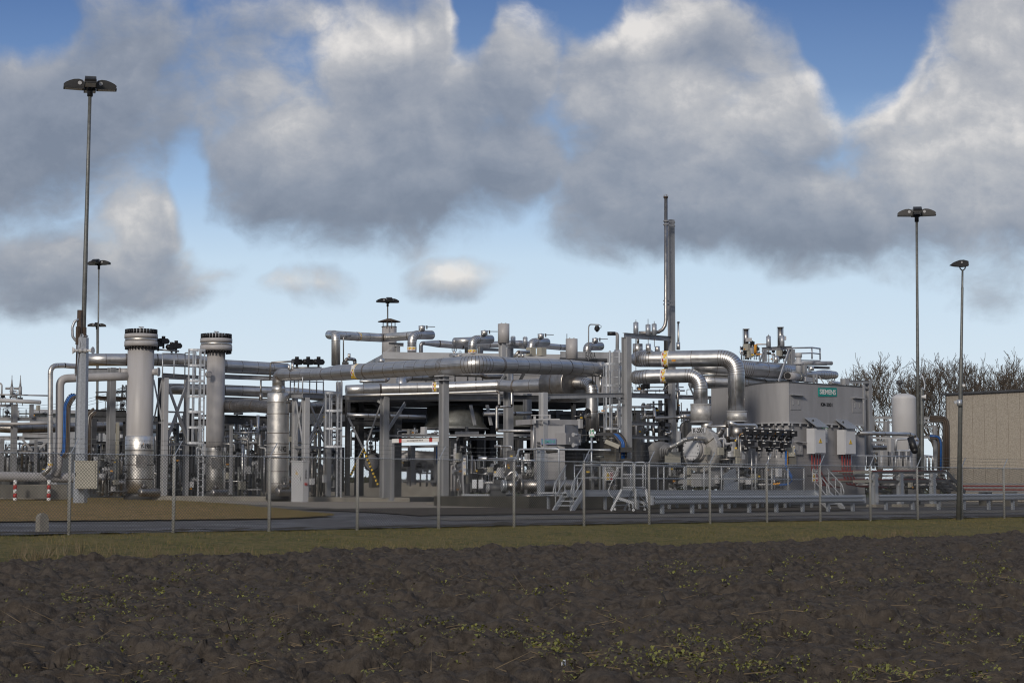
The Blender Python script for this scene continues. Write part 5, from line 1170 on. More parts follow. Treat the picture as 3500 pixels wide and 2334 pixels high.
can('big grey spring can on a post, highest over the middle of the cooler', 'c3', 826, 112, 240, 39, 88.5, post=(817, 240, 345, 36))
can('big grey spring can on a post in front of the lettered cooler end', 'c3', 1282, 212, 346, 40, 87, post=(1280, 346, 460, 36))
b = MB(); vcyl(b, 'c3', 1250, 178, 215, 2.5, 87.4, seg=5); tag(b.build('lightning_rod', 'steel_dark'), 'thin rod beside the big spring can by the lettered cooler end', 'rod')
can('small grey can with white label on the beam, nearer the big spring can', 'f2', 1325, 322, 465, 45, 90, 'galv', 'small labelled cans on the cooler beam'); can('small grey can with white label on the beam, farther from the big spring can', 'f2', 1542, 330, 470, 43, 90.3, 'galv', 'small labelled cans on the cooler beam')
cbm = thing('can_frame', 'short grey portal beam carrying the two small labelled cans', 'steel frame', q('f2', 1400, 560, 90.2)); beam(cbm, 'f2', (1225, 490, 90.2), (1570, 515, 90.6), 56); hcol(cbm, 'f2', 1225, 530, 690, 90.2, .34, 'steel_pale', foot=False); hcol(cbm, 'f2', 1285, 535, 690, 91, .3, foot=False); hcol(cbm, 'f2', 1160, 440, 680, 90.8, .2, foot=False)
for x, lab in ((1645, 'square clad valve box on the pipe behind the big pipe, left of two'), (1835, 'square clad valve box on the pipe behind the big pipe, right of two')):
    b = MB(); boxc(b, 'f2', x - 85, x, x + 90, 505, 655, 89.5); tag(b.build('insulation_box', 'beige'), lab, 'valve box', 'square insulation boxes')
pipe('clad pipe elbow entering the square valve boxes', 'f2', [(1340, 690, 89), (1420, 590, 89), (1620, 590, 89.2)], 32, 'clad_light', True, k=.5, step=.5)
for x in (1435, 1500): b = MB(); vcyl(b, 'f2', x, 620, 690, 26, 88.8); tag(b.build('pipe_stub', 'clad_light'), 'short clad pipe stub below the elbow of the square boxes', 'pipe', 'clad pipe stubs')
for x, y, lab in ((1060, 745, 'round clad nozzle standing out of the big pipe below the stack'), ):
    b = MB(); vcyl(b, 'f1', x, 705, 790, 52, 84.6, r1=54); tag(b.build('nozzle', 'clad_light'), lab, 'nozzle')
for x, lab in ((275, 'handwheel valve on top of the cooler, with the larger wheel'), (380, 'handwheel valve on top of the cooler, with the small tee handle')):
    p = q('f2', x, 660, 92.5); o = thing('valve', lab, 'valve', p, 'handwheel valves on the cooler top'); valve(o, p, .22 if x < 300 else .12, 'clad_light', name='valve_body')
# camera pole and gooseneck vent
cpole = thing('camera_pole', 'bent grey pole carrying a small dome camera over the cooler', 'camera', q('f3', 580, 745, 88)); b = MB(); b.rings(bend([q('f3', 583, 745, 88), q('f3', 585, 97, 88), q('f3', 768, 104, 87.4)], rad('f3', 11, 88), 3), 8); b.build('pole', 'steel_grey', cpole)
b = MB(); p = q('f3', 735, 120, 87.6); b.cyl(p, p - UP * .12, .08, .13, seg=12); b.cyl(p - UP * .12, p - UP * .20, .13, seg=12); cam_ = b.build('camera_housing', 'ink', cpole); b = MB(); b.dome(p - UP * .20, -UP, .09, .10, 12); b.build('dome', 'black', cam_); b = MB(); b.rings(bend([q('f3', 768, 104, 87.4), q('f3', 812, 125, 87.4), q('f3', 805, 165, 87.4), q('f3', 765, 160, 87.5)], .012), 5); b.build('cable', 'ink', cpole)
gv = pipe('grey gooseneck vent pipe bent over to the left with dark open end', 'f3', [(1095, 560, 86.5), (1100, 262, 86.5), (1010, 262, 86.5)], 31, 'steel_grey', False, k=1.2)
b = MB(); a, e = q('f3', 1060, 262, 86.45), q('f3', 920, 262, 86.45); b.cyl(a, e, rad('f3', 35, 86.5), seg=16); b.build('end_sleeve', 'black', gv); b = MB(); vcyl(b, 'f3', 1095, 555, 745, 54, 86.4); b.build('insulation_sleeve', 'clad_light', gv); b = MB(); vcyl(b, 'f3', 1092, 745, 1300, 28, 86.4); b.build('lower_pipe', 'clad_light', gv)
pv = thing('expansion_pot', 'slim clad pot on a tapering pipe left of the caged ladder', 'pot', q('f3', 800, 1300, 86.2)); b = MB(); vcyl(b, 'f3', 800, 770, 975, 62, 86.2); vcyl(b, 'f3', 800, 975, 985, 62, 86.2); vcyl(b, 'f3', 798, 985, 1060, 30, 86.2); vcyl(b, 'f3', 796, 1060, 1310, 18, 86.2, r1=28); b.build('pot_shell', 'clad_light', pv); b = MB(); b.rings(bend([q('f3', 655, 1170, 86), q('f3', 655, 940, 86), q('f3', 700, 935, 86)], rad('f3', 12, 86)), 8); vcyl(b, 'f3', 706, 765, 1170, 9, 86.1, seg=6); b.build('side_tube', 'clad_dull', pv)
# ------- oil tank, skid and exchanger
tk = thing('oil_tank', 'tall grey lube oil tank with a faded teal maker plate and hatched side box', 'oil tank', q('g1', 1480, 1250, 79))
b = MB(); K, la, lb, h = boxc(b, 'g1', 1275, 1290, 1870, 200, 1120, 79); 
b = MB(); Aq, Bq = q('g1', 1280, 1120, 78.4), q('g1', 1690, 1120, 78.4); zt_ = q('g1', 1280, 200, 78.4).z; wallbox(b, Aq, Bq, Aq.z - .3, zt_, 2.2); b.build('tank_shell', 'box_grey', tk)
b = MB(); A5, B5 = q('g1', 1692, 1120, 78.6), q('g1', 1870, 1120, 79.8); wallbox(b, A5, B5, q('g1', 1700, 520, 78.6).z, zt_, 1.6); b.build('side_extension', 'box_grey', tk)
b = MB(); A6, B6 = q('g1', 1300, 190, 78.3), q('g1', 1860, 190, 79.4); wallbox(b, A6, B6, zt_ + .02, q('g1', 1300, 122, 78.3).z, 1.6); b.build('top_box', 'box_grey', tk)
b = MB(); A7, B7 = q('g1', 1700, 465, 78.1), q('g1', 1905, 465, 79.2); wallbox(b, A7, B7, A7.z, q('g1', 1700, 310, 78.1).z, .5); hx = b.build('hatch_box', 'box_grey', tk)
for x, y in ((1753, 400), (1885, 405)): b = MB(); p = q('g1', x, y, 78 if x < 1800 else 78.7); b.bar(p - UP * .09, p + UP * .09, .02, .05); b.build('handle', 'steel_pale', hx)
for y in (335, 475): b = MB(); p = q('g1', 1825, y, 78.3); b.cyl(p - FA * .1, p + FA * .15, .06, seg=10); b.cyl(p - FA * .12, p - FA * .08, .09, seg=10); b.build('port', 'steel_pale', tk)
b = MB(); wallbox(b, q('g1', 1268, 110, 78.0), q('g1', 1300, 110, 78.0), q('g1', 1268, 180, 78).z, q('g1', 1268, 85, 78).z, .3); b.bar(q('g1', 1235, 75, 78), q('g1', 1490, 72, 78), .03, .03); b.bar(q('g1', 1485, 125, 78), q('g1', 1485, 65, 78), .05, .08); b.bar(q('g1', 1305, 130, 77.95), q('g1', 1620, 128, 77.95), .05, .05); b.build('lifting_gear', 'steel_pale', tk)
b = MB(); vcyl(b, 'g1', 1236, 80, 720, 4, 77.6, seg=6); b.build('level_tube', 'rust_brown', tk); b = MB(); vcyl(b, 'g1', 1270, 205, 660, 7, 78.2, seg=6); b.build('cable_duct', 'clad_light', tk)
sgn = MB(); a, e = q('g1', 1368, 426, 78.28), q('g1', 1574, 426, 78.28); sgn.bar(a, e, .03, rad('g1', 78, 78.3), Vector((0, 1, 0))); sg = sgn.build('maker_plate', 'plate_blue', tk)
text('SIEMENS', (a + e) / 2 + Vector((0, -.025, 0)), (1, 0, 0), UP, (e - a).length * .9, 'teal_faded', tk, 'lettering', rad('g1', 44, 78))
text('E-2105', q('g1', 1447, 575, 77.9), (1, 0, 0), UP, rad('g1', 84, 78), 'ink', tk, 'lettering', rad('g1', 22, 78))
b = MB(); 
for i in range(3):
    for j in range(2): p = q('g1', 1317 + 15 * i, 448 + 40 * j, 78.3); b.box(p, .04, .03, .05)
b.build('push_buttons', 'ink', tk)
sk = thing('oil_skid', 'galvanised lube oil skid frame with small pipes, motors and junction boxes', 'skid', q('g1', 700, 1290, 78.5))
A, B = q('g1', 310, 1140, 78.6), q('g1', 985, 1140, 77.6)
for y in (1140, 1192): b = MB(); b.bar(q('g1', 310, y, 78.6), q('g1', 985, y + 4, 77.6), .08, .10, UP); b.build('frame_rail', 'galv', sk)
for x in (316, 365, 470, 598, 735, 860, 975): b = MB(); t_ = (x - 310) / 675; Yq = 78.6 - t_; p = q('g1', x, 1210, Yq); b.bar(p, p + UP * (q('g1', x, 1140, Yq).z - p.z), .05, .05); b.build('frame_post', 'galv', sk)
b = MB(); b.ibeam(q('g1', 140, 1240, 78.2), q('g1', 1130, 1255, 76.8), .18, rad('g1', 38, 77)); b.build('base_beam', 'galv', sk)
for x in (148, 345, 508, 718, 920, 1030, 1122): b = MB(); Yq = 78.2 - (x - 140) / 990 * 1.4 - .05; p = q('g1', x, 1310, Yq); b.bar(p, p + UP * (q('g1', x, 1225, Yq).z - p.z), .09, .06); b.build('foot', 'galv', sk)
b = MB(); b.bar(q('g1', 335, 1215, 78.5), q('g1', 318, 690, 78.5), .05, .05); b.build('corner_post', 'steel_pale', sk)
b = MB(); A8 = q('g1', 170, 1300, 78.6); B8 = q('g1', 1500, 1310, 77.4); wallbox(b, A8, B8, gz(A8.x, A8.y) - .2, q('g1', 170, 1255, 78.6).z, 4.0); tag(b.build('skid_plinth', 'concrete'), 'concrete plinth under the lube oil skid', 'plinth')
ex = thing('heat_exchanger', 'horizontal dark clad exchanger marked E-2101 with flanged end by the stairs', 'heat exchanger', q('g1', 1200, 1120, 77.2))
d = Vector((1, .25, 0)).normalized(); p = q('g1', 880, 1015, 77); R0 = rad('g1', 84, 77)
b = MB(); b.cyl(p - d * .12, p, R0 * .9, seg=24); b.cyl(p, p + d * .06, R0 * .93, seg=24); b.build('end_cover', 'galv', ex)
b = MB(); b.cyl(p + d * .06, p + d * .62, R0 * .74, seg=24); b.build('channel', 'clad_dull', ex); b = MB(); b.cyl(p + d * .62, p + d * .74, R0 * 1.12, seg=24); b.build('flange', 'clad_dull', ex)
b = MB(); b.rings([(p + d * .74, R0 * .98), (p + d * 1.5, R0), (p + d * 2.2, R0), (p + d * 2.9, R0 * .98)], 26, 0, cap=(1, 0), seam={1, 2}); b.dome(p + d * 2.9, d, R0 * .98, .3, 26); b.build('shell', ['clad_dull', 'seam'], ex)
text('E-2101', p + d * 1.55 + Vector((.25, -1, 0)).normalized() * R0 * .86 + UP * R0 * .58, d, Vector((-.12, .45, .9)), rad('g1', 86, 77), 'ink', ex, 'lettering')
b = MB(); b.cyl(q('g1', 1030, 850, 76.8), q('g1', 1030, 935, 76.8), .11, seg=12); b.rings(bend([q('g1', 900, 920, 76.9), q('g1', 960, 840, 76.9), q('g1', 1030, 830, 76.9), q('g1', 1030, 870, 76.9)], .06), 10); b.build('nozzle', 'clad_light', ex)
for f in (.9, 2.4): b = MB(); b.box(p + d * f - UP * (R0 + .5), .12, .7, .6, 0); b.build('saddle', 'steel_dark', ex)
dr = thing('drain_drum', 'short dark clad drum lying below the marked exchanger', 'drum', q('g1', 1200, 1200, 76.6)); a, e = q('g1', 1090, 1160, 76.8), q('g1', 1290, 1165, 76.6); b = MB(); b.cyl(a, e, rad('g1', 38, 76.7), seg=20); b.dome(e, e - a, rad('g1', 38, 76.7), .1, 20); b.build('shell', 'clad_dull', dr); b = MB(); b.cyl(q('g1', 1172, 1190, 76.5), q('g1', 1172, 1240, 76.5), .11, seg=12); b.build('outlet', 'clad_light', dr)
mo = thing('pump_motor', 'dark finned pump motor with round fan cover on the oil skid', 'motor', q('g1', 710, 1120, 77.4)); p = q('g1', 675, 1050, 77.2); R0 = rad('g1', 58, 77.2)
b = MB(); b.cyl(p, p + d * .62, R0, seg=20); b.cyl(p + d * .62, p + d * .70, R0 * 1.1, seg=20); b.build('stator', 'steel_dark', mo); b = MB(); b.cyl(p - d * .10, p, R0 * .98, seg=20); b.cyl(p - d * .13, p - d * .10, R0 * .5, seg=14); b.build('fan_cover', 'steel_grey', mo); b = MB(); b.box(p + d * .35 + UP * R0 * .9, .25, .2, .2, .2); b.build('terminal_box', 'steel_dark', mo)
b = MB(); b.box(p + d * .35 - UP * (R0 + .14), .6, .4, .2, .2); b.build('foot', 'steel_dark', mo)
for x, lab in ((477, 'pale grey junction box at the left end of the oil skid, left of a pair'), (563, 'pale grey junction box at the left end of the oil skid, right of a pair')):
    pjb = q('g1', x, 1055, 77.9); o = thing('junction_box', lab, 'junction box', pjb, 'pale junction boxes on the oil skid'); b = MB(); w = rad('g1', 62, 77.9); hz = rad('g1', 120, 77.9); b.box(pjb, w, .22, hz); b.build('housing', 'galv_pale', o); b = MB(); b.box(pjb + Vector((0, -.12, .03)), w * .9, .02, hz - .06); b.build('lid', 'galv_pale', o)
manifold('crowded small oil pipes and valves over the skid', 'g1', 430, 860, 640, 1110, 78.3, 16, 31, pr=(9, 30), valves=9, boxes=5, tags=5)
manifold('dark pipework behind the oil skid at the left', 'g1', 215, 440, 400, 1180, 84, 9, 32, pr=(10, 40), valves=4, boxes=1, tags=1, mats=('steel_grey', 'vessel_grey', 'galv_old'))
manifold('vertical pipes between the skid and the oil tank', 'g1', 870, 1270, 540, 1110, 79.6, 11, 33, pr=(12, 34), valves=4, boxes=2, tags=4)
for x0, x1, y0, y1, Yq, lab in ((910, 1090, 545, 1000, 79.5, 'grey casing block left of the oil tank with a sloping top'), ):
    b = MB(); boxc(b, 'g1', x0, x0 + 110, x1 - 50, y0, y1, Yq); tag(b.build('gear_casing', 'clad_dull'), lab, 'casing')
pipe('horizontal clad oil pipe with thick left sleeve above the skid', 'g1', [(530, 655, 77.8, 32), (635, 655, 77.8, 32), (650, 658, 77.8, 14), (900, 660, 77.4, 14), (950, 660, 77.4, 30), (1090, 665, 77.2, 30), (1100, 680, 77.2, 16), (1290, 682, 77, 16)], 16, 'clad', False, k=.2)
pipe('galvanised pipe bridge line in front of the oil tank', 'g1', [(1062, 720, 76.6), (1062, 530, 76.6), (1300, 530, 76.2), (2300, 540, 74.4)], 13, 'galv', False, k=1.5)
pipe('galvanised pipe dropping down from a bend left of the walkway stairs', 'g1', [(1300, 522, 75.4), (1607, 524, 75.2), (1607, 1080, 75.2)], 12, 'galv_pale', False, k=1.2)
b = MB(); a = q('g1', 1365, 1240, 75.6); b.ibeam(a, a + UP * (q('g1', 1365, 540, 75.6).z - a.z), .22, .22, FA); tag(b.build('pipe_support_post', 'galv'), 'galvanised post carrying the pipe bridge left of the stairs', 'post')
pipe('small dark clad sleeve lying on the pipe bridge before the oil tank', 'g1', [(1450, 545, 76.4), (1590, 535, 76.2)], 40, 'clad_dull', False)
o = thing('sign_post', 'green emergency shower sign on a thin post right of the oil tank', 'sign', q('g1', 2045, 730, 75)); b = MB(); p = q('g1', 2045, 730, 75); b.cyl(p - UP * 1.0, p + UP * (q('g1', 2045, 365, 75).z - p.z), .035, seg=8); b.build('post', 'galv', o)
b = MB(); a, e = q('g1', 2017, 318, 74.9), q('g1', 2082, 318, 74.9); hh_ = rad('g1', 92, 74.9); b.bar(a, e, .02, hh_, Vector((0, 1, 0))); b.build('sign_plate', 'white', o)
b = MB(); b.bar(a + Vector((.02, -.014, .08)), e + Vector((-.02, -.014, .08)), .006, hh_ * .70, Vector((0, 1, 0))); pnl = b.build('green_panel', 'green_sign', o); b = MB(); b.bar(a + Vector((.02, -.014, -hh_ * .42)), e + Vector((-.02, -.014, -hh_ * .42)), .006, hh_ * .12, Vector((0, 1, 0))); b.build('green_strip', 'green_sign', o)
b = MB(); c_ = (a + e) / 2 + Vector((0, -.022, .10)); b.prism([(-.06, .08), (.05, .10), (.08, .06), (.02, .04), (-.01, -.01), (-.05, -.01), (-.03, .04), (-.08, .05)], c_, (1, 0, 0), UP, .006); b.prism([(-.06, -.05), (.02, -.03), (.06, -.05), (.03, -.11), (-.03, -.11)], c_, (1, 0, 0), UP, .006); b.build('shower_symbol', 'white', o)
def strip_sign(label, c, x0, x1, y0, y1, Y, N=Vector((0, 1, 0)), X=Vector((1, 0, 0))):
    p = q(c, (x0 + x1) / 2, (y0 + y1) / 2, Y); w = rad(c, (x1 - x0) / 2, Y); h = rad(c, (y1 - y0) / 2, Y); o = thing('safety_sign', label, 'sign', p - UP * h, 'safety symbol strips'); X = X.normalized(); F = X.cross(UP)
    b = MB(); b.prism([(-w, -h), (w, -h), (w, h), (-w, h)], p, X, UP, .02); b.build('sign_plate', 'white', o); s_ = w * 1.5; n = 5
    for i in range(n):
        c_ = p + F * .016 + UP * (h - (i + .5) * 2 * h / n)
        if i % 2 == 0: tri_sign(o, c_, X, s_)
        else: b = MB(); b.cyl(c_, c_ + F * .008, s_ * .48, seg=16); dsc = b.build('blue_disc', 'sign_blue', o); b = MB(); b.prism([(-.2 * s_, -.1 * s_), (.2 * s_, -.1 * s_), (.16 * s_, .16 * s_), (-.16 * s_, .16 * s_)], c_ + F * .012, X, UP, .006); b.build('helmet_symbol', 'white', dsc)
    return o
strip_sign('white strip of warning triangles and blue discs on the left post of the oil skid', 'g1', 325, 363, 650, 872, 77.9)
# ------------------------------------------------------------------ right: portal frames, compressor, motor, walkway
pf = thing('portal_frame', 'heavy grey steel portal frame left of the compressor pipes', 'steel frame', q('c4', 378, 1200, 82.5))
b = MB(); a = q('c4', 378, 905, 82.2); t = q('c4', 378, 200, 82.2); a.z = gz(a.x, a.y); b.ibeam(a, Vector((a.x, a.y, t.z)), .30, .33, FA); b.build('column', 'steel_grey', pf)
beam(pf, 'c4', (358, 188, 82.2), (672, 212, 86.5), 34); 
b = MB(); a = q('c4', 682, 905, 86.5); a.z = 1.1; b.box(a, .24, .26, P(2295, 752, 86.5).z - 1.1, YAW); tc_ = b.build('tall_column', 'steel_grey', pf)
b = MB(); a = q('c4', 660, 905, 87.2); a.z = 1.1; b.ibeam(a, Vector((a.x, a.y, q('c4', 660, 215, 87.2).z)), .3, .3, FA); b.build('column', 'steel_dark', pf)
beam(pf, 'c3', (1100, 598, 78.5), ('c4', 350, 588, 82.2), 32); beam(pf, 'c4', (405, 590, 82.4), (668, 596, 86.5), 34); beam(pf, 'c4', (705, 600, 87), (830, 604, 88.5), 28); beam(pf, 'c4', (920, 606, 89), (1052, 610, 91), 24); beam(pf, 'c4', (405, 776, 82.4), (670, 786, 86.5), 26); beam(pf, 'c4', (405, 868, 82.4), (670, 878, 86.5), 24)
b = MB(); a = q('c3', 1092, 750, 78.4); a.z = gz(a.x, a.y); b.ibeam(a, Vector((a.x, a.y, q('c3', 1092, 570, 78.4).z)), .26, .28, FA); b.build('column', 'steel_pale', pf)
brace(pf, 'c4', (310, 608, 81.5), (352, 632, 82), 10); brace(pf, 'c4', (790, 510, 88), (825, 590, 88.6), 16); brace(pf, 'c3', (1105, 640, 78.5), (1140, 615, 79), 12)
hcol(pf, 'c4', 975, 620, 740, 91, .34, foot=False)
vt = thing('vent_stack', 'tall slim vent pipe clamped to the high grey column, tallest thing over the compressor', 'vent stack', q('c4', 470, 180, 85))
S = bend([q('f3', 1485, 250, 85.2), q('f3', 1965, 248, 85.4), P(2276, 676, 85.6)], rad('s', 6.2, 85.5), 4); b = MB(); b.rings(S, 14); b.build('vent_pipe', 'clad_dull', vt)
b = MB(); p = P(2275.5, 676, 85.6); b.cyl(p - UP * .02, p + UP * .06, .105, seg=14); b.build('tip_ring', 'rust_brown', vt)
b = MB(); 
for k in range(3):
    an_ = k * math.pi / 3; hp = [p + Vector((math.cos(an_) * math.cos(v), math.sin(an_) * math.cos(v), math.sin(v) * .9)) * .11 + UP * .06 for v in [math.pi * i / 8 for i in range(9)]]; b.rings([(x, .008) for x in hp], 4)
b.build('bird_cage', 'steel_pale', vt)
for y in (762, 1034):
    for dy_ in (-4, 8):
        p = P(2276, y + dy_, 85.6); b = MB(); b.cyl(p, p + UP * .05, .125, seg=14); b.bar(p + UP * .03, p + UP * .03 + Vector((.45, .5, 0)), .05, .08); b.build('clamp', 'steel_grey', vt)
o = thing('vent_pipe', 'short thin clad vent pipe standing right of the high grey column', 'pipe', q('c4', 722, 280, 87)); b = MB(); vcyl(b, 'c4', 723, 105, 285, 8, 87, r1=6); vcyl(b, 'c4', 722, 235, 285, 13, 87); b.build('tube', 'clad_light', o); b = MB(); p = q('c4', 723, 105, 87); b.dome(p, UP, .08, .07, 12); b.build('cap', 'steel_dark', o); b = MB(); vcyl(b, 'c4', 718, 505, 720, 9, 86.8); b.build('lower_tube', 'clad_dull', o)
for x, y0, y1, r_, lab, rod in ((1430, 65, 270, 46, 'grey can on the portal beam, left of three with rods on top', (12, 65)), (1647, 105, 292, 46, 'grey can on the portal beam, middle of three with rods on top', (0, 105)), (1757, 92, 298, 45, 'grey can on the portal beam, right of three with rods on top', (40, 92))):
    can(lab, 'f3', x, y0, y1, r_, 83.6 + (x - 1430) / 330, 'galv', 'cans with rods on the portal beam', rod=rod)
for x, y0, y1, r_, lab, Yq in ((1462, 445, 620, 92, 'widest clad nozzle behind the upper compressor pipe', 84.6), (1652, 448, 582, 48, 'middle clad nozzle on the upper compressor pipe', 82.2), (1812, 490, 580, 46, 'lowest clad nozzle on the upper compressor pipe', 82.6)):
    b = MB(); vcyl(b, 'f3', x, y0, y1, r_, Yq, r1=r_ * .97); tag(b.build('nozzle', 'clad_light'), lab, 'nozzle', 'clad nozzles by the portal frame')
for x in (1432, 1650, 1760): b = MB(); vcyl(b, 'f3', x, 345, 1300 if x == 1432 else 500, 6, 82.4, seg=5); tag(b.build('hanger_rod', 'rust_brown'), 'thin rusty hanger rod below the portal beam', 'hanger rod', 'hanger rods')
b = MB(); vcyl(b, 'f3', 1465, 340, 445, 25, 84.5); tag(b.build('pipe_stub', 'clad_dull'), 'pipe stub between the widest nozzle and the portal beam', 'pipe')
ladder('caged ladder beside the heavy portal frame', 'c4', 298, 290, 822, 83.4, .5, (-.55, -.83, 0), (385, 815))
b = MB(); p = q('c4', 285, 395, 85.8); b.ibeam(q('c4', 285, 600, 85.8), q('c4', 285, 300, 85.8), .36, .36, FA); tag(b.build('steel_post', 'steel_pale'), 'short grey steel post behind the caged ladder cage', 'post')
# compressor pipes
KU = pipe('upper compressor pipe, fattest, turning down into the perforated collar beside the motor housing', 'c4', [(520, 330, 85.4, 50), (436, 350, 82.6, 52), (640, 347, 82.2, 55), (1110, 340, 81.2, 57), (1112, 700, 81.2, 56)], 56, 'clad', True, k=1.0, n=13, step=.8, bands=((1, 1.0),))
KL = pipe('lower compressor pipe turning down into the round compressor casing', 'c4', [(520, 462, 85.4, 46), (428, 470, 82.0, 47), (628, 462, 81.6, 48), (870, 456, 81, 48), (872, 650, 81, 48)], 48, 'clad', True, k=1.0, n=10, step=.8, bands=((1, 1.0),))
for nm, x, y0, y1, r_, Yq, lab in (('pipe_collar', 874, 650, 768, 70, 81, 'perforated metal guard collar on the lower compressor pipe'), ('pipe_collar', 1115, 698, 765, 68, 81.2, 'perforated metal guard collar on the upper compressor pipe')):
    o = thing(nm, lab, 'guard collar', q('c4', x, y1, Yq), 'guard collars on the compressor pipes'); b = MB(); vcyl(b, 'c4', x, y0, y1, r_, Yq, seg=32); b.build('mesh_sleeve', 'quilt', o); b = MB(); vcyl(b, 'c4', x, y0 - 3, y0 + 3, r_ + 2, Yq, seg=32); vcyl(b, 'c4', x, y1 - 3, y1 + 3, r_ + 2, Yq, seg=32); b.build('edge_band', 'steel_pale', o)
pipe('large clad pipe running behind the upper compressor pipe and over the motor housing', 'c5', [('c4', 820, 400, 88.6, 50), ('c4', 1140, 408, 88.8, 56), (200, 412, 88.9, 56), (440, 428, 90.2, 54), (520, 434, 91.5, 54)], 55, 'clad', True, step=.85)
pipe('second large clad pipe low behind the compressor pipes and the motor housing', 'c5', [('c4', 800, 498, 88.6, 44), ('c4', 1140, 505, 89, 46), (300, 520, 90, 46), (520, 528, 92, 46)], 46, 'clad', True, step=.85)
# compressor
cb0 = q('c4', 866, 1185, 81); cpr = thing('compressor', 'round quilted gas compressor with flat front cover, marked K-2001', 'compressor', cb0)
cc = q('c4', 862, 955, 80.6) + FA * .36; ax_ = -FA; RR = rad('c4', 152, 80.6)
b = MB(); b.rings([(cc + FA * .02, RR * .80), (cc, RR * .985), (cc - FA * .06, RR), (cc - FA * .28, RR), (cc - FA * .34, RR * .97), (cc - FA * .36, RR * .5)], 40, 0, smooth=False); qr = b.build('quilted_ring', 'quilt', cpr)
b = MB(); b.cyl(cc, cc + FA * 1.15, RR * .80, seg=32); b.cyl(cc + FA * 1.15, cc + FA * 1.5, RR * .55, seg=24); b.build('rear_casing', 'clad_dull', cpr)
cf = cc - FA * .36; R1 = rad('c4', 68, 80)
b = MB(); b.cyl(cf, cf - FA * .18, R1 * 1.04, seg=32); b.cyl(cf - FA * .18, cf - FA * .24, R1 * 1.08, seg=32); b.cyl(cf - FA * .24, cf - FA * .48, R1, seg=32); b.build('bearing_drum', 'vessel_grey', cpr)
b = MB(); b.cyl(cf - FA * .48, cf - FA * .54, R1 * 1.06, seg=32); fcv = b.build('front_cover', 'cab_white', cpr)
b = MB(); n = 16
u1 = FB; 
for i in range(n): v = 2 * math.pi * i / n; p = cf - FA * .54 + (u1 * math.cos(v) + UP * math.sin(v)) * R1 * .97; b.cyl(p, p - FA * .03, .022, seg=6)
b.build('bolts', 'steel_dark', fcv)
tp = cc - FA * .37 + UP * RR * .86; b = MB(); b.prism([(-.36, -.12), (.36, -.12), (.42, .12), (-.42, .12)], tp, -FB, UP, .03); b.build('name_plate', 'cab_white', cpr)
text('K-2001', tp - FA * .02, -FB, UP, .60, 'ink', cpr, 'lettering', .20)
sticker(KU, 'c4', 690, 357, 82, 345, 55)
for a_ in (.55, 2.6, 5.3, 4.0):
    b = MB(); dv = u1 * math.cos(a_) + UP * math.sin(a_); b.bar(cc - FA * .365 + dv * RR * .55, cc - FA * .365 + dv * RR, .02, .02); b.build('seam_strip', 'seam', cpr)
b = MB(); nk = q('c4', 868, 770, 81); b.cyl(Vector((cc.x, cc.y, nk.z)) + Vector((.1, .1, .02)), Vector((cc.x, cc.y, cc.z + RR * .9)) + Vector((.1, .1, 0)), rad('c4', 40, 81), rad('c4', 34, 81), seg=24); b.build('suction_nozzle', 'clad_light', cpr)
b = MB(); p2 = q('c4', 1115, 765, 81.2); b.cyl(p2, p2 - UP * 1.0, rad('c4', 50, 81), rad('c4', 66, 81), seg=24); b.cyl(p2 - UP * .9 + Vector((-.2, 0, -.1)), cc + FA * 1.2 + UP * .3, .45, seg=20); b.build('discharge_nozzle', 'clad_dull', cpr)
b = MB(); K_ = cc + FA * .7; b.box(Vector((K_.x, K_.y, q('c4', 860, 1200, 81).z)), 3.4, 1.3, .55, YAW); b.box(Vector((K_.x, K_.y, q('c4', 860, 1120, 81).z)) , 1.6, .9, .4, YAW); b.build('base_frame', 'steel_grey', cpr)
hose = MB(); S = bend([q('c4', 618, 955, 79.6), q('c4', 690, 930, 79.2), q('c4', 760, 888, 79.4), q('c4', 830, 876, 79.8), q('c4', 900, 880, 80.1), q('c4', 912, 900, 80.3)], rad('c4', 15, 79), 2); S = [(p, r_ * (1 + .10 * math.sin(i * 2.1))) for i, (p, r_, _) in enumerate(path([(p, r_) for p, r_ in S], .3, 2, .12))]; hose.rings(S, 12); tag(hose.build('insulated_hose', 'foil'), 'wrinkled foil-wrapped duct arching over the compressor front', 'duct')
tb = thing('tarpaulin_cover', 'grey wrinkled tarpaulin over a machine part left of the compressor', 'tarpaulin', q('c4', 580, 1045, 79.8))
b = MB(); pts = [(520, 935, 79.6), (548, 908, 79.5), (600, 898, 79.8), (640, 905, 80.4), (660, 935, 80.4), (640, 975, 80.2), (612, 1030, 79.9), (535, 1046, 79.6)]; fr_ = [q('c4', *p) for p in pts]; bk = [p + Vector((.25, .9, 0)) for p in fr_]; n = len(fr_); c0 = sum(fr_, Vector()) / n + Vector((-.03, -.10, 0)); b.add(fr_ + bk + [c0], [(i, (i + 1) % n, 2 * n) for i in range(n)] + [((i + 1) % n, i, n + i, n + (i + 1) % n) for i in range(n)] + [tuple(range(2 * n - 1, n - 1, -1))], 0, True); b.build('cover', 'tarp', tb)
b = MB(); a_, e_ = q('c4', 605, 1000, 79.4), q('c4', 655, 905, 79.7); 
for i in range(4): b.rings(bend([q('c4', 605 + 12 * i, 1010 - i * 8, 79.45), q('c4', 600 + 16 * i, 950, 79.35), q('c4', 640 + 10 * i, 915 + 4 * i, 79.5)], .05, 1), 6)
b.build('fold', 'tarp', tb)
b = MB(); boxc(b, 'c4', 630, 634, 735, 968, 1040, 79.4); bj = tag(b.build('instrument_cabinet', 'beige'), 'beige instrument box between the tarpaulin and the compressor cover', 'instrument box')
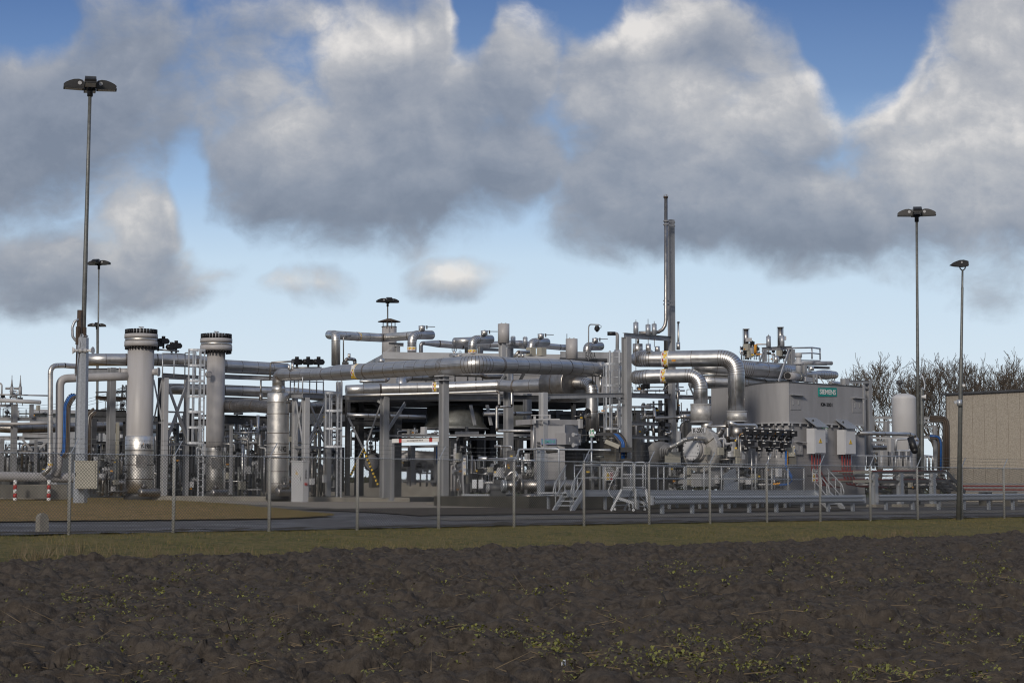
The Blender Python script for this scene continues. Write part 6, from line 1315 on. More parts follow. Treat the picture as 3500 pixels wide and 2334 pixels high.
for x, y, lab in ((910, 935, 'small beige box on the left of the compressor side'), (1000, 938, 'wide beige box on the compressor shaft guard'), (1108, 948, 'upper beige box on the pipe right of the compressor'), (1120, 1002, 'lower beige box on the pipe right of the compressor')):
    b = MB(); boxc(b, 'c4', x - 18, x - 6, x + 26, y, y + 50, 79.6); tag(b.build('instrument_box', 'beige'), lab, 'instrument box', 'beige instrument boxes round the compressor')
pipe('clad loop line with two bends between the compressor pipes', 'c4', [(915, 800, 80, 9), (1052, 795, 79.8, 9), (1054, 875, 79.8, 9), (1110, 884, 80, 9)], 9, 'clad_light', True, k=.6, step=2); pipe('clad sleeve pipe running into the upper collar from the right', 'c4', [(1060, 770, 79.8, 14), (1110, 790, 80, 14), (1240, 792, 80.4, 14), (1245, 830, 80.4, 12)], 14, 'clad_light', False, k=.6); pipe('white bent pipe with hook shape right of the compressor ring', 'c4', [(990, 890, 79.6, 7), (1005, 878, 79.6, 7), (1035, 880, 79.6, 7), (1038, 915, 79.6, 7), (1080, 912, 79.6, 7)], 7, 'steel_pale', False, k=.8)
pipe('slanting dark clad pipe joining the compressor body', 'c4', [(965, 890, 80.6, 20), (1010, 830, 80.8, 20), (1035, 770, 81, 24)], 22, 'clad_dull', True, k=.5, step=.4)
pipe('clad line crossing the portal frame with marker band, ending in a rounded cap', 'c4', [(408, 668, 84.6, 8), (560, 668, 84.6, 8), (566, 742, 84.4, 10), (700, 738, 83.5, 10), (745, 736, 83.2, 10)], 9, 'clad', True, k=.5, step=2)
b = MB(); a, e = q('c4', 752, 732, 83), q('c4', 802, 732, 83.3); b.cyl(a, e, rad('c4', 17, 83), seg=18); b.dome(a, a - e, rad('c4', 17, 83), .12, 18); tag(b.build('bell_end', 'clad_light'), 'round shiny pipe end beside the lower perforated collar', 'pipe end')
manifold('pipework on the lower level inside the portal frame', 'c4', 415, 800, 620, 770, 86.6, 10, 41, pr=(6, 18), valves=5, boxes=1, tags=3); manifold('pipes along the platform in the portal frame, lower bay', 'c4', 415, 670, 785, 860, 85.4, 6, 42, pr=(8, 22), valves=2, boxes=0, tags=1)
manifold('small pipes and rails under the lower compressor pipe', 'c4', 410, 800, 520, 585, 86.5, 8, 43, pr=(4, 12), valves=3, boxes=1, tags=1); manifold('pipes stacked behind the two compressor downpipes', 'c4', 930, 1050, 560, 770, 90, 7, 44, pr=(8, 20), valves=2, boxes=0, tags=0)
manifold('dark machinery low under the compressor at the left', 'c4', 570, 860, 1060, 1215, 80.2, 12, 45, pr=(6, 16), valves=7, boxes=3, tags=3, mats=('steel_dark', 'clad_dull', 'galv_old', 'black')); manifold('small valves and tubes low between compressor and motor', 'c4', 900, 1250, 1040, 1215, 80.4, 14, 46, pr=(6, 16), valves=8, boxes=3, tags=3)
manifold('instrument tubing right of the quilted compressor ring', 'c4', 985, 1150, 850, 1050, 79.9, 9, 47, pr=(6, 14), valves=5, boxes=2, tags=3); manifold('pipes behind the oil tank under the deck', 'c4', 20, 345, 640, 900, 86, 10, 48, pr=(8, 22), valves=3, boxes=1, tags=2, mats=('steel_dark', 'clad_dull', 'steel_grey')); manifold('steel posts and pipes low behind the walkway', 'c4', 20, 330, 960, 1220, 80.5, 10, 49, pr=(14, 30), valves=2, boxes=1, tags=1, mats=('steel_dark', 'steel_grey', 'galv_old'))
b = MB(); boxc(b, 'c4', 1020, 1030, 1125, 1165, 1225, 78.6); b.bar(q('c4', 1025, 1160, 78.5), q('c4', 1108, 1115, 79), .5, .04, FA); tag(b.build('chequer_guard', 'galv'), 'small galvanised guard with ribbed sloping top by the walkway', 'guard')
tray('cable tray with blue cables curving down right of the oil tank', 'c4', [(190, 848, 82), (310, 852, 81.6), (352, 905, 81.4), (352, 1030, 81.4)], 50, ['cable_brown', 'blue', 'blue', 'cable_brown'], 4, 'steel_dark')
for y, lab in ((940, 'dark cable clamp box on the blue cable bundle, upper'), (1016, 'dark cable clamp box on the blue cable bundle, lower')):
    b = MB(); b.box(q('c4', 372, y + 30, 81), rad('c4', 76, 81), .3, rad('c4', 32, 81)); tag(b.build('clamp_box', 'ink'), lab, 'cable clamp', 'cable clamp boxes')
brb = MB(); brb.bar(q('c4', 232, 897, 81), q('c4', 325, 935, 81), .15, .18); tag(brb.build('slanting_channel', 'beige'), 'slanting beige channel running into the blue cable tray', 'channel')
b = MB(); a = q('c4', 252, 1215, 88); b.box(a, .6, .6, 3.2, .3); tag(b.build('mossy_column', 'concrete_dark'), 'mossy concrete column behind the blue cable tray', 'column')
# black valve rack
vr = thing('valve_rack', 'rack of black solenoid valves with steel tubes in front of the motor housing', 'valve rack', q('g3', 1750, 640, 79.3))
def solen(x, y, w, h, Yq):
    p = q('g3', x, y, Yq); b = MB(); W_, H_ = rad('g3', w, Yq), rad('g3', h, Yq); b.box(p - UP * H_ / 2, W_, .30, H_, .35); o = b.build('solenoid_valve', 'black', vr)
    b = MB(); b.cyl(p + UP * H_ / 2, p + UP * (H_ / 2 + .06), .07, seg=10); b.cyl(p - UP * (H_ / 2 + .10), p - UP * H_ / 2, .05, seg=8); b.build('fitting', 'clad_light', o)
    b = MB(); b.bar(p + Vector((-.06, -.19, H_ * .15)), p + Vector((.05, -.17, H_ * .15)), .01, .035, UP.cross(Vector((1, .3, 0)))); b.build('label_plate', 'white', o)
for i in range(7): solen(1405 + 116 * i, 110 + 5.5 * i, 108, 84, 78.6 + .28 * i)
for i in range(7): solen(1330 + 118 * i, 190 + 5 * i, 54, 66, 78.7 + .28 * i)
for i, x in enumerate((1435, 1655, 1820, 1990)): solen(x, 292 + 7 * i, 130, 76, 78.6 + .5 * i)
for i, x in enumerate((1375, 1590, 1745, 1935)): solen(x, 380 + 4 * i, 62, 56, 78.7 + .5 * i)
for i, (x, y0, y1, r_) in enumerate(((1480, 400, 1010, 11), (1545, 395, 640, 13), (1590, 440, 560, 11), (1733, 430, 640, 15), (1280, 180, 400, 8), (1250, 180, 300, 12), (1310, 200, 640, 8), (2090, 160, 380, 7), (1410, 400, 620, 7), (1860, 400, 640, 6))):
    b = MB(); vcyl(b, 'g3', x, y0, y1, r_, 79.0 + (x - 1300) * .002, seg=8); b.build('tube', ('clad_light', 'steel_pale', 'clad_dull')[i % 3], vr)
for y0, x0, x1 in ((70, 1330, 2110), (250, 1300, 2080), (345, 1330, 2080)): b = MB(); b.cyl(q('g3', x0, y0, 79.1), q('g3', x1, y0 + 30, 81), .04, seg=8); b.build('manifold_bar', 'steel_dark', vr)
b = MB(); boxc(b, 'g3', 1320, 1325, 1365, 400, 530, 78.9); b.build('instrument_panel', 'steel_pale', vr)
b = MB(); b.box(q('g3', 2055, 490, 80.6), .34, .25, .42, .3); b.build('terminal_box', 'beige', vr); b = MB(); b.box(q('g3', 2085, 610, 80.7), .34, .25, .36, .3); b.build('terminal_box', 'concrete_dark', vr)
for i in range(4):
    b = MB(); b.rings(bend([q('g3', 1985 + 8 * i, 400, 80.2), q('g3', 1990 + 6 * i, 640, 80.2), q('g3', 2040 + 18 * i, 760 + 10 * i, 80.0), q('g3', 2100 - 4 * i, 860, 80), q('g3', 2040, 905 + 6 * i, 79.9), q('g3', 1900, 915 + 6 * i, 79.8)], .018), 6); b.build('cable', 'blue', vr)
b = MB(); b.rings([(q('g3', 2020 + 12 * math.cos(k * 1.2), 400 + k * 5, 80.3), .016) for k in range(44)], 5); b.build('coil_tube', 'orange', vr)
for i in range(6):
    b = MB(); x = 1345 + 130 * i; b.rings(bend([q('g3', x, 130, 78.4 + .3 * i), q('g3', x - 45, 150, 78.3 + .3 * i), q('g3', x - 60, 200, 78.4 + .3 * i)], .012), 5); b.build('lead', 'blue' if i % 2 else 'orange', vr)
pipe('clad bent pipe rising behind the walkway railing at the right', 'g3', [(1713, 1030, 79.4, 14), (1713, 720, 79.4, 15), (1680, 690, 79.4, 14)], 14, 'clad_light', False, k=.6)
manifold('dense tubes and valves behind the walkway railing at the right', 'g3', 1280, 1980, 660, 1010, 80.2, 16, 51, pr=(10, 26), valves=8, boxes=3, tags=4)
# motor housing
mt = thing('motor_housing', 'big grey drive motor housing with rounded left side, teal maker sign and KM-2001 lettering', 'motor housing', q('c5', 700, 1240, 84.5))
Kc = q('c5', 485, 768, 83); ztop = q('c5', 485, 503, 83).z; zmid = Kc.z
def alongx(K, D, c, x):
    a = CR[c]; k = ((a[0] + a[2] * x) - 1750) / FS * 1.0; return (k * K.y - K.x) / (D.x - k * D.y)
LF = alongx(Kc, FA, 'c5', 977)
curve = [q('c5', x, 700, Yq) for x, Yq in ((485, 83.0), (440, 83.02), (395, 83.15), (350, 83.4), (305, 83.8), (262, 84.35), (222, 85.1), (188, 86.1))]
curve = [Vector((p.x, p.y, 0)) for p in curve]; K0 = Vector((Kc.x, Kc.y, 0)); curve[0] = K0
Eb = K0 + FA * LF
poly = [Eb] + [Eb + FB * 4.5, curve[-1] + FB * 2.0] + curve[::-1]
def extr(poly, z0, z1, smooth_n=0):
    b = MB(); n = len(poly); b.add([p + UP * z0 for p in poly] + [p + UP * z1 for p in poly], [tuple(range(n - 1, -1, -1)), tuple(range(n, 2 * n))])
    for i in range(n): b.add([poly[i] + UP * z0, poly[(i + 1) % n] + UP * z0, poly[(i + 1) % n] + UP * z1, poly[i] + UP * z1], [(0, 1, 2, 3)])
    return b
def extr_smooth(poly, z0, z1, a, e):           # like extr, with the side from index a to e shaded round
    n = len(poly); b = MB(); b.add([p + UP * z0 for p in poly] + [p + UP * z1 for p in poly], [tuple(range(n - 1, -1, -1)), tuple(range(n, 2 * n))])
    k = list(range(a, e + 1)); m_ = len(k); b.add([poly[i] + UP * z0 for i in k] + [poly[i] + UP * z1 for i in k], [(i, i + 1, m_ + i + 1, m_ + i) for i in range(m_ - 1)], 0, True)
    for i in list(range(e, n)) + list(range(0, a)): b.add([poly[i] + UP * z0, poly[(i + 1) % n] + UP * z0, poly[(i + 1) % n] + UP * z1, poly[i] + UP * z1], [(0, 1, 2, 3)])
    return b
b = extr_smooth(poly, zmid, ztop, 3, len(poly) - 1); b.build('upper_hood', 'box_grey', mt)
b = MB()
for i in range(len(poly)): b.bar(poly[i] + UP * (ztop + .015), poly[(i + 1) % len(poly)] + UP * (ztop + .015), .04, .05)
b.build('roof_edge', 'steel_dark', mt)
b = MB(); cz = zmid - .03
for p, n in zip([curve[-1]] + curve[::-1][1:], curve[::-1][1:] + [Eb]): b.bar(p + UP * cz, n + UP * cz, .10, .055)
b.build('joint_flange', 'steel_pale', mt)
b = MB()
for p, n in zip(curve[::-1], curve[::-1][1:]): b.bar(n + UP * (cz - .12) - FA * .02, n + UP * (cz + .0) - FA * .02, .03, .10)
for i in range(9): p = K0 + FA * LF * (i + .3) / 9.5 - FB * .03; b.bar(p + UP * (cz - .14), p + UP * (cz - .02), .10, .03)
b.build('flange_gussets', 'steel_pale', mt)
zbot = gz(K0.x, K0.y) + .5
lowp = [K0 + FA * .10 + FB * .10, K0 + FA * (LF - .45) + FB * .10, K0 + FA * (LF - .45) + FB * 4, K0 + FA * -.2 + FB * 4, curve[4] + FA * .35 + FB * .5, curve[2] + FA * .15 + FB * .15]
b = extr(lowp, zbot, zmid - .06); b.build('lower_casing', 'box_grey', mt)
b = MB()
for f in (.22, .42, .60): p = curve[int(f * 7)].lerp(curve[int(f * 7) + 1], .5) + FA * .1 + FB * .02; b.bar(p + UP * (zmid - 1.5), p + UP * (zmid - .1), .04, .05)
b.build('stiffener', 'box_grey', mt)
fx = lambda x, y, o=.0: None
def face_pt(x, y, out=.02):                    # point on the front face seen at crop pixel
    a = CR['c5']; t = alongx(K0, FA, 'c5', x); p = K0 + FA * t; z = q('c5', x, y, p.y).z; return Vector((p.x, p.y, z)) - FB * out
a, e = face_pt(680, 568), face_pt(802, 568); hh_ = (face_pt(740, 540) - face_pt(740, 597)).z
b = MB(); b.bar(a, e, .03, hh_, -FB); sp_ = b.build('sign_plate', 'teal', mt)
text('SIEMENS', (a + e) / 2 - FB * .022, FA, UP, (e - a).length * .88, 'white', mt, 'sign_lettering', hh_ * .60)
text('KM-2001', face_pt(736, 652, .008), FA, UP, (face_pt(775, 652) - face_pt(698, 652)).length, 'ink', mt, 'lettering', (face_pt(740, 640) - face_pt(740, 665)).z)
def hatch(x0, x1, y0, y1):
    a, e = face_pt((x0 + x1) / 2 - (x1 - x0) / 2, (y0 + y1) / 2, .012), face_pt(x1, (y0 + y1) / 2, .012); h = (face_pt(x0, y0) - face_pt(x0, y1)).z; b = MB(); b.bar(a, e, .02, h, -FB); o = b.build('hatch', 'box_grey', mt)
    b = MB(); u = face_pt(x0 - 4, y0 - 6, .10), face_pt(x1 + 14, y0 + 2, .10); b.bar(u[0], u[1], .20, .025, FB); b.build('rain_ledge', 'steel_pale', mt)
    b = MB()
    for f in (.25, .75):
        p = a.lerp(e, f); b.bar(p - FB * .02 - UP * .1, p - FB * .02 + UP * .1, .05, .03)
    b.build('latch', 'steel_grey', o)
hatch(492, 562, 592, 686); hatch(908, 970, 612, 704); hatch(520, 570, 905, 985)
b = MB(); t0, t1 = alongx(K0 + FB * .1, FA, 'c5', 948), alongx(K0 + FB * .1, FA, 'c5', 1045); A9 = K0 + FA * LF * .90 + FB * .35; pj = [A9, A9 + FA * 1.15, A9 + FA * 1.15 + FB * 2, A9 + FB * 2]; b.hexa([p + UP * zbot for p in pj] + [p + UP * q('c5', 1000, 850, A9.y + .4).z for p in pj]); b.build('end_box', 'box_grey', mt)
strip_sign('white strip of warning triangles and blue discs on the motor housing', 'c5', 509, 528, 925, 1036, 82.9, X=FA)
gs = MB(); a, e = face_pt(715, 812, .0) , face_pt(748, 812, .0); gs.bar(a + FB * .06, e + FB * .06, .02, .11, -FB); gs.build('green_label', 'green_sign', mt); text('SIEMENS', (a + e) / 2 + FB * .045, FA, UP, (e - a).length * .85, 'white', mt, 'lettering', .06)
# hooded terminal boxes with red cables
def termbox(label, xl, xc, xr, y0, y1, hx0, hy0, Yq, cabs):
    Kb = q('c5', xc, y1, Yq); o = thing('terminal_box', label, 'terminal box', Kb, 'hooded terminal boxes on the motor housing'); b = MB(); K, la, lb, h = boxc(b, 'c5', xl, xc, xr, y0, y1, Yq); b.build('housing', 'cab_white', o)
    b = MB(); b.bar(K + FA * .03 - FB * .02 + UP * h / 2, K + FA * (la - .03) - FB * .02 + UP * h / 2, .03, h - .08, FB); dr = b.build('door', 'cab_white', o)
    tri_sign(o, K + FA * la * .48 - FB * .05 + UP * h * .52, FA, .24)
    b = MB(); A_, B_ = K - FA * .03 - FB * .16 + UP * (h + .05), K + FA * (la + .05) - FB * .16 + UP * (h + .05); C_, D_ = B_ + FB * .66 + UP * .42, A_ + FB * .66 + UP * .42; th = UP * .03; b.hexa([A_, B_, C_, D_, A_ + th, B_ + th, C_ + th, D_ + th]); b.build('rain_hood', 'galv', o)
    b = MB(); b.bar(K + FA * .2 + FB * lb * .5 + UP * h, K + FA * .2 + FB * lb * .5 + UP * (h + .4), .06, .06); b.build('hood_bracket', 'steel_dark', o)
    for i in range(4):
        s_ = K + FA * (.14 + .20 * i) + FB * .25; e1 = s_ - UP * .75; e2 = s_ + FA * (.35 + .1 * i) - UP * (1.35 + .03 * i); e3 = e2 + FA * cabs - UP * .05; b = MB(); b.rings(bend([s_ + UP * .02, e1, e2, e3], .034, 3), 7); b.build('cable', 'red_cable', o)
    return o
termbox('hooded white terminal box with red cables under the teal sign, nearer the rounded side', 600, 654, 725, 810, 980, 0, 0, 83.3, .9)
termbox('hooded white terminal box with red cables, farther from the rounded side', 803, 857, 926, 820, 985, 0, 0, 85.0, 2.2)
for i, y in enumerate((850, 878, 905)): b = MB(); b.box(face_pt(731, y, -.04), .14, .12, .22, YAW); tag(b.build('switch_box', 'cab_white'), 'small pale switch box between the two hooded terminal boxes', 'switch box', 'small switch boxes')
# on top of the motor: A-frame, actuators, platform, pipe ends
af = thing('portal_frame', 'grey A-frame with braced legs standing behind the motor housing roof', 'steel frame', q('f4', 1060, 1120, 90)); beam(af, 'f4', (545, 540, 89.5), (1078, 515, 91), 66); hcol(af, 'f4', 1070, 545, 1120, 91, .45, foot=False); hcol(af, 'f4', 592, 570, 760, 89.6, .26, foot=False); brace(af, 'f4', (1030, 560, 90.6), (845, 1118, 88.5), 62, 'steel_pale'); brace(af, 'f4', (580, 580, 89.4), (505, 755, 88.8), 46)
can('small grey can on the A-frame beam, left of the tall actuator', 'f4', 664, 310, 500, 42, 89.8, 'galv', 'cans on the A-frame beam', rod=(275, 310)); can('small grey can on the A-frame beam, in front of the tall actuator', 'f4', 906, 296, 490, 43, 90.2, 'galv', 'cans on the A-frame beam', rod=(265, 296))
for x, y0, y1, r_, Yq, lab in ((262, 178, 720, 46, 92, 'tall cylinder actuator standing alone left of the yellow frame'), (876, 146, 720, 46, 93, 'tall cylinder actuator behind the A-frame, highest of the pair')):
    o = thing('cylinder_actuator', lab, 'actuator', q('f4', x, y1, Yq), 'tall cylinder actuators'); b = MB(); vcyl(b, 'f4', x, y0 + 10, y0 + 340, r_, Yq, seg=20); b.build('cylinder', 'clad_dull', o); b = MB(); vcyl(b, 'f4', x, y0, y0 + 12, r_ * 1.35, Yq, seg=20); b.build('end_plate', 'steel_grey', o); b = MB(); vcyl(b, 'f4', x, y0 + 340, y0 + 355, r_ * 1.35, Yq, seg=20); vcyl(b, 'f4', x, y0 + 355, y0 + 460, r_ * .95, Yq, seg=16); vcyl(b, 'f4', x, y0 + 460, y0 + 475, r_ * 1.5, Yq, seg=16); b.build('yoke', 'galv_old', o)
    for s_ in (-1, 1): b = MB(); vcyl(b, 'f4', x + s_ * r_ * 1.22, y0 + 5, y0 + 345, 3, Yq - .1, seg=5); b.build('tie_rod', 'steel_dark', o)
    b = MB(); b.box(q('f4', x + 45, y0 + 230, Yq - .4), .3, .2, .18); b.build('positioner', 'steel_pale', o); b = MB(); vcyl(b, 'f4', x, y0 + 475, y1, 26, Yq, seg=10); b.build('stem', 'clad_dull', o)
yl = thing('tubular_frame', 'yellow tube frame between the two tall actuators', 'tube frame', q('f4', 480, 640, 91)); b = MB(); b.rings(bend([q('f4', 440, 640, 91), q('f4', 440, 455, 91), q('f4', 625, 455, 91.4)], rad('f4', 10, 91), 1), 6); b.rings([(q('f4', 420, 460, 91), .05), (q('f4', 420, 610, 91), .05)], 6); b.bar(q('f4', 440, 632, 91), q('f4', 540, 632, 91), .05, .05); b.build('tube', 'orange', yl)
manifold('small valves and tubes around the left tall actuator', 'f4', 160, 520, 440, 730, 91.6, 10, 61, pr=(8, 24), valves=6, boxes=3, tags=2); manifold('small valves and rods around the right tall actuator', 'f4', 620, 980, 500, 770, 92, 8, 62, pr=(6, 18), valves=5, boxes=1, tags=1)
b = MB(); vcyl(b, 'f4', 796, 660, 780, 45, 89); tag(b.build('nozzle', 'clad_light'), 'clad nozzle on the large pipe between the legs of the A-frame', 'nozzle')
pl = thing('roof_platform', 'small railed platform behind the motor housing roof', 'platform', q('f4', 1300, 760, 94)); railing(pl, [q('f4', 1090, 725, 93), q('f4', 1440, 715, 94.5), q('f4', 1585, 730, 96)], rad('f4', 205, 94), 1.4, 'galv', .04); beam(pl, 'f4', (1090, 735, 93), (1590, 745, 96), 18)
for y, Yq, x1, lab in ((795, 95, 1700, 'plain grey round-ended pipe below the roof platform, nearer'), (790, 96.2, 1790, 'plain grey round-ended pipe below the roof platform, farther')):
    pipe(lab, 'f4', [(1100, y - 4, Yq), (x1, y, Yq + .8)], 36, 'steel_pale', False, dome=(0, 1), cat='pipe', group='round-ended pipes by the roof platform')
b = MB(); b.ibeam(q('f4', 1100, 850, 95), q('f4', 1755, 875, 97), .2, rad('f4', 44, 95)); tag(b.build('steel_beam', 'steel_grey'), 'grey beam under the round-ended pipes', 'beam')
op = thing('open_pipe_end', 'flanged pipe end with dark open mouth over the motor housing roof', 'pipe', q('f4', 1090, 1100, 87)); a, e = q('f4', 1005, 1015, 86.5), q('f4', 1225, 1035, 88.2); dv = (e - a).normalized(); R0 = rad('f4', 66, 87); b = MB(); b.cyl(a, e, R0, seg=24); b.build('pipe_spool', 'vessel_grey', op); b = MB(); b.cyl(a - dv * .01, a + dv * .01, R0 * .9, seg=24); b.build('bore', 'dark_void', op); b = MB(); b.cyl(e - dv * .35, e - dv * .22, R0 * 1.3, seg=24); b.cyl(e - dv * .18, e - dv * .05, R0 * 1.3, seg=24); b.build('flange', 'galv_old', op); b = MB(); p = e - dv * .2 + UP * R0; b.cyl(p, p + UP * .9, .14, seg=12); b.cyl(p + UP * .4, p + UP * .5, .24, seg=14); b.cyl(p + UP * .75, p + UP * .95, .17, seg=12); b.build('valve_bonnet', 'steel_pale', op)
dm = MB(); a, e = q('f4', 1260, 985, 91), q('f4', 1840, 1000, 93.5); L_ = [(a.lerp(e, f), rad('f4', 62 if f < .45 else (70 + 16 * math.sin(min(1, (f - .45) / .5) * math.pi)), 92)) for f in [i / 14 for i in range(15)]]; dm.rings(L_, 24, 0, seam={7, 8, 9, 10, 11, 12, 13}); dm.dome(e, e - a, L_[-1][1], .25, 24); tag(dm.build('ribbed_drum', ['clad', 'seam']), 'ribbed bulging clad drum end right of the open pipe end', 'drum')
b = MB(); vcyl(b, 'f4', 1425, 845, 920, 52, 91.5); tag(b.build('nozzle', 'clad_light'), 'clad nozzle on the ribbed drum by the roof platform', 'nozzle')
sr = thing('pipe_stand', 'small grey stand with braces right of the open pipe end', 'pipe support', q('f4', 1450, 1140, 89)); beam(sr, 'f4', (1320, 990, 88.5), (1560, 1000, 90), 18); hcol(sr, 'f4', 1475, 990, 1145, 89, .14, foot=False); hcol(sr, 'f4', 1525, 990, 1145, 89.5, .12, foot=False); brace(sr, 'f4', (1550, 1000, 90), (1650, 1150, 90), 18); hcol(sr, 'f4', 1305, 820, 1110, 90, .3, foot=False); b = MB(); wallbox(b, q('f4', 1330, 1100, 88.2), q('f4', 1500, 1100, 89.2), q('f4', 1330, 1110, 88.2).z, q('f4', 1330, 1030, 88.2).z, .4); b.build('junction_box', 'steel_pale', sr)
rf = thing('end_portal', 'grey frame with two columns at the right end of the motor housing', 'steel frame', q('c5', 1025, 830, 92)); hcol(rf, 'c5', 1025, 490, 1060, 92, .38, foot=False); hcol(rf, 'c5', 990, 520, 1060, 91, .2, foot=False); hcol(rf, 'c5', 858, 478, 520, 90, .5, foot=False); beam(rf, 'c5', (860, 500, 90.5), (1030, 500, 92), 18); brace(rf, 'c5', (975, 525, 91.6), (1020, 548, 92), 12); pipe('short pipe behind the right end of the motor housing roof', 'c5', [(760, 508, 91), (840, 515, 92)], 14, 'clad', True)
# ------------------------------------------------------------------ walkway, stairs, guardrails, mobile steps, signs
WL = [Vector((2.5, 70.2, 0)), None]
def wl(t): p = WL[0] + FA * t; return Vector((p.x, p.y, 1.58))
def tx(px_):                                   # where the walkway's front line crosses a column of the photograph
    k = (px_ - 1750) / FS; return (k * WL[0].y - WL[0].x) / (FA.x - k * FA.y)
W0, W1 = tx(1936), tx(2800)
wk = thing('walkway', 'long galvanised walkway with handrails in front of the compressor', 'walkway', wl((W0 + W1) / 2) - UP * .7)
b = MB(); b.hexa([wl(W0) - UP * .06, wl(W1) - UP * .06, wl(W1) + FB * 1.5 - UP * .06, wl(W0) + FB * 1.5 - UP * .06, wl(W0), wl(W1), wl(W1) + FB * 1.5, wl(W0) + FB * 1.5]); b.build('grating', 'galv_pale', wk)
b = MB(); b.bar(wl(W0) - FB * .03 - UP * .10, wl(W1) - FB * .03 - UP * .10, .06, .12, FB); b.build('edge_beam', 'galv', wk)
b = MB(); b.bar(wl(W0) - FB * .02 + UP * .04, wl(W1) - FB * .02 + UP * .04, .01, .08, FB); b.build('toe_board', 'galv', wk)
for i in range(9):
    t = W0 + .4 + (W1 - W0 - .8) * i / 8
    for s_ in (.15, 1.35):
        p = wl(t) + FB * s_; g0 = gz(p.x, p.y); b = MB(); b.bar(Vector((p.x, p.y, g0)), Vector((p.x, p.y, 1.42)), .09, .09); b.build('leg', 'galv', wk)
gaps = [(W0 + .05, tx(2338)), (tx(2343), tx(2645)), (tx(2650), W1)]
railing(wk, [wl(tx(2050)) + UP * 0, wl(tx(2337))], 1.02, 1.25, 'rail_pale', .032); railing(wk, [wl(tx(2344)), wl(tx(2745))], 1.02, 1.1, 'rail_pale', .032)
railing(wk, [wl(tx(1995)) + FB * .0, wl(tx(2050))], 1.02, .7, 'rail_pale', .032)
railing(wk, [wl(tx(2060)) + FB * 1.5, wl(tx(2520)) + FB * 1.5], 1.02, 1.6, 'galv', .022)
for px0, px1 in ((2338, 2338), (2344, 2344)):   # rounded return loops where two rails meet
    p = wl(tx(px0)); b = MB(); b.rings([(p + UP * 1.02, .032), (p + UP * .53, .032)], 8); b.build('end_loop', 'rail_pale', wk)
def stairs(label, t0, steps, rise, run, width, D, zt, base_t=None, rails=True):
    # descends from the deck at t0 along direction D
    P0 = wl(t0); P0.z = zt; o = thing('stair', label, 'stairs', P0 + D * run * steps - UP * rise * steps, 'short stairs of the walkway'); S_ = Vector((-D.y, D.x, 0))
    for i in range(1, steps): b = MB(); p = P0 + D * run * (i - .5) - UP * rise * i; b.bar(p - S_ * width / 2, p + S_ * width / 2, run * .95, .04, D); b.build('tread', 'galv', o)
    for k in (-1, 1):
        a, e = P0 + S_ * k * width / 2, P0 + S_ * k * width / 2 + D * run * steps - UP * rise * steps; b = MB(); b.bar(a, e, .05, .22, S_); b.bar(e, e + D * .12, .05, .10, S_); b.build('stringer', 'galv_pale', o)
        if rails:
            b = MB(); b.rings(bend([a + UP * 1.0, e + UP * .98 - D * .05, e + UP * .62 + D * .12, e + UP * .50 - D * .12, a + UP * .55], .024, 2), 8); b.build('handrail', 'rail_pale', o)
            for f in (.12, .55, .9): p = a.lerp(e, f); b = MB(); b.cyl(p, p + UP * 1.0, .022, seg=8); b.build('baluster', 'rail_pale', o)
    return o
DL = Vector((-.45, -.89, 0)).normalized()
stairs('galvanised stairs at the left end of the walkway, beside the oil tank', tx(1965), 4, .165, .26, .72, DL, 1.58)
pl2 = MB(); k0 = wl(tx(1962)); pl2.hexa([k0 + FB * .0 - UP * .06, wl(tx(2000)) - UP * .06, wl(tx(2000)) + FB * 1.5 - UP * .06, k0 + FB * 1.5 - UP * .06, k0, wl(tx(2000)), wl(tx(2000)) + FB * 1.5, k0 + FB * 1.5])
stairs('galvanised stairs at the right end of the walkway, below the red cables', tx(2800), 4, .165, .26, .75, Vector((.48, -.88, 0)).normalized(), 1.58)
pipe('long horizontal pipe running low behind the stairs under the walkway', 'g1', [(1300, 1145, 76.8, 13), (1480, 1150, 76.4, 13), (2330, 1165, 75.4, 13)], 13, 'clad', False)
# the plinth of the compressor; its dark colour paints the shade below the walkway
b = MB(); A, B = wl(W0 + .6) + FB * 2.6, wl(W1 + 1.0) + FB * 2.6; wallbox(b, A, B, .6, 1.42, 5.5); tag(b.build('machine_plinth', 'plinth_shade'), 'long concrete machine plinth behind the walkway, coloured dark to look shaded', 'plinth')
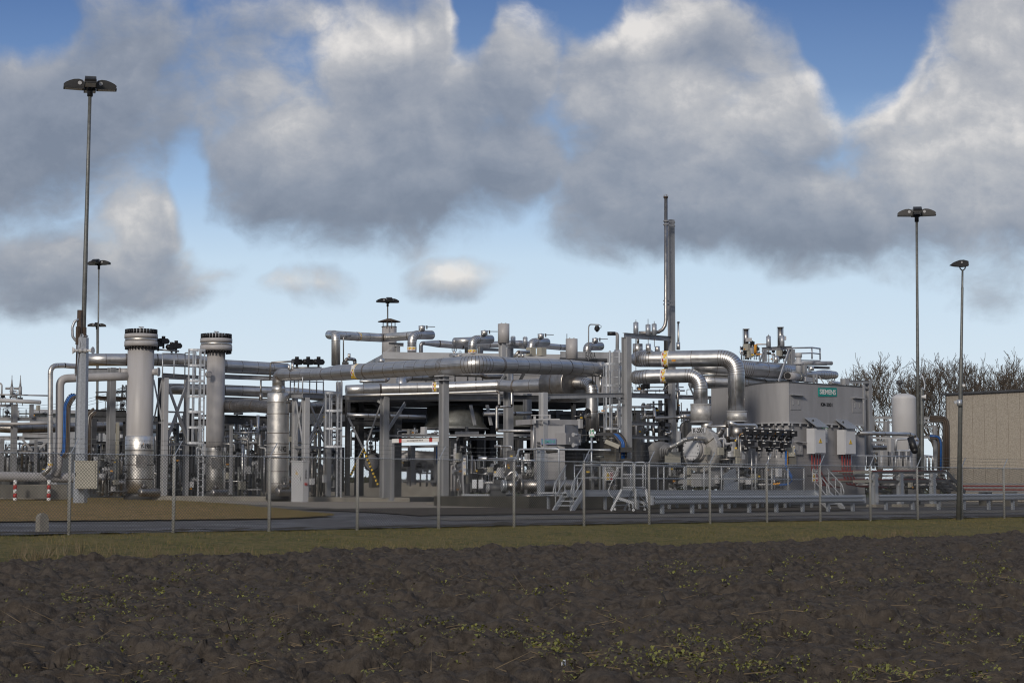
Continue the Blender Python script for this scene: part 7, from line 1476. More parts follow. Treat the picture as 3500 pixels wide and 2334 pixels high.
# guardrails
def guardrail(label, p0, p1, z0, z1, step):
    o = thing('guardrail', label, 'guardrail', (p0 + p1) / 2, 'crash barriers along the inner road'); d = (p1 - p0); d.z = 0; L = d.length; d.normalize(); N = Vector((d.y, -d.x, 0))
    if N.y > 0: N = -N
    prof = [(0, .155), (.012, .15), (.075, .11), (.08, .07), (.02, .02), (.02, -.02), (.08, -.07), (.075, -.11), (.012, -.15), (0, -.155)]
    b = MB(); n = len(prof); rows = []
    for P_, z_ in ((p0, z0), (p1, z1)): rows.append([Vector((P_.x, P_.y, z_)) + N * u + UP * v for u, v in prof])
    b.add(rows[0] + rows[1], [(i, i + 1, n + i + 1, n + i) for i in range(n - 1)], 0, False)
    bk = [[v - N * .004 - UP * 0 for v in r] for r in rows]; b.add(bk[0] + bk[1], [(n + i, n + i + 1, i + 1, i) for i in range(n - 1)], 0, False)
    b.build('w_beam', 'galv', o)
    for P_, z_, s_ in ((p0, z0, -1), (p1, z1, 1)):
        e = Vector((P_.x, P_.y, z_)); b = MB(); b.bar(e + d * s_ * .0, e + d * s_ * .14, .07, .34, N); b.build('end_terminal', 'galv_pale', o)
    k = max(2, round(L / step))
    for i in range(k + 1):
        f = (i + .35) / (k + .7); p = p0.lerp(p1, f) - N * .10; b = MB(); b.ibeam(Vector((p.x, p.y, gz(p.x, p.y) - .05)), Vector((p.x, p.y, z0 + (z1 - z0) * f + .12)), .12, .12, d); b.build('post', 'galv', o)
    return o
g0, g1_ = q('c4', 555, 1288, 69), q('c5', 980, 1280, 78.2)
guardrail('steel crash barrier in front of the walkway, left of the gap below the cable trays', Vector((g0.x, g0.y, 0)), Vector((g1_.x, g1_.y, 0)), q('c4', 600, 1292, 69).z, q('c5', 960, 1282, 78).z, 2.0)
h0, h1 = q('c6', 395, 1278, 80.2), q('c6', 1520, 1266, 87)
guardrail('steel crash barrier running off to the right past the brown building', Vector((h0.x, h0.y, 0)), Vector((h1.x, h1.y, 0)), q('c6', 420, 1278, 80.2).z, q('c6', 1500, 1266, 87).z, 2.0)
# mobile steps
ms = thing('mobile_steps', 'aluminium wheeled steps with handrails parked in front of the walkway', 'mobile steps', onground(q('g2', 500, 1290, 69.6)))
def mtube(nm, pts, r=.030, m='rail_pale', k=1.6): b = MB(); b.rings(bend([q('g2', *p) for p in pts], r, k), 8); return b.build(nm, m, ms)
F_, Bk = 69.3, 70.2
mtube('handrail', [(375, 940, F_), (375, 560, F_), (380, 495, F_), (420, 480, F_), (545, 488, F_ + .1), (560, 530, F_ + .1), (560, 1000, F_ + .1)]); mtube('handrail', [(585, 1290, F_ + .1), (585, 530, F_ + .1), (600, 490, Bk), (740, 485, Bk), (768, 530, Bk), (768, 940, Bk)])
mtube('handrail', [(372, 570, F_), (300, 580, F_), (140, 960, F_), (180, 1050, F_), (300, 1120, F_)], .02)
for y in (690, 905): b = MB(); b.bar(q('g2', 375, y, F_), q('g2', 590, y, F_ + .1), .03, rad('g2', 22, F_), Vector((0, 1, 0))); b.bar(q('g2', 590, y, Bk - .4), q('g2', 770, y, Bk), .03, rad('g2', 22, F_), Vector((0, 1, 0))); b.build('cross_bar', 'galv_pale', ms)
b = MB(); c0_, c1_, c2_, c3_ = q('g2', 378, 925, F_), q('g2', 590, 935, F_ + .1), q('g2', 770, 930, Bk + .2), q('g2', 560, 925, Bk + .2); b.hexa([v - UP * .05 for v in (c0_, c1_, c2_, c3_)] + [c0_, c1_, c2_, c3_]); b.build('top_platform', 'galv', ms)
for (x0, y0, x1, y1, Yq) in ((365, 935, 185, 1300, F_), (560, 935, 410, 1290, Bk), (770, 935, 825, 1300, Bk), (595, 935, 592, 1300, F_ + .1)):
    b = MB(); b.bar(q('g2', x0, y0, Yq), q('g2', x1, y1, Yq), .03, .075, Vector((0, 1, 0))); b.build('leg', 'galv_pale', ms)
b = MB(); b.bar(q('g2', 310, 1085, F_), q('g2', 595, 1180, F_ + .1), .03, .11, Vector((0, 1, 0))); b.build('stringer', 'galv_pale', ms); b = MB(); b.bar(q('g2', 500, 1090, Bk), q('g2', 800, 1185, Bk), .03, .09, Vector((0, 1, 0))); b.build('stringer', 'galv', ms)
for i, y in enumerate((1000, 1065, 1135, 1205)):
    f = (y - 935) / 365; b = MB(); b.bar(q('g2', 365 - 180 * f + 6, y, F_), q('g2', 560 - 150 * f, y - 5, Bk), .16, .03, Vector((1, 0, 0))); b.build('tread', 'galv', ms)
b = MB(); b.bar(q('g2', 620, 985, F_ + .2), q('g2', 800, 1190, Bk), .02, .03); b.build('stay', 'galv', ms)
for x, y, Yq in ((250, 1270, F_ + .05), (497, 1272, Bk - .1), (562, 1284, F_), (750, 1272, Bk - .1)):
    p = q('g2', x, y, Yq); b = MB(); b.cyl(p - Vector((0, .02, 0)), p + Vector((0, .02, 0)), .10, seg=16); w_ = b.build('castor', 'rubber', ms); b = MB(); b.cyl(p - Vector((0, .03, 0)), p + Vector((0, .03, 0)), .05, seg=10); b.bar(p, p + UP * .26 + Vector((-.03, 0, 0)), .05, .05); b.build('fork', 'galv_pale', w_)
b = MB(); b.bar(q('g2', 200, 1215, F_), q('g2', 470, 1208, Bk), .03, .03); b.bar(q('g2', 600, 1225, F_ + .1), q('g2', 800, 1222, Bk), .03, .03); b.build('tie_bar', 'galv', ms)
# notice signs
def notice(label, c, x0, x1, y0, y1, Y, X=FA):
    p = q(c, (x0 + x1) / 2, (y0 + y1) / 2, Y); w = rad(c, (x1 - x0) / 2, Y) * 1.18; h = rad(c, (y1 - y0) / 2, Y); F = X.cross(UP); o = thing('notice_sign', label, 'sign', p - UP * h, 'white notice signs on the walkway railing')
    b = MB(); b.prism([(-w, -h), (w, -h), (w, h), (-w, h)], p, X, UP, .02); b.build('sign_plate', 'white', o)
    b = MB(); b.prism([(-w * .9, h * .52), (w * .9, h * .52), (w * .9, h * .9), (-w * .9, h * .9)], p + F * .013, X, UP, .006); b.build('black_header', 'ink', o)
    text('COMPRESSOR', p + F * .02 + UP * h * .71, X, UP, w * 1.6, 'white', o, 'lettering', h * .20)
    tri_sign(o, p + F * .014 - X * w * .48 - UP * h * .02, X, w * .85)
    n = 20; b = MB(); c_ = p + F * .016 + X * w * .48 - UP * h * .02; r0 = w * .42
    for i in range(n): a0, a1 = 2 * math.pi * i / n, 2 * math.pi * (i + 1) / n; b.add([c_ + (X * math.cos(t) + UP * math.sin(t)) * r for t, r in ((a0, r0), (a1, r0), (a1, r0 * .76), (a0, r0 * .76))], [(0, 1, 2, 3)])
    b.bar(c_ - (X - UP) * r0 * .6, c_ + (X - UP) * r0 * .6, .008, r0 * .22, F); rg = b.build('prohibition_ring', 'red', o); b = MB(); b.prism([(-.4 * r0, -.2 * r0), (0, -.45 * r0), (.4 * r0, -.1 * r0), (.3 * r0, .3 * r0), (0, .15 * r0), (-.3 * r0, .3 * r0)], c_ - F * .004, X, UP, .004); b.build('heart_symbol', 'ink', rg)
    b = MB(); b.prism([(-w * .85, -h * .88), (-w * .1, -h * .88), (-w * .1, -h * .6), (-w * .85, -h * .6)], p + F * .013, X, UP, .005); b.build('yellow_caption', 'yellow', o); b = MB(); b.prism([(w * .1, -h * .88), (w * .85, -h * .88), (w * .85, -h * .6), (w * .1, -h * .6)], p + F * .013, X, UP, .005); b.build('red_caption', 'red', o)
def rail_Y(px_, c):
    a = CR[c]; p = wl(tx(a[0] + a[2] * px_)); return p.y - .08
notice('white notice sign on the walkway railing beside the aluminium steps', 'c4', 230, 292, 1077, 1160, rail_Y(260, 'c4')); notice('white notice sign on the walkway railing below the red cables', 'c5', 633, 686, 1085, 1168, rail_Y(660, 'c5'))
# cable trays on trestles leading right from the red cables
ct = thing('cable_tray', 'double-deck cable tray on trestle posts leading from the red cables to the brown building', 'cable tray', q('c6', 500, 1330, 84), 'cable trays of the plant')
def twol(y, x0, Y0, x1, Y1, h, m, nm):
    a, e = q('c6', x0, y[0], Y0), q('c6', x1, y[1], Y1); b = MB(); b.bar(a, e, .04, rad('c6', h, (Y0 + Y1) / 2), FB); b.bar(a + FB * .8, e + FB * .8, .04, rad('c6', h, (Y0 + Y1) / 2), FB); return b.build(nm, m, ct)
twol((1104, 1102), 230, 83.2, 352, 84, 18, 'beige', 'cover_panel'); twol((1166, 1164), 230, 83.2, 352, 84, 18, 'beige', 'cover_panel')
twol((1106, 1104), 352, 84.0, 855, 88, 16, 'steel_dark', 'side_rail'); twol((1166, 1163), 352, 84.0, 855, 88, 16, 'steel_dark', 'side_rail'); twol((1128, 1128), 20, 82.6, 410, 84.4, 10, 'steel_dark', 'side_rail')
for y in (1096, 1154):
    for k in range(4): a, e = q('c6', 150, y, 83.2), q('c6', 860, y - 2, 88.2); o_ = FB * (.12 + .18 * k); b = MB(); b.cyl(a + o_, e + o_, .03, seg=6); b.build('cable', 'red_cable' if k < 3 else 'cable_brown', ct)
for x, Yq in ((373, 84), (543, 85.4), (762, 87)):
    p = q('c6', x, 1325, Yq); p.z = gz(p.x, p.y) + .12; b = MB(); b.ibeam(p, Vector((p.x, p.y, q('c6', x, 1110, Yq).z)), .22, .24, FA); b.build('trestle_post', 'galv', ct); b = MB(); b.box(p - UP * .18, .55, .55, .2, YAW); b.build('footing', 'concrete', ct)
    b = MB()
    for y in (1128, 1186): c_ = q('c6', x, y, Yq); b.bar(c_ - FB * .1, c_ + FB * 1.0, .08, .08); b.bar(c_ - FA * .1, c_ + FA * .25, .10, .12)
    b.build('cantilever_arm', 'steel_pale', ct)
for y, x1, y1 in ((1105, 978, 1240), (1165, 935, 1235)):
    a, e = q('c6', 858, y, 88), q('c6', x1, y1, 89); b = MB(); b.bar(a, e, .04, .16, FB); b.bar(a + FB * .8, e + FB * .8, .04, .16, FB); b.build('sloping_rail', 'steel_dark', ct)
    for k in range(7): p = a.lerp(e, (k + .5) / 7); b = MB(); b.bar(p, p + FB * .8, .05, .03); b.build('rung', 'steel_grey', ct)
lt = thing('cable_tray', 'low ground-level cable trays with red cables in front of the brown building', 'cable tray', q('c6', 1170, 1250, 90), 'cable trays of the plant')
for y, m in ((1182, 'steel_grey'), (1196, 'red_cable'), (1206, 'steel_grey'), (1220, 'red_cable'), (1232, 'steel_grey')):
    a, e = q('c6', 965, y, 92 - (y - 1182) * .05), q('c6', 1560, y + 2, 96 - (y - 1182) * .05); b = MB(); b.bar(a, e, .5 if m == 'steel_grey' else .12, .07, FB); b.build('tray_rail' if m == 'steel_grey' else 'cable', m, lt)
for x in (1115, 1285, 1440): p = q('c6', x, 1330, 91); p.z = gz(p.x, p.y); b = MB(); b.box(p, .4, .5, q('c6', x, 1236, 91).z - p.z, YAW); b.build('support_block', 'concrete_dark', lt)
# ------- tank, clad pipe, rack and building at the right
wt_ = thing('storage_tank', 'upright white storage tank with domed top between the motor housing and the brown building', 'tank', q('c6', 577, 1250, 97)); R0 = rad('c6', 81, 97); p = q('c6', 577, 1250, 97); p.z = gz(p.x, p.y); zt_ = q('c6', 577, 612, 97).z
b = MB(); b.rings([(p + UP * .3, R0), (Vector((p.x, p.y, zt_)), R0)], 36, cap=(1, 0)); b.dome(Vector((p.x, p.y, zt_)), UP, R0, q('c6', 577, 577, 97).z - zt_, 36, n=10); b.build('shell', 'vessel_pale', wt_)
b = MB(); b.cyl(Vector((p.x - .2, p.y, zt_ + .3)), Vector((p.x - .2, p.y, zt_ + .75)), .05, seg=8); b.cyl(Vector((p.x - .2, p.y, zt_ + .75)), Vector((p.x - .2, p.y, zt_ + .95)), .16, seg=10); b.bar(Vector((p.x - .4, p.y, zt_ + .8)), Vector((p.x + .1, p.y, zt_ + .8)), .06, .06); b.build('top_valve', 'steel_dark', wt_)
b = MB()
for k in range(3): a_ = k * 2.1; d_ = Vector((math.cos(a_), math.sin(a_), 0)) * R0 * .85; b.bar(p + d_, p + d_ + UP * .4, .14, .14)
b.build('foot', 'steel_grey', wt_)
o = pipe('shiny clad pipe leaving the motor housing, bending down to a dark end', 'c6', [(265, 843, 87.0, 13), (600, 850, 89.8, 14), (640, 868, 90, 18), (655, 905, 89.8, 18), (625, 945, 89.4, 22)], 14, 'clad_light', True, k=.6, step=1.4)
b = MB(); a, e = q('c6', 612, 875, 89.3), q('c6', 640, 960, 89.0); b.cyl(a, e, rad('c6', 24, 89), seg=16); b.dome(e, e - a, rad('c6', 24, 89), .15, 16); b.build('rubber_end', 'black', o)
rk = rack('grey pipe rack with frame loops in front of the white tank', 'c6', [(480, 880, 1080, .4), (610, 960, 1080, .3), (425, 960, 1080, .5)], [(350, 872, 600, 880, 14), (350, 905, 500, 908, 20), (350, 962, 470, 962, 14)], 91.5, 'steel_pale')
b = MB(); b.rings(bend([q('c6', 512, 960, 90.5), q('c6', 515, 885, 90.5), q('c6', 605, 880, 90.8), q('c6', 608, 962, 90.8), q('c6', 515, 962, 90.5)], .06, 1), 6); b.build('tube_loop', 'galv_pale', rk); 
for x in range(6): b = MB(); vcyl(b, 'c6', 465 + 24 * x, 965, 1065, 6, 90.4, seg=8); b.build('riser', 'steel_pale' if x % 2 else 'steel_dark', rk)
b = MB(); boxc(b, 'c6', 455, 460, 588, 968, 1010, 90.9); b.build('switch_panel', 'steel_grey', rk)
railing(rk, [q('c6', 215, 1085, 86), q('c6', 610, 1085, 88.8)], .62, 1.2, 'galv_pale', .025, mid=False)
for y, x1 in ((940, 470), (860, 350)): pipe('clad pipe stub in the rack right of the motor housing', 'c6', [(300, y, 93), (x1, y, 94)], 16, 'clad_dull', True, group='pipe stubs in the right rack') if y == 940 else None
rk2 = rack('grey overhead pipe rack behind the white tank, reaching the brown building', 'c6', [(455, 765, 1080, .4), (780, 790, 1080, .3), (345, 735, 830, .5)], [(345, 738, 830, 742, 20), (345, 768, 830, 768, 12), (690, 868, 800, 868, 20), (690, 798, 790, 798, 12)], 104, 'steel_grey', braces=[(365, 770, 420, 835, 14)])
tray('dark cable tray arching down against the brown building, with blue cable edge', 'c6', [(740, 745, 101.5), (842, 750, 101.5), (850, 800, 101.5), (850, 1090, 101.5)], 44, ['cable_brown', 'rust_brown', 'cable_brown'], 3); tray('inner cable tray with blue cables under the arching dark one', 'c6', [(740, 868, 102.2), (800, 872, 102.2), (808, 920, 102.2), (806, 1090, 102.2)], 30, ['cable_brown', 'blue'], 2)
for k, (x, lab) in enumerate(((712, 'clad riser pipe beside the white tank, leftmost of three'), (737, 'clad riser pipe beside the white tank, middle of three'), (762, 'clad riser pipe beside the white tank, nearest the brown building'))):
    pipe(lab, 'c6', [(x, 1090, 97.5, 8), (x, 1000, 97.5, 8), (x - 60, 995, 98, 8)], 8, 'clad_light' if k else 'steel_pale', False, k=1.2, group='clad risers beside the white tank')
manifold('pipes and steelwork low behind the motor housing at its right', 'c6', 290, 470, 880, 1080, 95, 8, 71, pr=(8, 20), valves=3, boxes=1, tags=1, mats=('steel_dark', 'steel_grey', 'clad_dull')); manifold('dark steelwork behind the cable trestles', 'c6', 150, 900, 1110, 1290, 90, 16, 72, pr=(8, 24), valves=3, boxes=2, tags=1, mats=('steel_dark', 'galv_old', 'black'))
# building of exposed-aggregate panels
bd = thing('building', 'flat-roofed building of brown exposed-aggregate panels at the right edge', 'building', q('c6', 1100, 1300, 108)); A, B = q('c6', 858, 1290, 108), q('c6', 1900, 1290, 100); z1_, z0_ = q('c6', 860, 588, 108).z, gz(A.x, A.y) - .1
d_ = (Vector((B.x, B.y, 0)) - Vector((A.x, A.y, 0))); L = d_.length; d_.normalize(); N_ = Vector((d_.y, -d_.x, 0)); A = Vector((A.x, A.y, 0))
b = MB(); wallbox(b, A, A + d_ * L, z0_, z1_, 14); b.build('core_wall', 'seam', bd)
xs_ = [858, 876, 1031, 1110, 1190, 1270, 1349, 1430, 1510, 1600, 1700, 1800]
def atx(px_): k = ((2800 + .5102 * px_) - 1750) / FS; return (k * A.y - A.x) / (d_.x - k * d_.y)
for x0, x1 in zip(xs_, xs_[1:]):
    t0, t1 = atx(x0) + .012, atx(x1) - .012; b = MB(); P0, P1 = A + d_ * t0 + N_ * .06, A + d_ * t1 + N_ * .06; wallbox(b, P0, P1, z0_ + .1, z1_ - .02, .058); b.build('wall_panel', 'aggregate', bd)
b = MB(); b.bar(A - d_ * .15 + N_ * .05 + UP * (z1_ + .05), A + d_ * (L + .1) + N_ * .05 + UP * (z1_ + .05), .3, .12, N_); b.build('roof_edge', 'steel_dark', bd)
# ------------------------------------------------------------------ things seen under the deck, and the trees
hv = thing('horizontal_vessel', 'pale horizontal vessel with a bolted flange end, seen under the deck behind the striped braces', 'pressure vessel', q('g5', 915, 1210, 112)); p = q('g5', 916, 1080, 98.5); R0 = rad('g5', 78, 98.5); dv = Vector((.45, .9, 0)).normalized()
b = MB(); b.cyl(p, p + dv * .15, R0 * 1.2, seg=32); b.cyl(p + dv * .15, p + dv * .3, R0 * 1.2, seg=32); b.build('flange_end', 'vessel_grey', hv); b = MB(); b.cyl(p + dv * .3, p + dv * 4, R0, seg=32); b.build('shell', 'vessel_grey', hv)
b = MB()
for i in range(26): a_ = 2 * math.pi * i / 26; c_ = p + (Vector((dv.y, -dv.x, 0)) * math.cos(a_) + UP * math.sin(a_)) * R0 * 1.1; b.cyl(c_ - dv * .10, c_, .04, seg=6)
b.build('bolts', 'steel_dark', hv); b = MB(); b.box(p + dv * 1 - UP * (R0 + .9), 1.2, .8, .9, .3); b.build('saddle', 'concrete', hv); valve(hv, p + UP * R0 * 1.3, .16)
tv = thing('horizontal_vessel', 'long pale grey horizontal vessel behind the passage under the deck', 'pressure vessel', q('c3', 250, 1130, 118)); a, e = q('c3', 140, 1020, 98), q('c3', 420, 1030, 100); R0 = rad('c3', 62, 99); b = MB(); b.cyl(a, e, R0, seg=28); b.dome(a, a - e, R0, R0 * .5, 28); b.dome(e, e - a, R0, R0 * .5, 28); b.build('shell', 'vessel_pale', tv)
for f in (.25, .8): b = MB(); b.box(a.lerp(e, f) - UP * (R0 + .8), .4, 1.2, .9, 0); b.build('saddle', 'steel_pale', tv)
o = rack('pale steel frame round the long vessel under the deck', 'c3', [(208, 925, 1170, .45), (375, 930, 1160, .3), (130, 820, 900, .2), (190, 815, 900, .2)], [(120, 935, 390, 930, 18), (120, 820, 270, 820, 10), (120, 850, 380, 850, 12), (100, 1160, 400, 1165, 16), (250, 1085, 380, 1085, 12), (250, 1110, 380, 1110, 12)], 96.6, 'steel_pale', braces=[(130, 990, 215, 950, 14)])
pipe('blue upright pipe beside the long vessel under the deck', 'c3', [(378, 930, 96.3), (378, 1050, 96.3)], 4, 'blue', False)
manifold('pipework and tubes behind the passage under the deck', 'c3', 110, 400, 1000, 1200, 96.8, 7, 81, pr=(5, 12), valves=5, boxes=2, tags=2, mats=('galv', 'galv_pale', 'steel_pale', 'clad_dull')); manifold('far pipework between the tower and the deck column', 'c2', 1040, 1290, 760, 1000, 100, 8, 82, pr=(5, 14), valves=4, boxes=1, tags=2, mats=('galv', 'steel_pale', 'clad_dull', 'steel_dark'))
pipe('far shiny clad elbow under the deck left of the barrier bar', 'c2', [(1165, 880, 99, 22), (1165, 830, 99, 22), (1280, 825, 100, 22)], 22, 'clad', True, k=.8, step=.7)
o = pipe('pale grey valve pipe hanging behind the oil skid under the deck', 'c3', [(520, 890, 100, 15), (518, 990, 100, 15), (500, 1010, 100, 20)], 15, 'vessel_grey', False, k=.8); pipe('pale grey downpipe with flange behind the oil skid', 'c3', [(565, 890, 99, 12), (565, 1060, 99, 12)], 12, 'vessel_grey', False); b = MB(); vcyl(b, 'c3', 565, 928, 945, 24, 98.8); tag(b.build('pipe_flange', 'steel_pale'), 'flange plate on the pale downpipe behind the oil skid', 'flange')
manifold('steelwork behind the slim vessel and cabinet', 'c2', 220, 520, 700, 1000, 101, 12, 83, pr=(6, 16), valves=4, boxes=1, tags=2, mats=('steel_dark', 'galv_old', 'steel_pale', 'galv')); manifold('pale steelwork low between vessel towers far behind', 'c1', 1100, 1330, 820, 1150, 104, 10, 84, pr=(6, 16), valves=4, boxes=1, tags=1, mats=('steel_dark', 'steel_pale', 'galv'))
b = MB(); a, e = q('c2', 100, 1010, 126), q('c3', 400, 1010, 130); wallbox(b, Vector((a.x, a.y, 0)), Vector((e.x, e.y, 0)), 1.0, 2.2, 3); tag(b.build('low_wall', 'concrete'), 'low pale concrete wall far behind under the deck', 'wall')
pipe('clad pipe under the deck passing behind the striped braces', 'c3', [('c2', 1050, 722, 92.6, 15), (60, 730, 93.2, 15), (300, 735, 94, 15)], 15, 'clad', True, step=.9)
pipe('clad pipe under the deck between fan hood and tall deck column', 'c3', [(690, 715, 92.2, 13), (900, 712, 92.8, 13), (1010, 710, 93.4, 13)], 13, 'clad', True, step=.9)
manifold('tubes and frames at mid height under the deck, above the height bar', 'c3', 110, 420, 815, 875, 93, 7, 91, pr=(4, 9), valves=3, boxes=1, tags=1, mats=('galv_pale', 'steel_pale', 'clad_light'))
manifold('silver pipework at the foot of the deck column beside the oil skid', 'c3', 470, 560, 900, 1230, 83, 6, 92, pr=(8, 18), valves=4, boxes=1, tags=1, mats=('clad', 'steel_pale', 'vessel_grey'))
manifold('silver pipes and valves behind the valves between second tall vessel and slim vessel', 'c2', 230, 510, 720, 1000, 96, 9, 93, pr=(10, 22), valves=4, boxes=1, tags=1, mats=('clad', 'clad_dull', 'steel_pale'))
# bare trees
def tree_mesh(seed, H):
    R = random.Random(seed); trunk, crown = MB(), []
    def grow(p, d, L, r, lev):
        n = 4 if lev < 2 else 3; pts = [(p, r)]; q_ = p; dd_ = d.copy()
        for i in range(n):
            dd_ = (dd_ + Vector((R.gauss(0, .09 + .025 * lev), R.gauss(0, .09 + .025 * lev), .085))).normalized(); q_ = q_ + dd_ * L / n; pts.append((q_, max(.011, r * (1 - .38 * (i + 1) / n))))
        if lev < 3: trunk.rings(pts, 6 if lev < 2 else 4, cap=(0, 0))
        else: crown.append(pts)
        if lev >= 5: return
        k = (6, 4, 4, 4, 4)[lev]
        for i in range(k):
            f = R.uniform(.45, 1.0) if i else 1.0; j = min(n, max(1, round(f * n))); b_ = pts[j][0]; az = (i + R.uniform(-.3, .3)) * 6.283 / k; sp = (R.uniform(.26, .56) if lev < 2 else R.uniform(.3, .62)) if i else R.uniform(0, .15)
            ax_ = dd_.orthogonal().normalized(); ax_ = Matrix.Rotation(az, 3, dd_) @ ax_; nd = (dd_ * math.cos(sp) + ax_ * math.sin(sp)).normalized()
            grow(b_, nd, L * (R.uniform(.60, .82) if lev < 3 else R.uniform(.42, .62)) if lev else L * R.uniform(.85, 1.1), max(.011, pts[j][1] * R.uniform(.45, .62)), lev + 1)
    p = Vector((0, 0, 0)); grow(p, UP.copy(), H * .22, H * .017, 0)
    cb_ = MB()
    for pts in crown: cb_.rings(pts, 3, cap=(0, 0), smooth=False)
    return trunk, cb_
protos = []
def place_tree(label, x, ytop, Y, kind, first=False):
    base = P(x, 1700, Y); base.z = 1.15; H = P(x, ytop, Y).z - 1.15
    r = dup(protos[kind][0], base, random.Random(int(x)).uniform(0, 6.28), label, H / protos[kind][1]); return r
specs = [('bare tree rising directly over the right end of the motor housing', 3004, 1206, 190, 0), ('low bare tree over the right end of the pipes on the motor roof', 2846, 1240, 200, 1), ('bare tree between the white tank and the two-column mast', 3106, 1214, 195, 2), ('bare tree just right of the two-column mast', 3203, 1214, 190, 1), ('bare tree just behind the single floodlight mast', 3300, 1204, 200, 0), ('full round bare tree over the brown building roof', 3386, 1188, 190, 2), ('bare tree at the right edge over the brown building', 3487, 1218, 195, 1), ('distant bare tree seen under the deck beside the oil tank', 1665, 1480, 240, 0)]
for i, Hh in enumerate((11, 12, 11.5)):
    r = thing('bare_tree', specs[i][0], 'tree', (0, 0, 0), 'row of bare winter trees beyond the plant'); tr, cr_ = tree_mesh(101 + i * 7, Hh); tz = max(v[2] for v in cr_.v); t_ = tr.build('trunk', 'bark', r); c_ = cr_.build('crown', 'bark', r); protos.append((r, tz))
for i, s_ in enumerate(specs):
    base = P(s_[1], 1700, s_[3]); base.z = 1.15; H = P(s_[1], s_[2], s_[3]).z - 1.15
    if i < 3: r = protos[i][0]; r.location = base; r.scale = (H / protos[i][1],) * 3; r['label'] = s_[0]
for i, s_ in enumerate(specs[3:]):
    if 'outside' in s_[0]: continue
    place_tree(*s_)

hg = MB(); R = random.Random(5); V = []
for k in range(9000):
    f = R.random(); x = -75 + 160 * f; y = 262 + 20 * math.sin(f * 3) + R.uniform(-1.5, 1.5); z = 1.1 + R.random() ** .8 * (2.3 + .7 * wob(x, .12, 4)); s_ = R.uniform(.18, .5); a = R.uniform(0, 6.28); V.append([(x - s_ * math.cos(a), y - s_ * math.sin(a), z - s_ * .3), (x + s_ * math.cos(a), y + s_ * math.sin(a), z - s_ * .2), (x + R.uniform(-.2, .2), y, z + s_ * .9)])
mat('hedge', (.050, .052, .030), .9, 0, vs=.6, col2=(.03, .032, .02))
ho = tri_mesh('hedge', np.array(V), np.zeros(len(V)), ['hedge']); tag(ho, 'low dark hedge along the far side of the plant, glimpsed between pipes', 'hedge')
# ------------------------------------------------------------------ deeper plant behind the deck
D2 = thing('cooler_deck', 'second dark cooler deck standing farther back, seen as dark beams under the first', 'steel deck', q('c3', 430, 1280, 112))
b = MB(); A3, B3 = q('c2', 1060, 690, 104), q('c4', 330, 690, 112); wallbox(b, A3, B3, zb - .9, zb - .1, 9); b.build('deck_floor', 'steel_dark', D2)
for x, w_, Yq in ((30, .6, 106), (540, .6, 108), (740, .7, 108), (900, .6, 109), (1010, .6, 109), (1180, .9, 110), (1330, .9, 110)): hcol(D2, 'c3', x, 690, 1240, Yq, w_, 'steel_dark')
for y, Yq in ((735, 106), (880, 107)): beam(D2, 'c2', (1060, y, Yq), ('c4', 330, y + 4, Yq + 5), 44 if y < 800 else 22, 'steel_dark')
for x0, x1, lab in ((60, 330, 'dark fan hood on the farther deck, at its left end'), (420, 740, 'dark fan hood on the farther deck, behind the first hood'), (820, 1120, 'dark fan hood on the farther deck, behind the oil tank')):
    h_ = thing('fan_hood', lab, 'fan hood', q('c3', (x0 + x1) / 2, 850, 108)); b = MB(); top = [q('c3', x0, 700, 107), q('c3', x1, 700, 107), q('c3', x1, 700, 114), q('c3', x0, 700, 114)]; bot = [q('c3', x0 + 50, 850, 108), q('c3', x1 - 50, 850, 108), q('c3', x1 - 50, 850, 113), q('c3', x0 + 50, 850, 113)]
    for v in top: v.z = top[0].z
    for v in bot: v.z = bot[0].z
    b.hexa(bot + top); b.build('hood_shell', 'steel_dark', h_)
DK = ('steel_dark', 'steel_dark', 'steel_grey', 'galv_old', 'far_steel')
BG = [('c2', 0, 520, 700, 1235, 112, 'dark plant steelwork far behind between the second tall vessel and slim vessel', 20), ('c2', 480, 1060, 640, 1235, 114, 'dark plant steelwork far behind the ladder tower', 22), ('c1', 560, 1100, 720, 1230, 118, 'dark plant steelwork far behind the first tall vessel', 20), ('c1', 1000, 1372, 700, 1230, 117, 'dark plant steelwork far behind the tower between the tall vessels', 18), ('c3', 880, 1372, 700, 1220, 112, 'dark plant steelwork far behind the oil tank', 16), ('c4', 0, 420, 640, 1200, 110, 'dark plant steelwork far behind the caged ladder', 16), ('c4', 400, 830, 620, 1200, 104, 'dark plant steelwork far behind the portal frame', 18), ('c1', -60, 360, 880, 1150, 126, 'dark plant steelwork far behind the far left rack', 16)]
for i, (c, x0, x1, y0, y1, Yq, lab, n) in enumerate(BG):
    manifold(lab, c, x0, x1, y0, y1, Yq, n, 200 + i, 6, DK, (10, 34), 3, 4, tags=0, cat='steelwork')
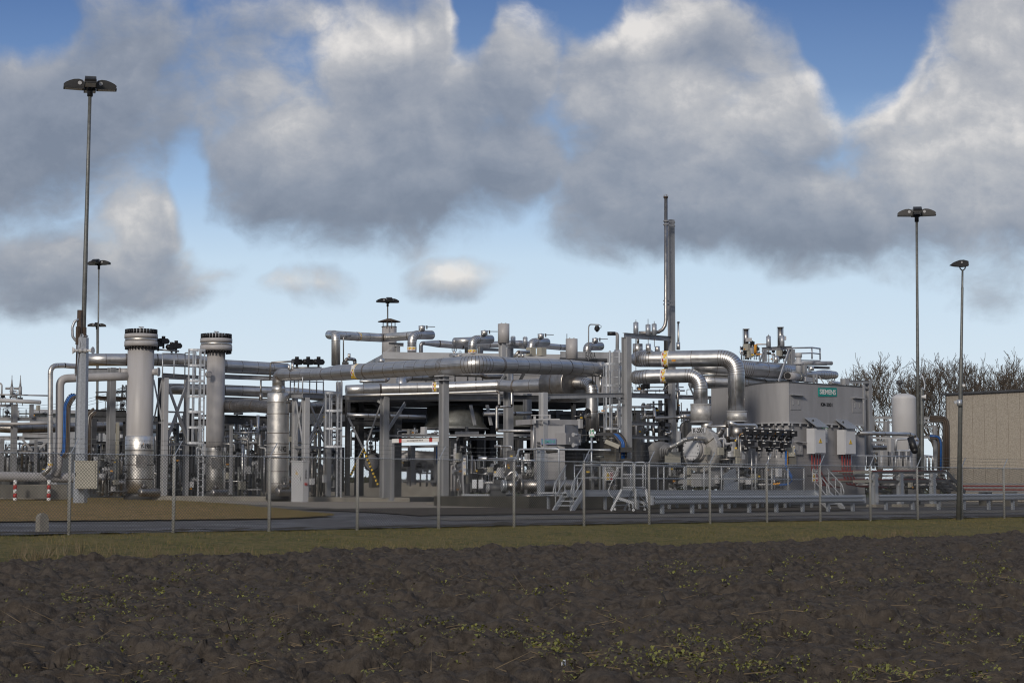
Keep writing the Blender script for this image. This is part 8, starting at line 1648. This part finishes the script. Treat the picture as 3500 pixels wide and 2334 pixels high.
def bgbox(label, c, x0, x1, y0, y1, Y, m, depth=4, name='equipment_box'):
    a, e = q(c, x0, y1, Y), q(c, x1, y1, Y + 2); o = thing(name, label, 'equipment', (a + e) / 2); b = MB(); z0 = min(a.z, gz(a.x, a.y)); zt = q(c, x0, y0, Y).z; wallbox(b, a, e, z0, zt, depth); b.build('casing', m, o)
    n = max(2, int((e - a).length / 1.1)); d = (e - a) / n
    for i in range(n): b = MB(); p = a + d * (i + .5) + Vector((0, -.03, 0)); b.bar(Vector((p.x, p.y, z0 + .2)), Vector((p.x, p.y, zt - .15)), .03, abs(d.x) * .8, Vector((0, 1, 0))); b.build('panel', m, o)
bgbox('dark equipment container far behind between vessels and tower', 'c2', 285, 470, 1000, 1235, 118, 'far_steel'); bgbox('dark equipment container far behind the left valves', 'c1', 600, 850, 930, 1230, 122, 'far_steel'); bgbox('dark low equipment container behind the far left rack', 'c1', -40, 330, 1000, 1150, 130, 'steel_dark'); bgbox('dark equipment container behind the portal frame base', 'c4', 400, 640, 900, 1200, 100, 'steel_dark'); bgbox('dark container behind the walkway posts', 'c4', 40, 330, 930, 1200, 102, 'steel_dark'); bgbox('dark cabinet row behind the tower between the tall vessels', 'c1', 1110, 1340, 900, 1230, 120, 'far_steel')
for i, (c, x0, y, x1, Yq, h_, lab) in enumerate((('c2', -60, 770, 540, 108, 46, 'long dark beam bridge behind the second tall vessel'), ('c1', 560, 745, 1120, 110, 40, 'long dark beam bridge behind the first tall vessel'), ('c2', -60, 905, 540, 110, 16, 'slim dark beam low behind the second tall vessel'), ('c4', 400, 700, 830, 98, 20, 'dark beam behind the portal frame'), ('c1', 560, 905, 850, 112, 18, 'slim dark beam low behind the tall mast'))):
    o = thing('beam_bridge', lab, 'beam', q(c, x0, y, Yq)); beam(o, c, (x0, y, Yq), (x1, y + 6, Yq + 2), h_, 'steel_dark')
    for f in (.1, .5, .9): x = x0 + (x1 - x0) * f; hcol(o, c, x, y, 1235, Yq + 2 * f, .5, 'steel_dark', 'post')
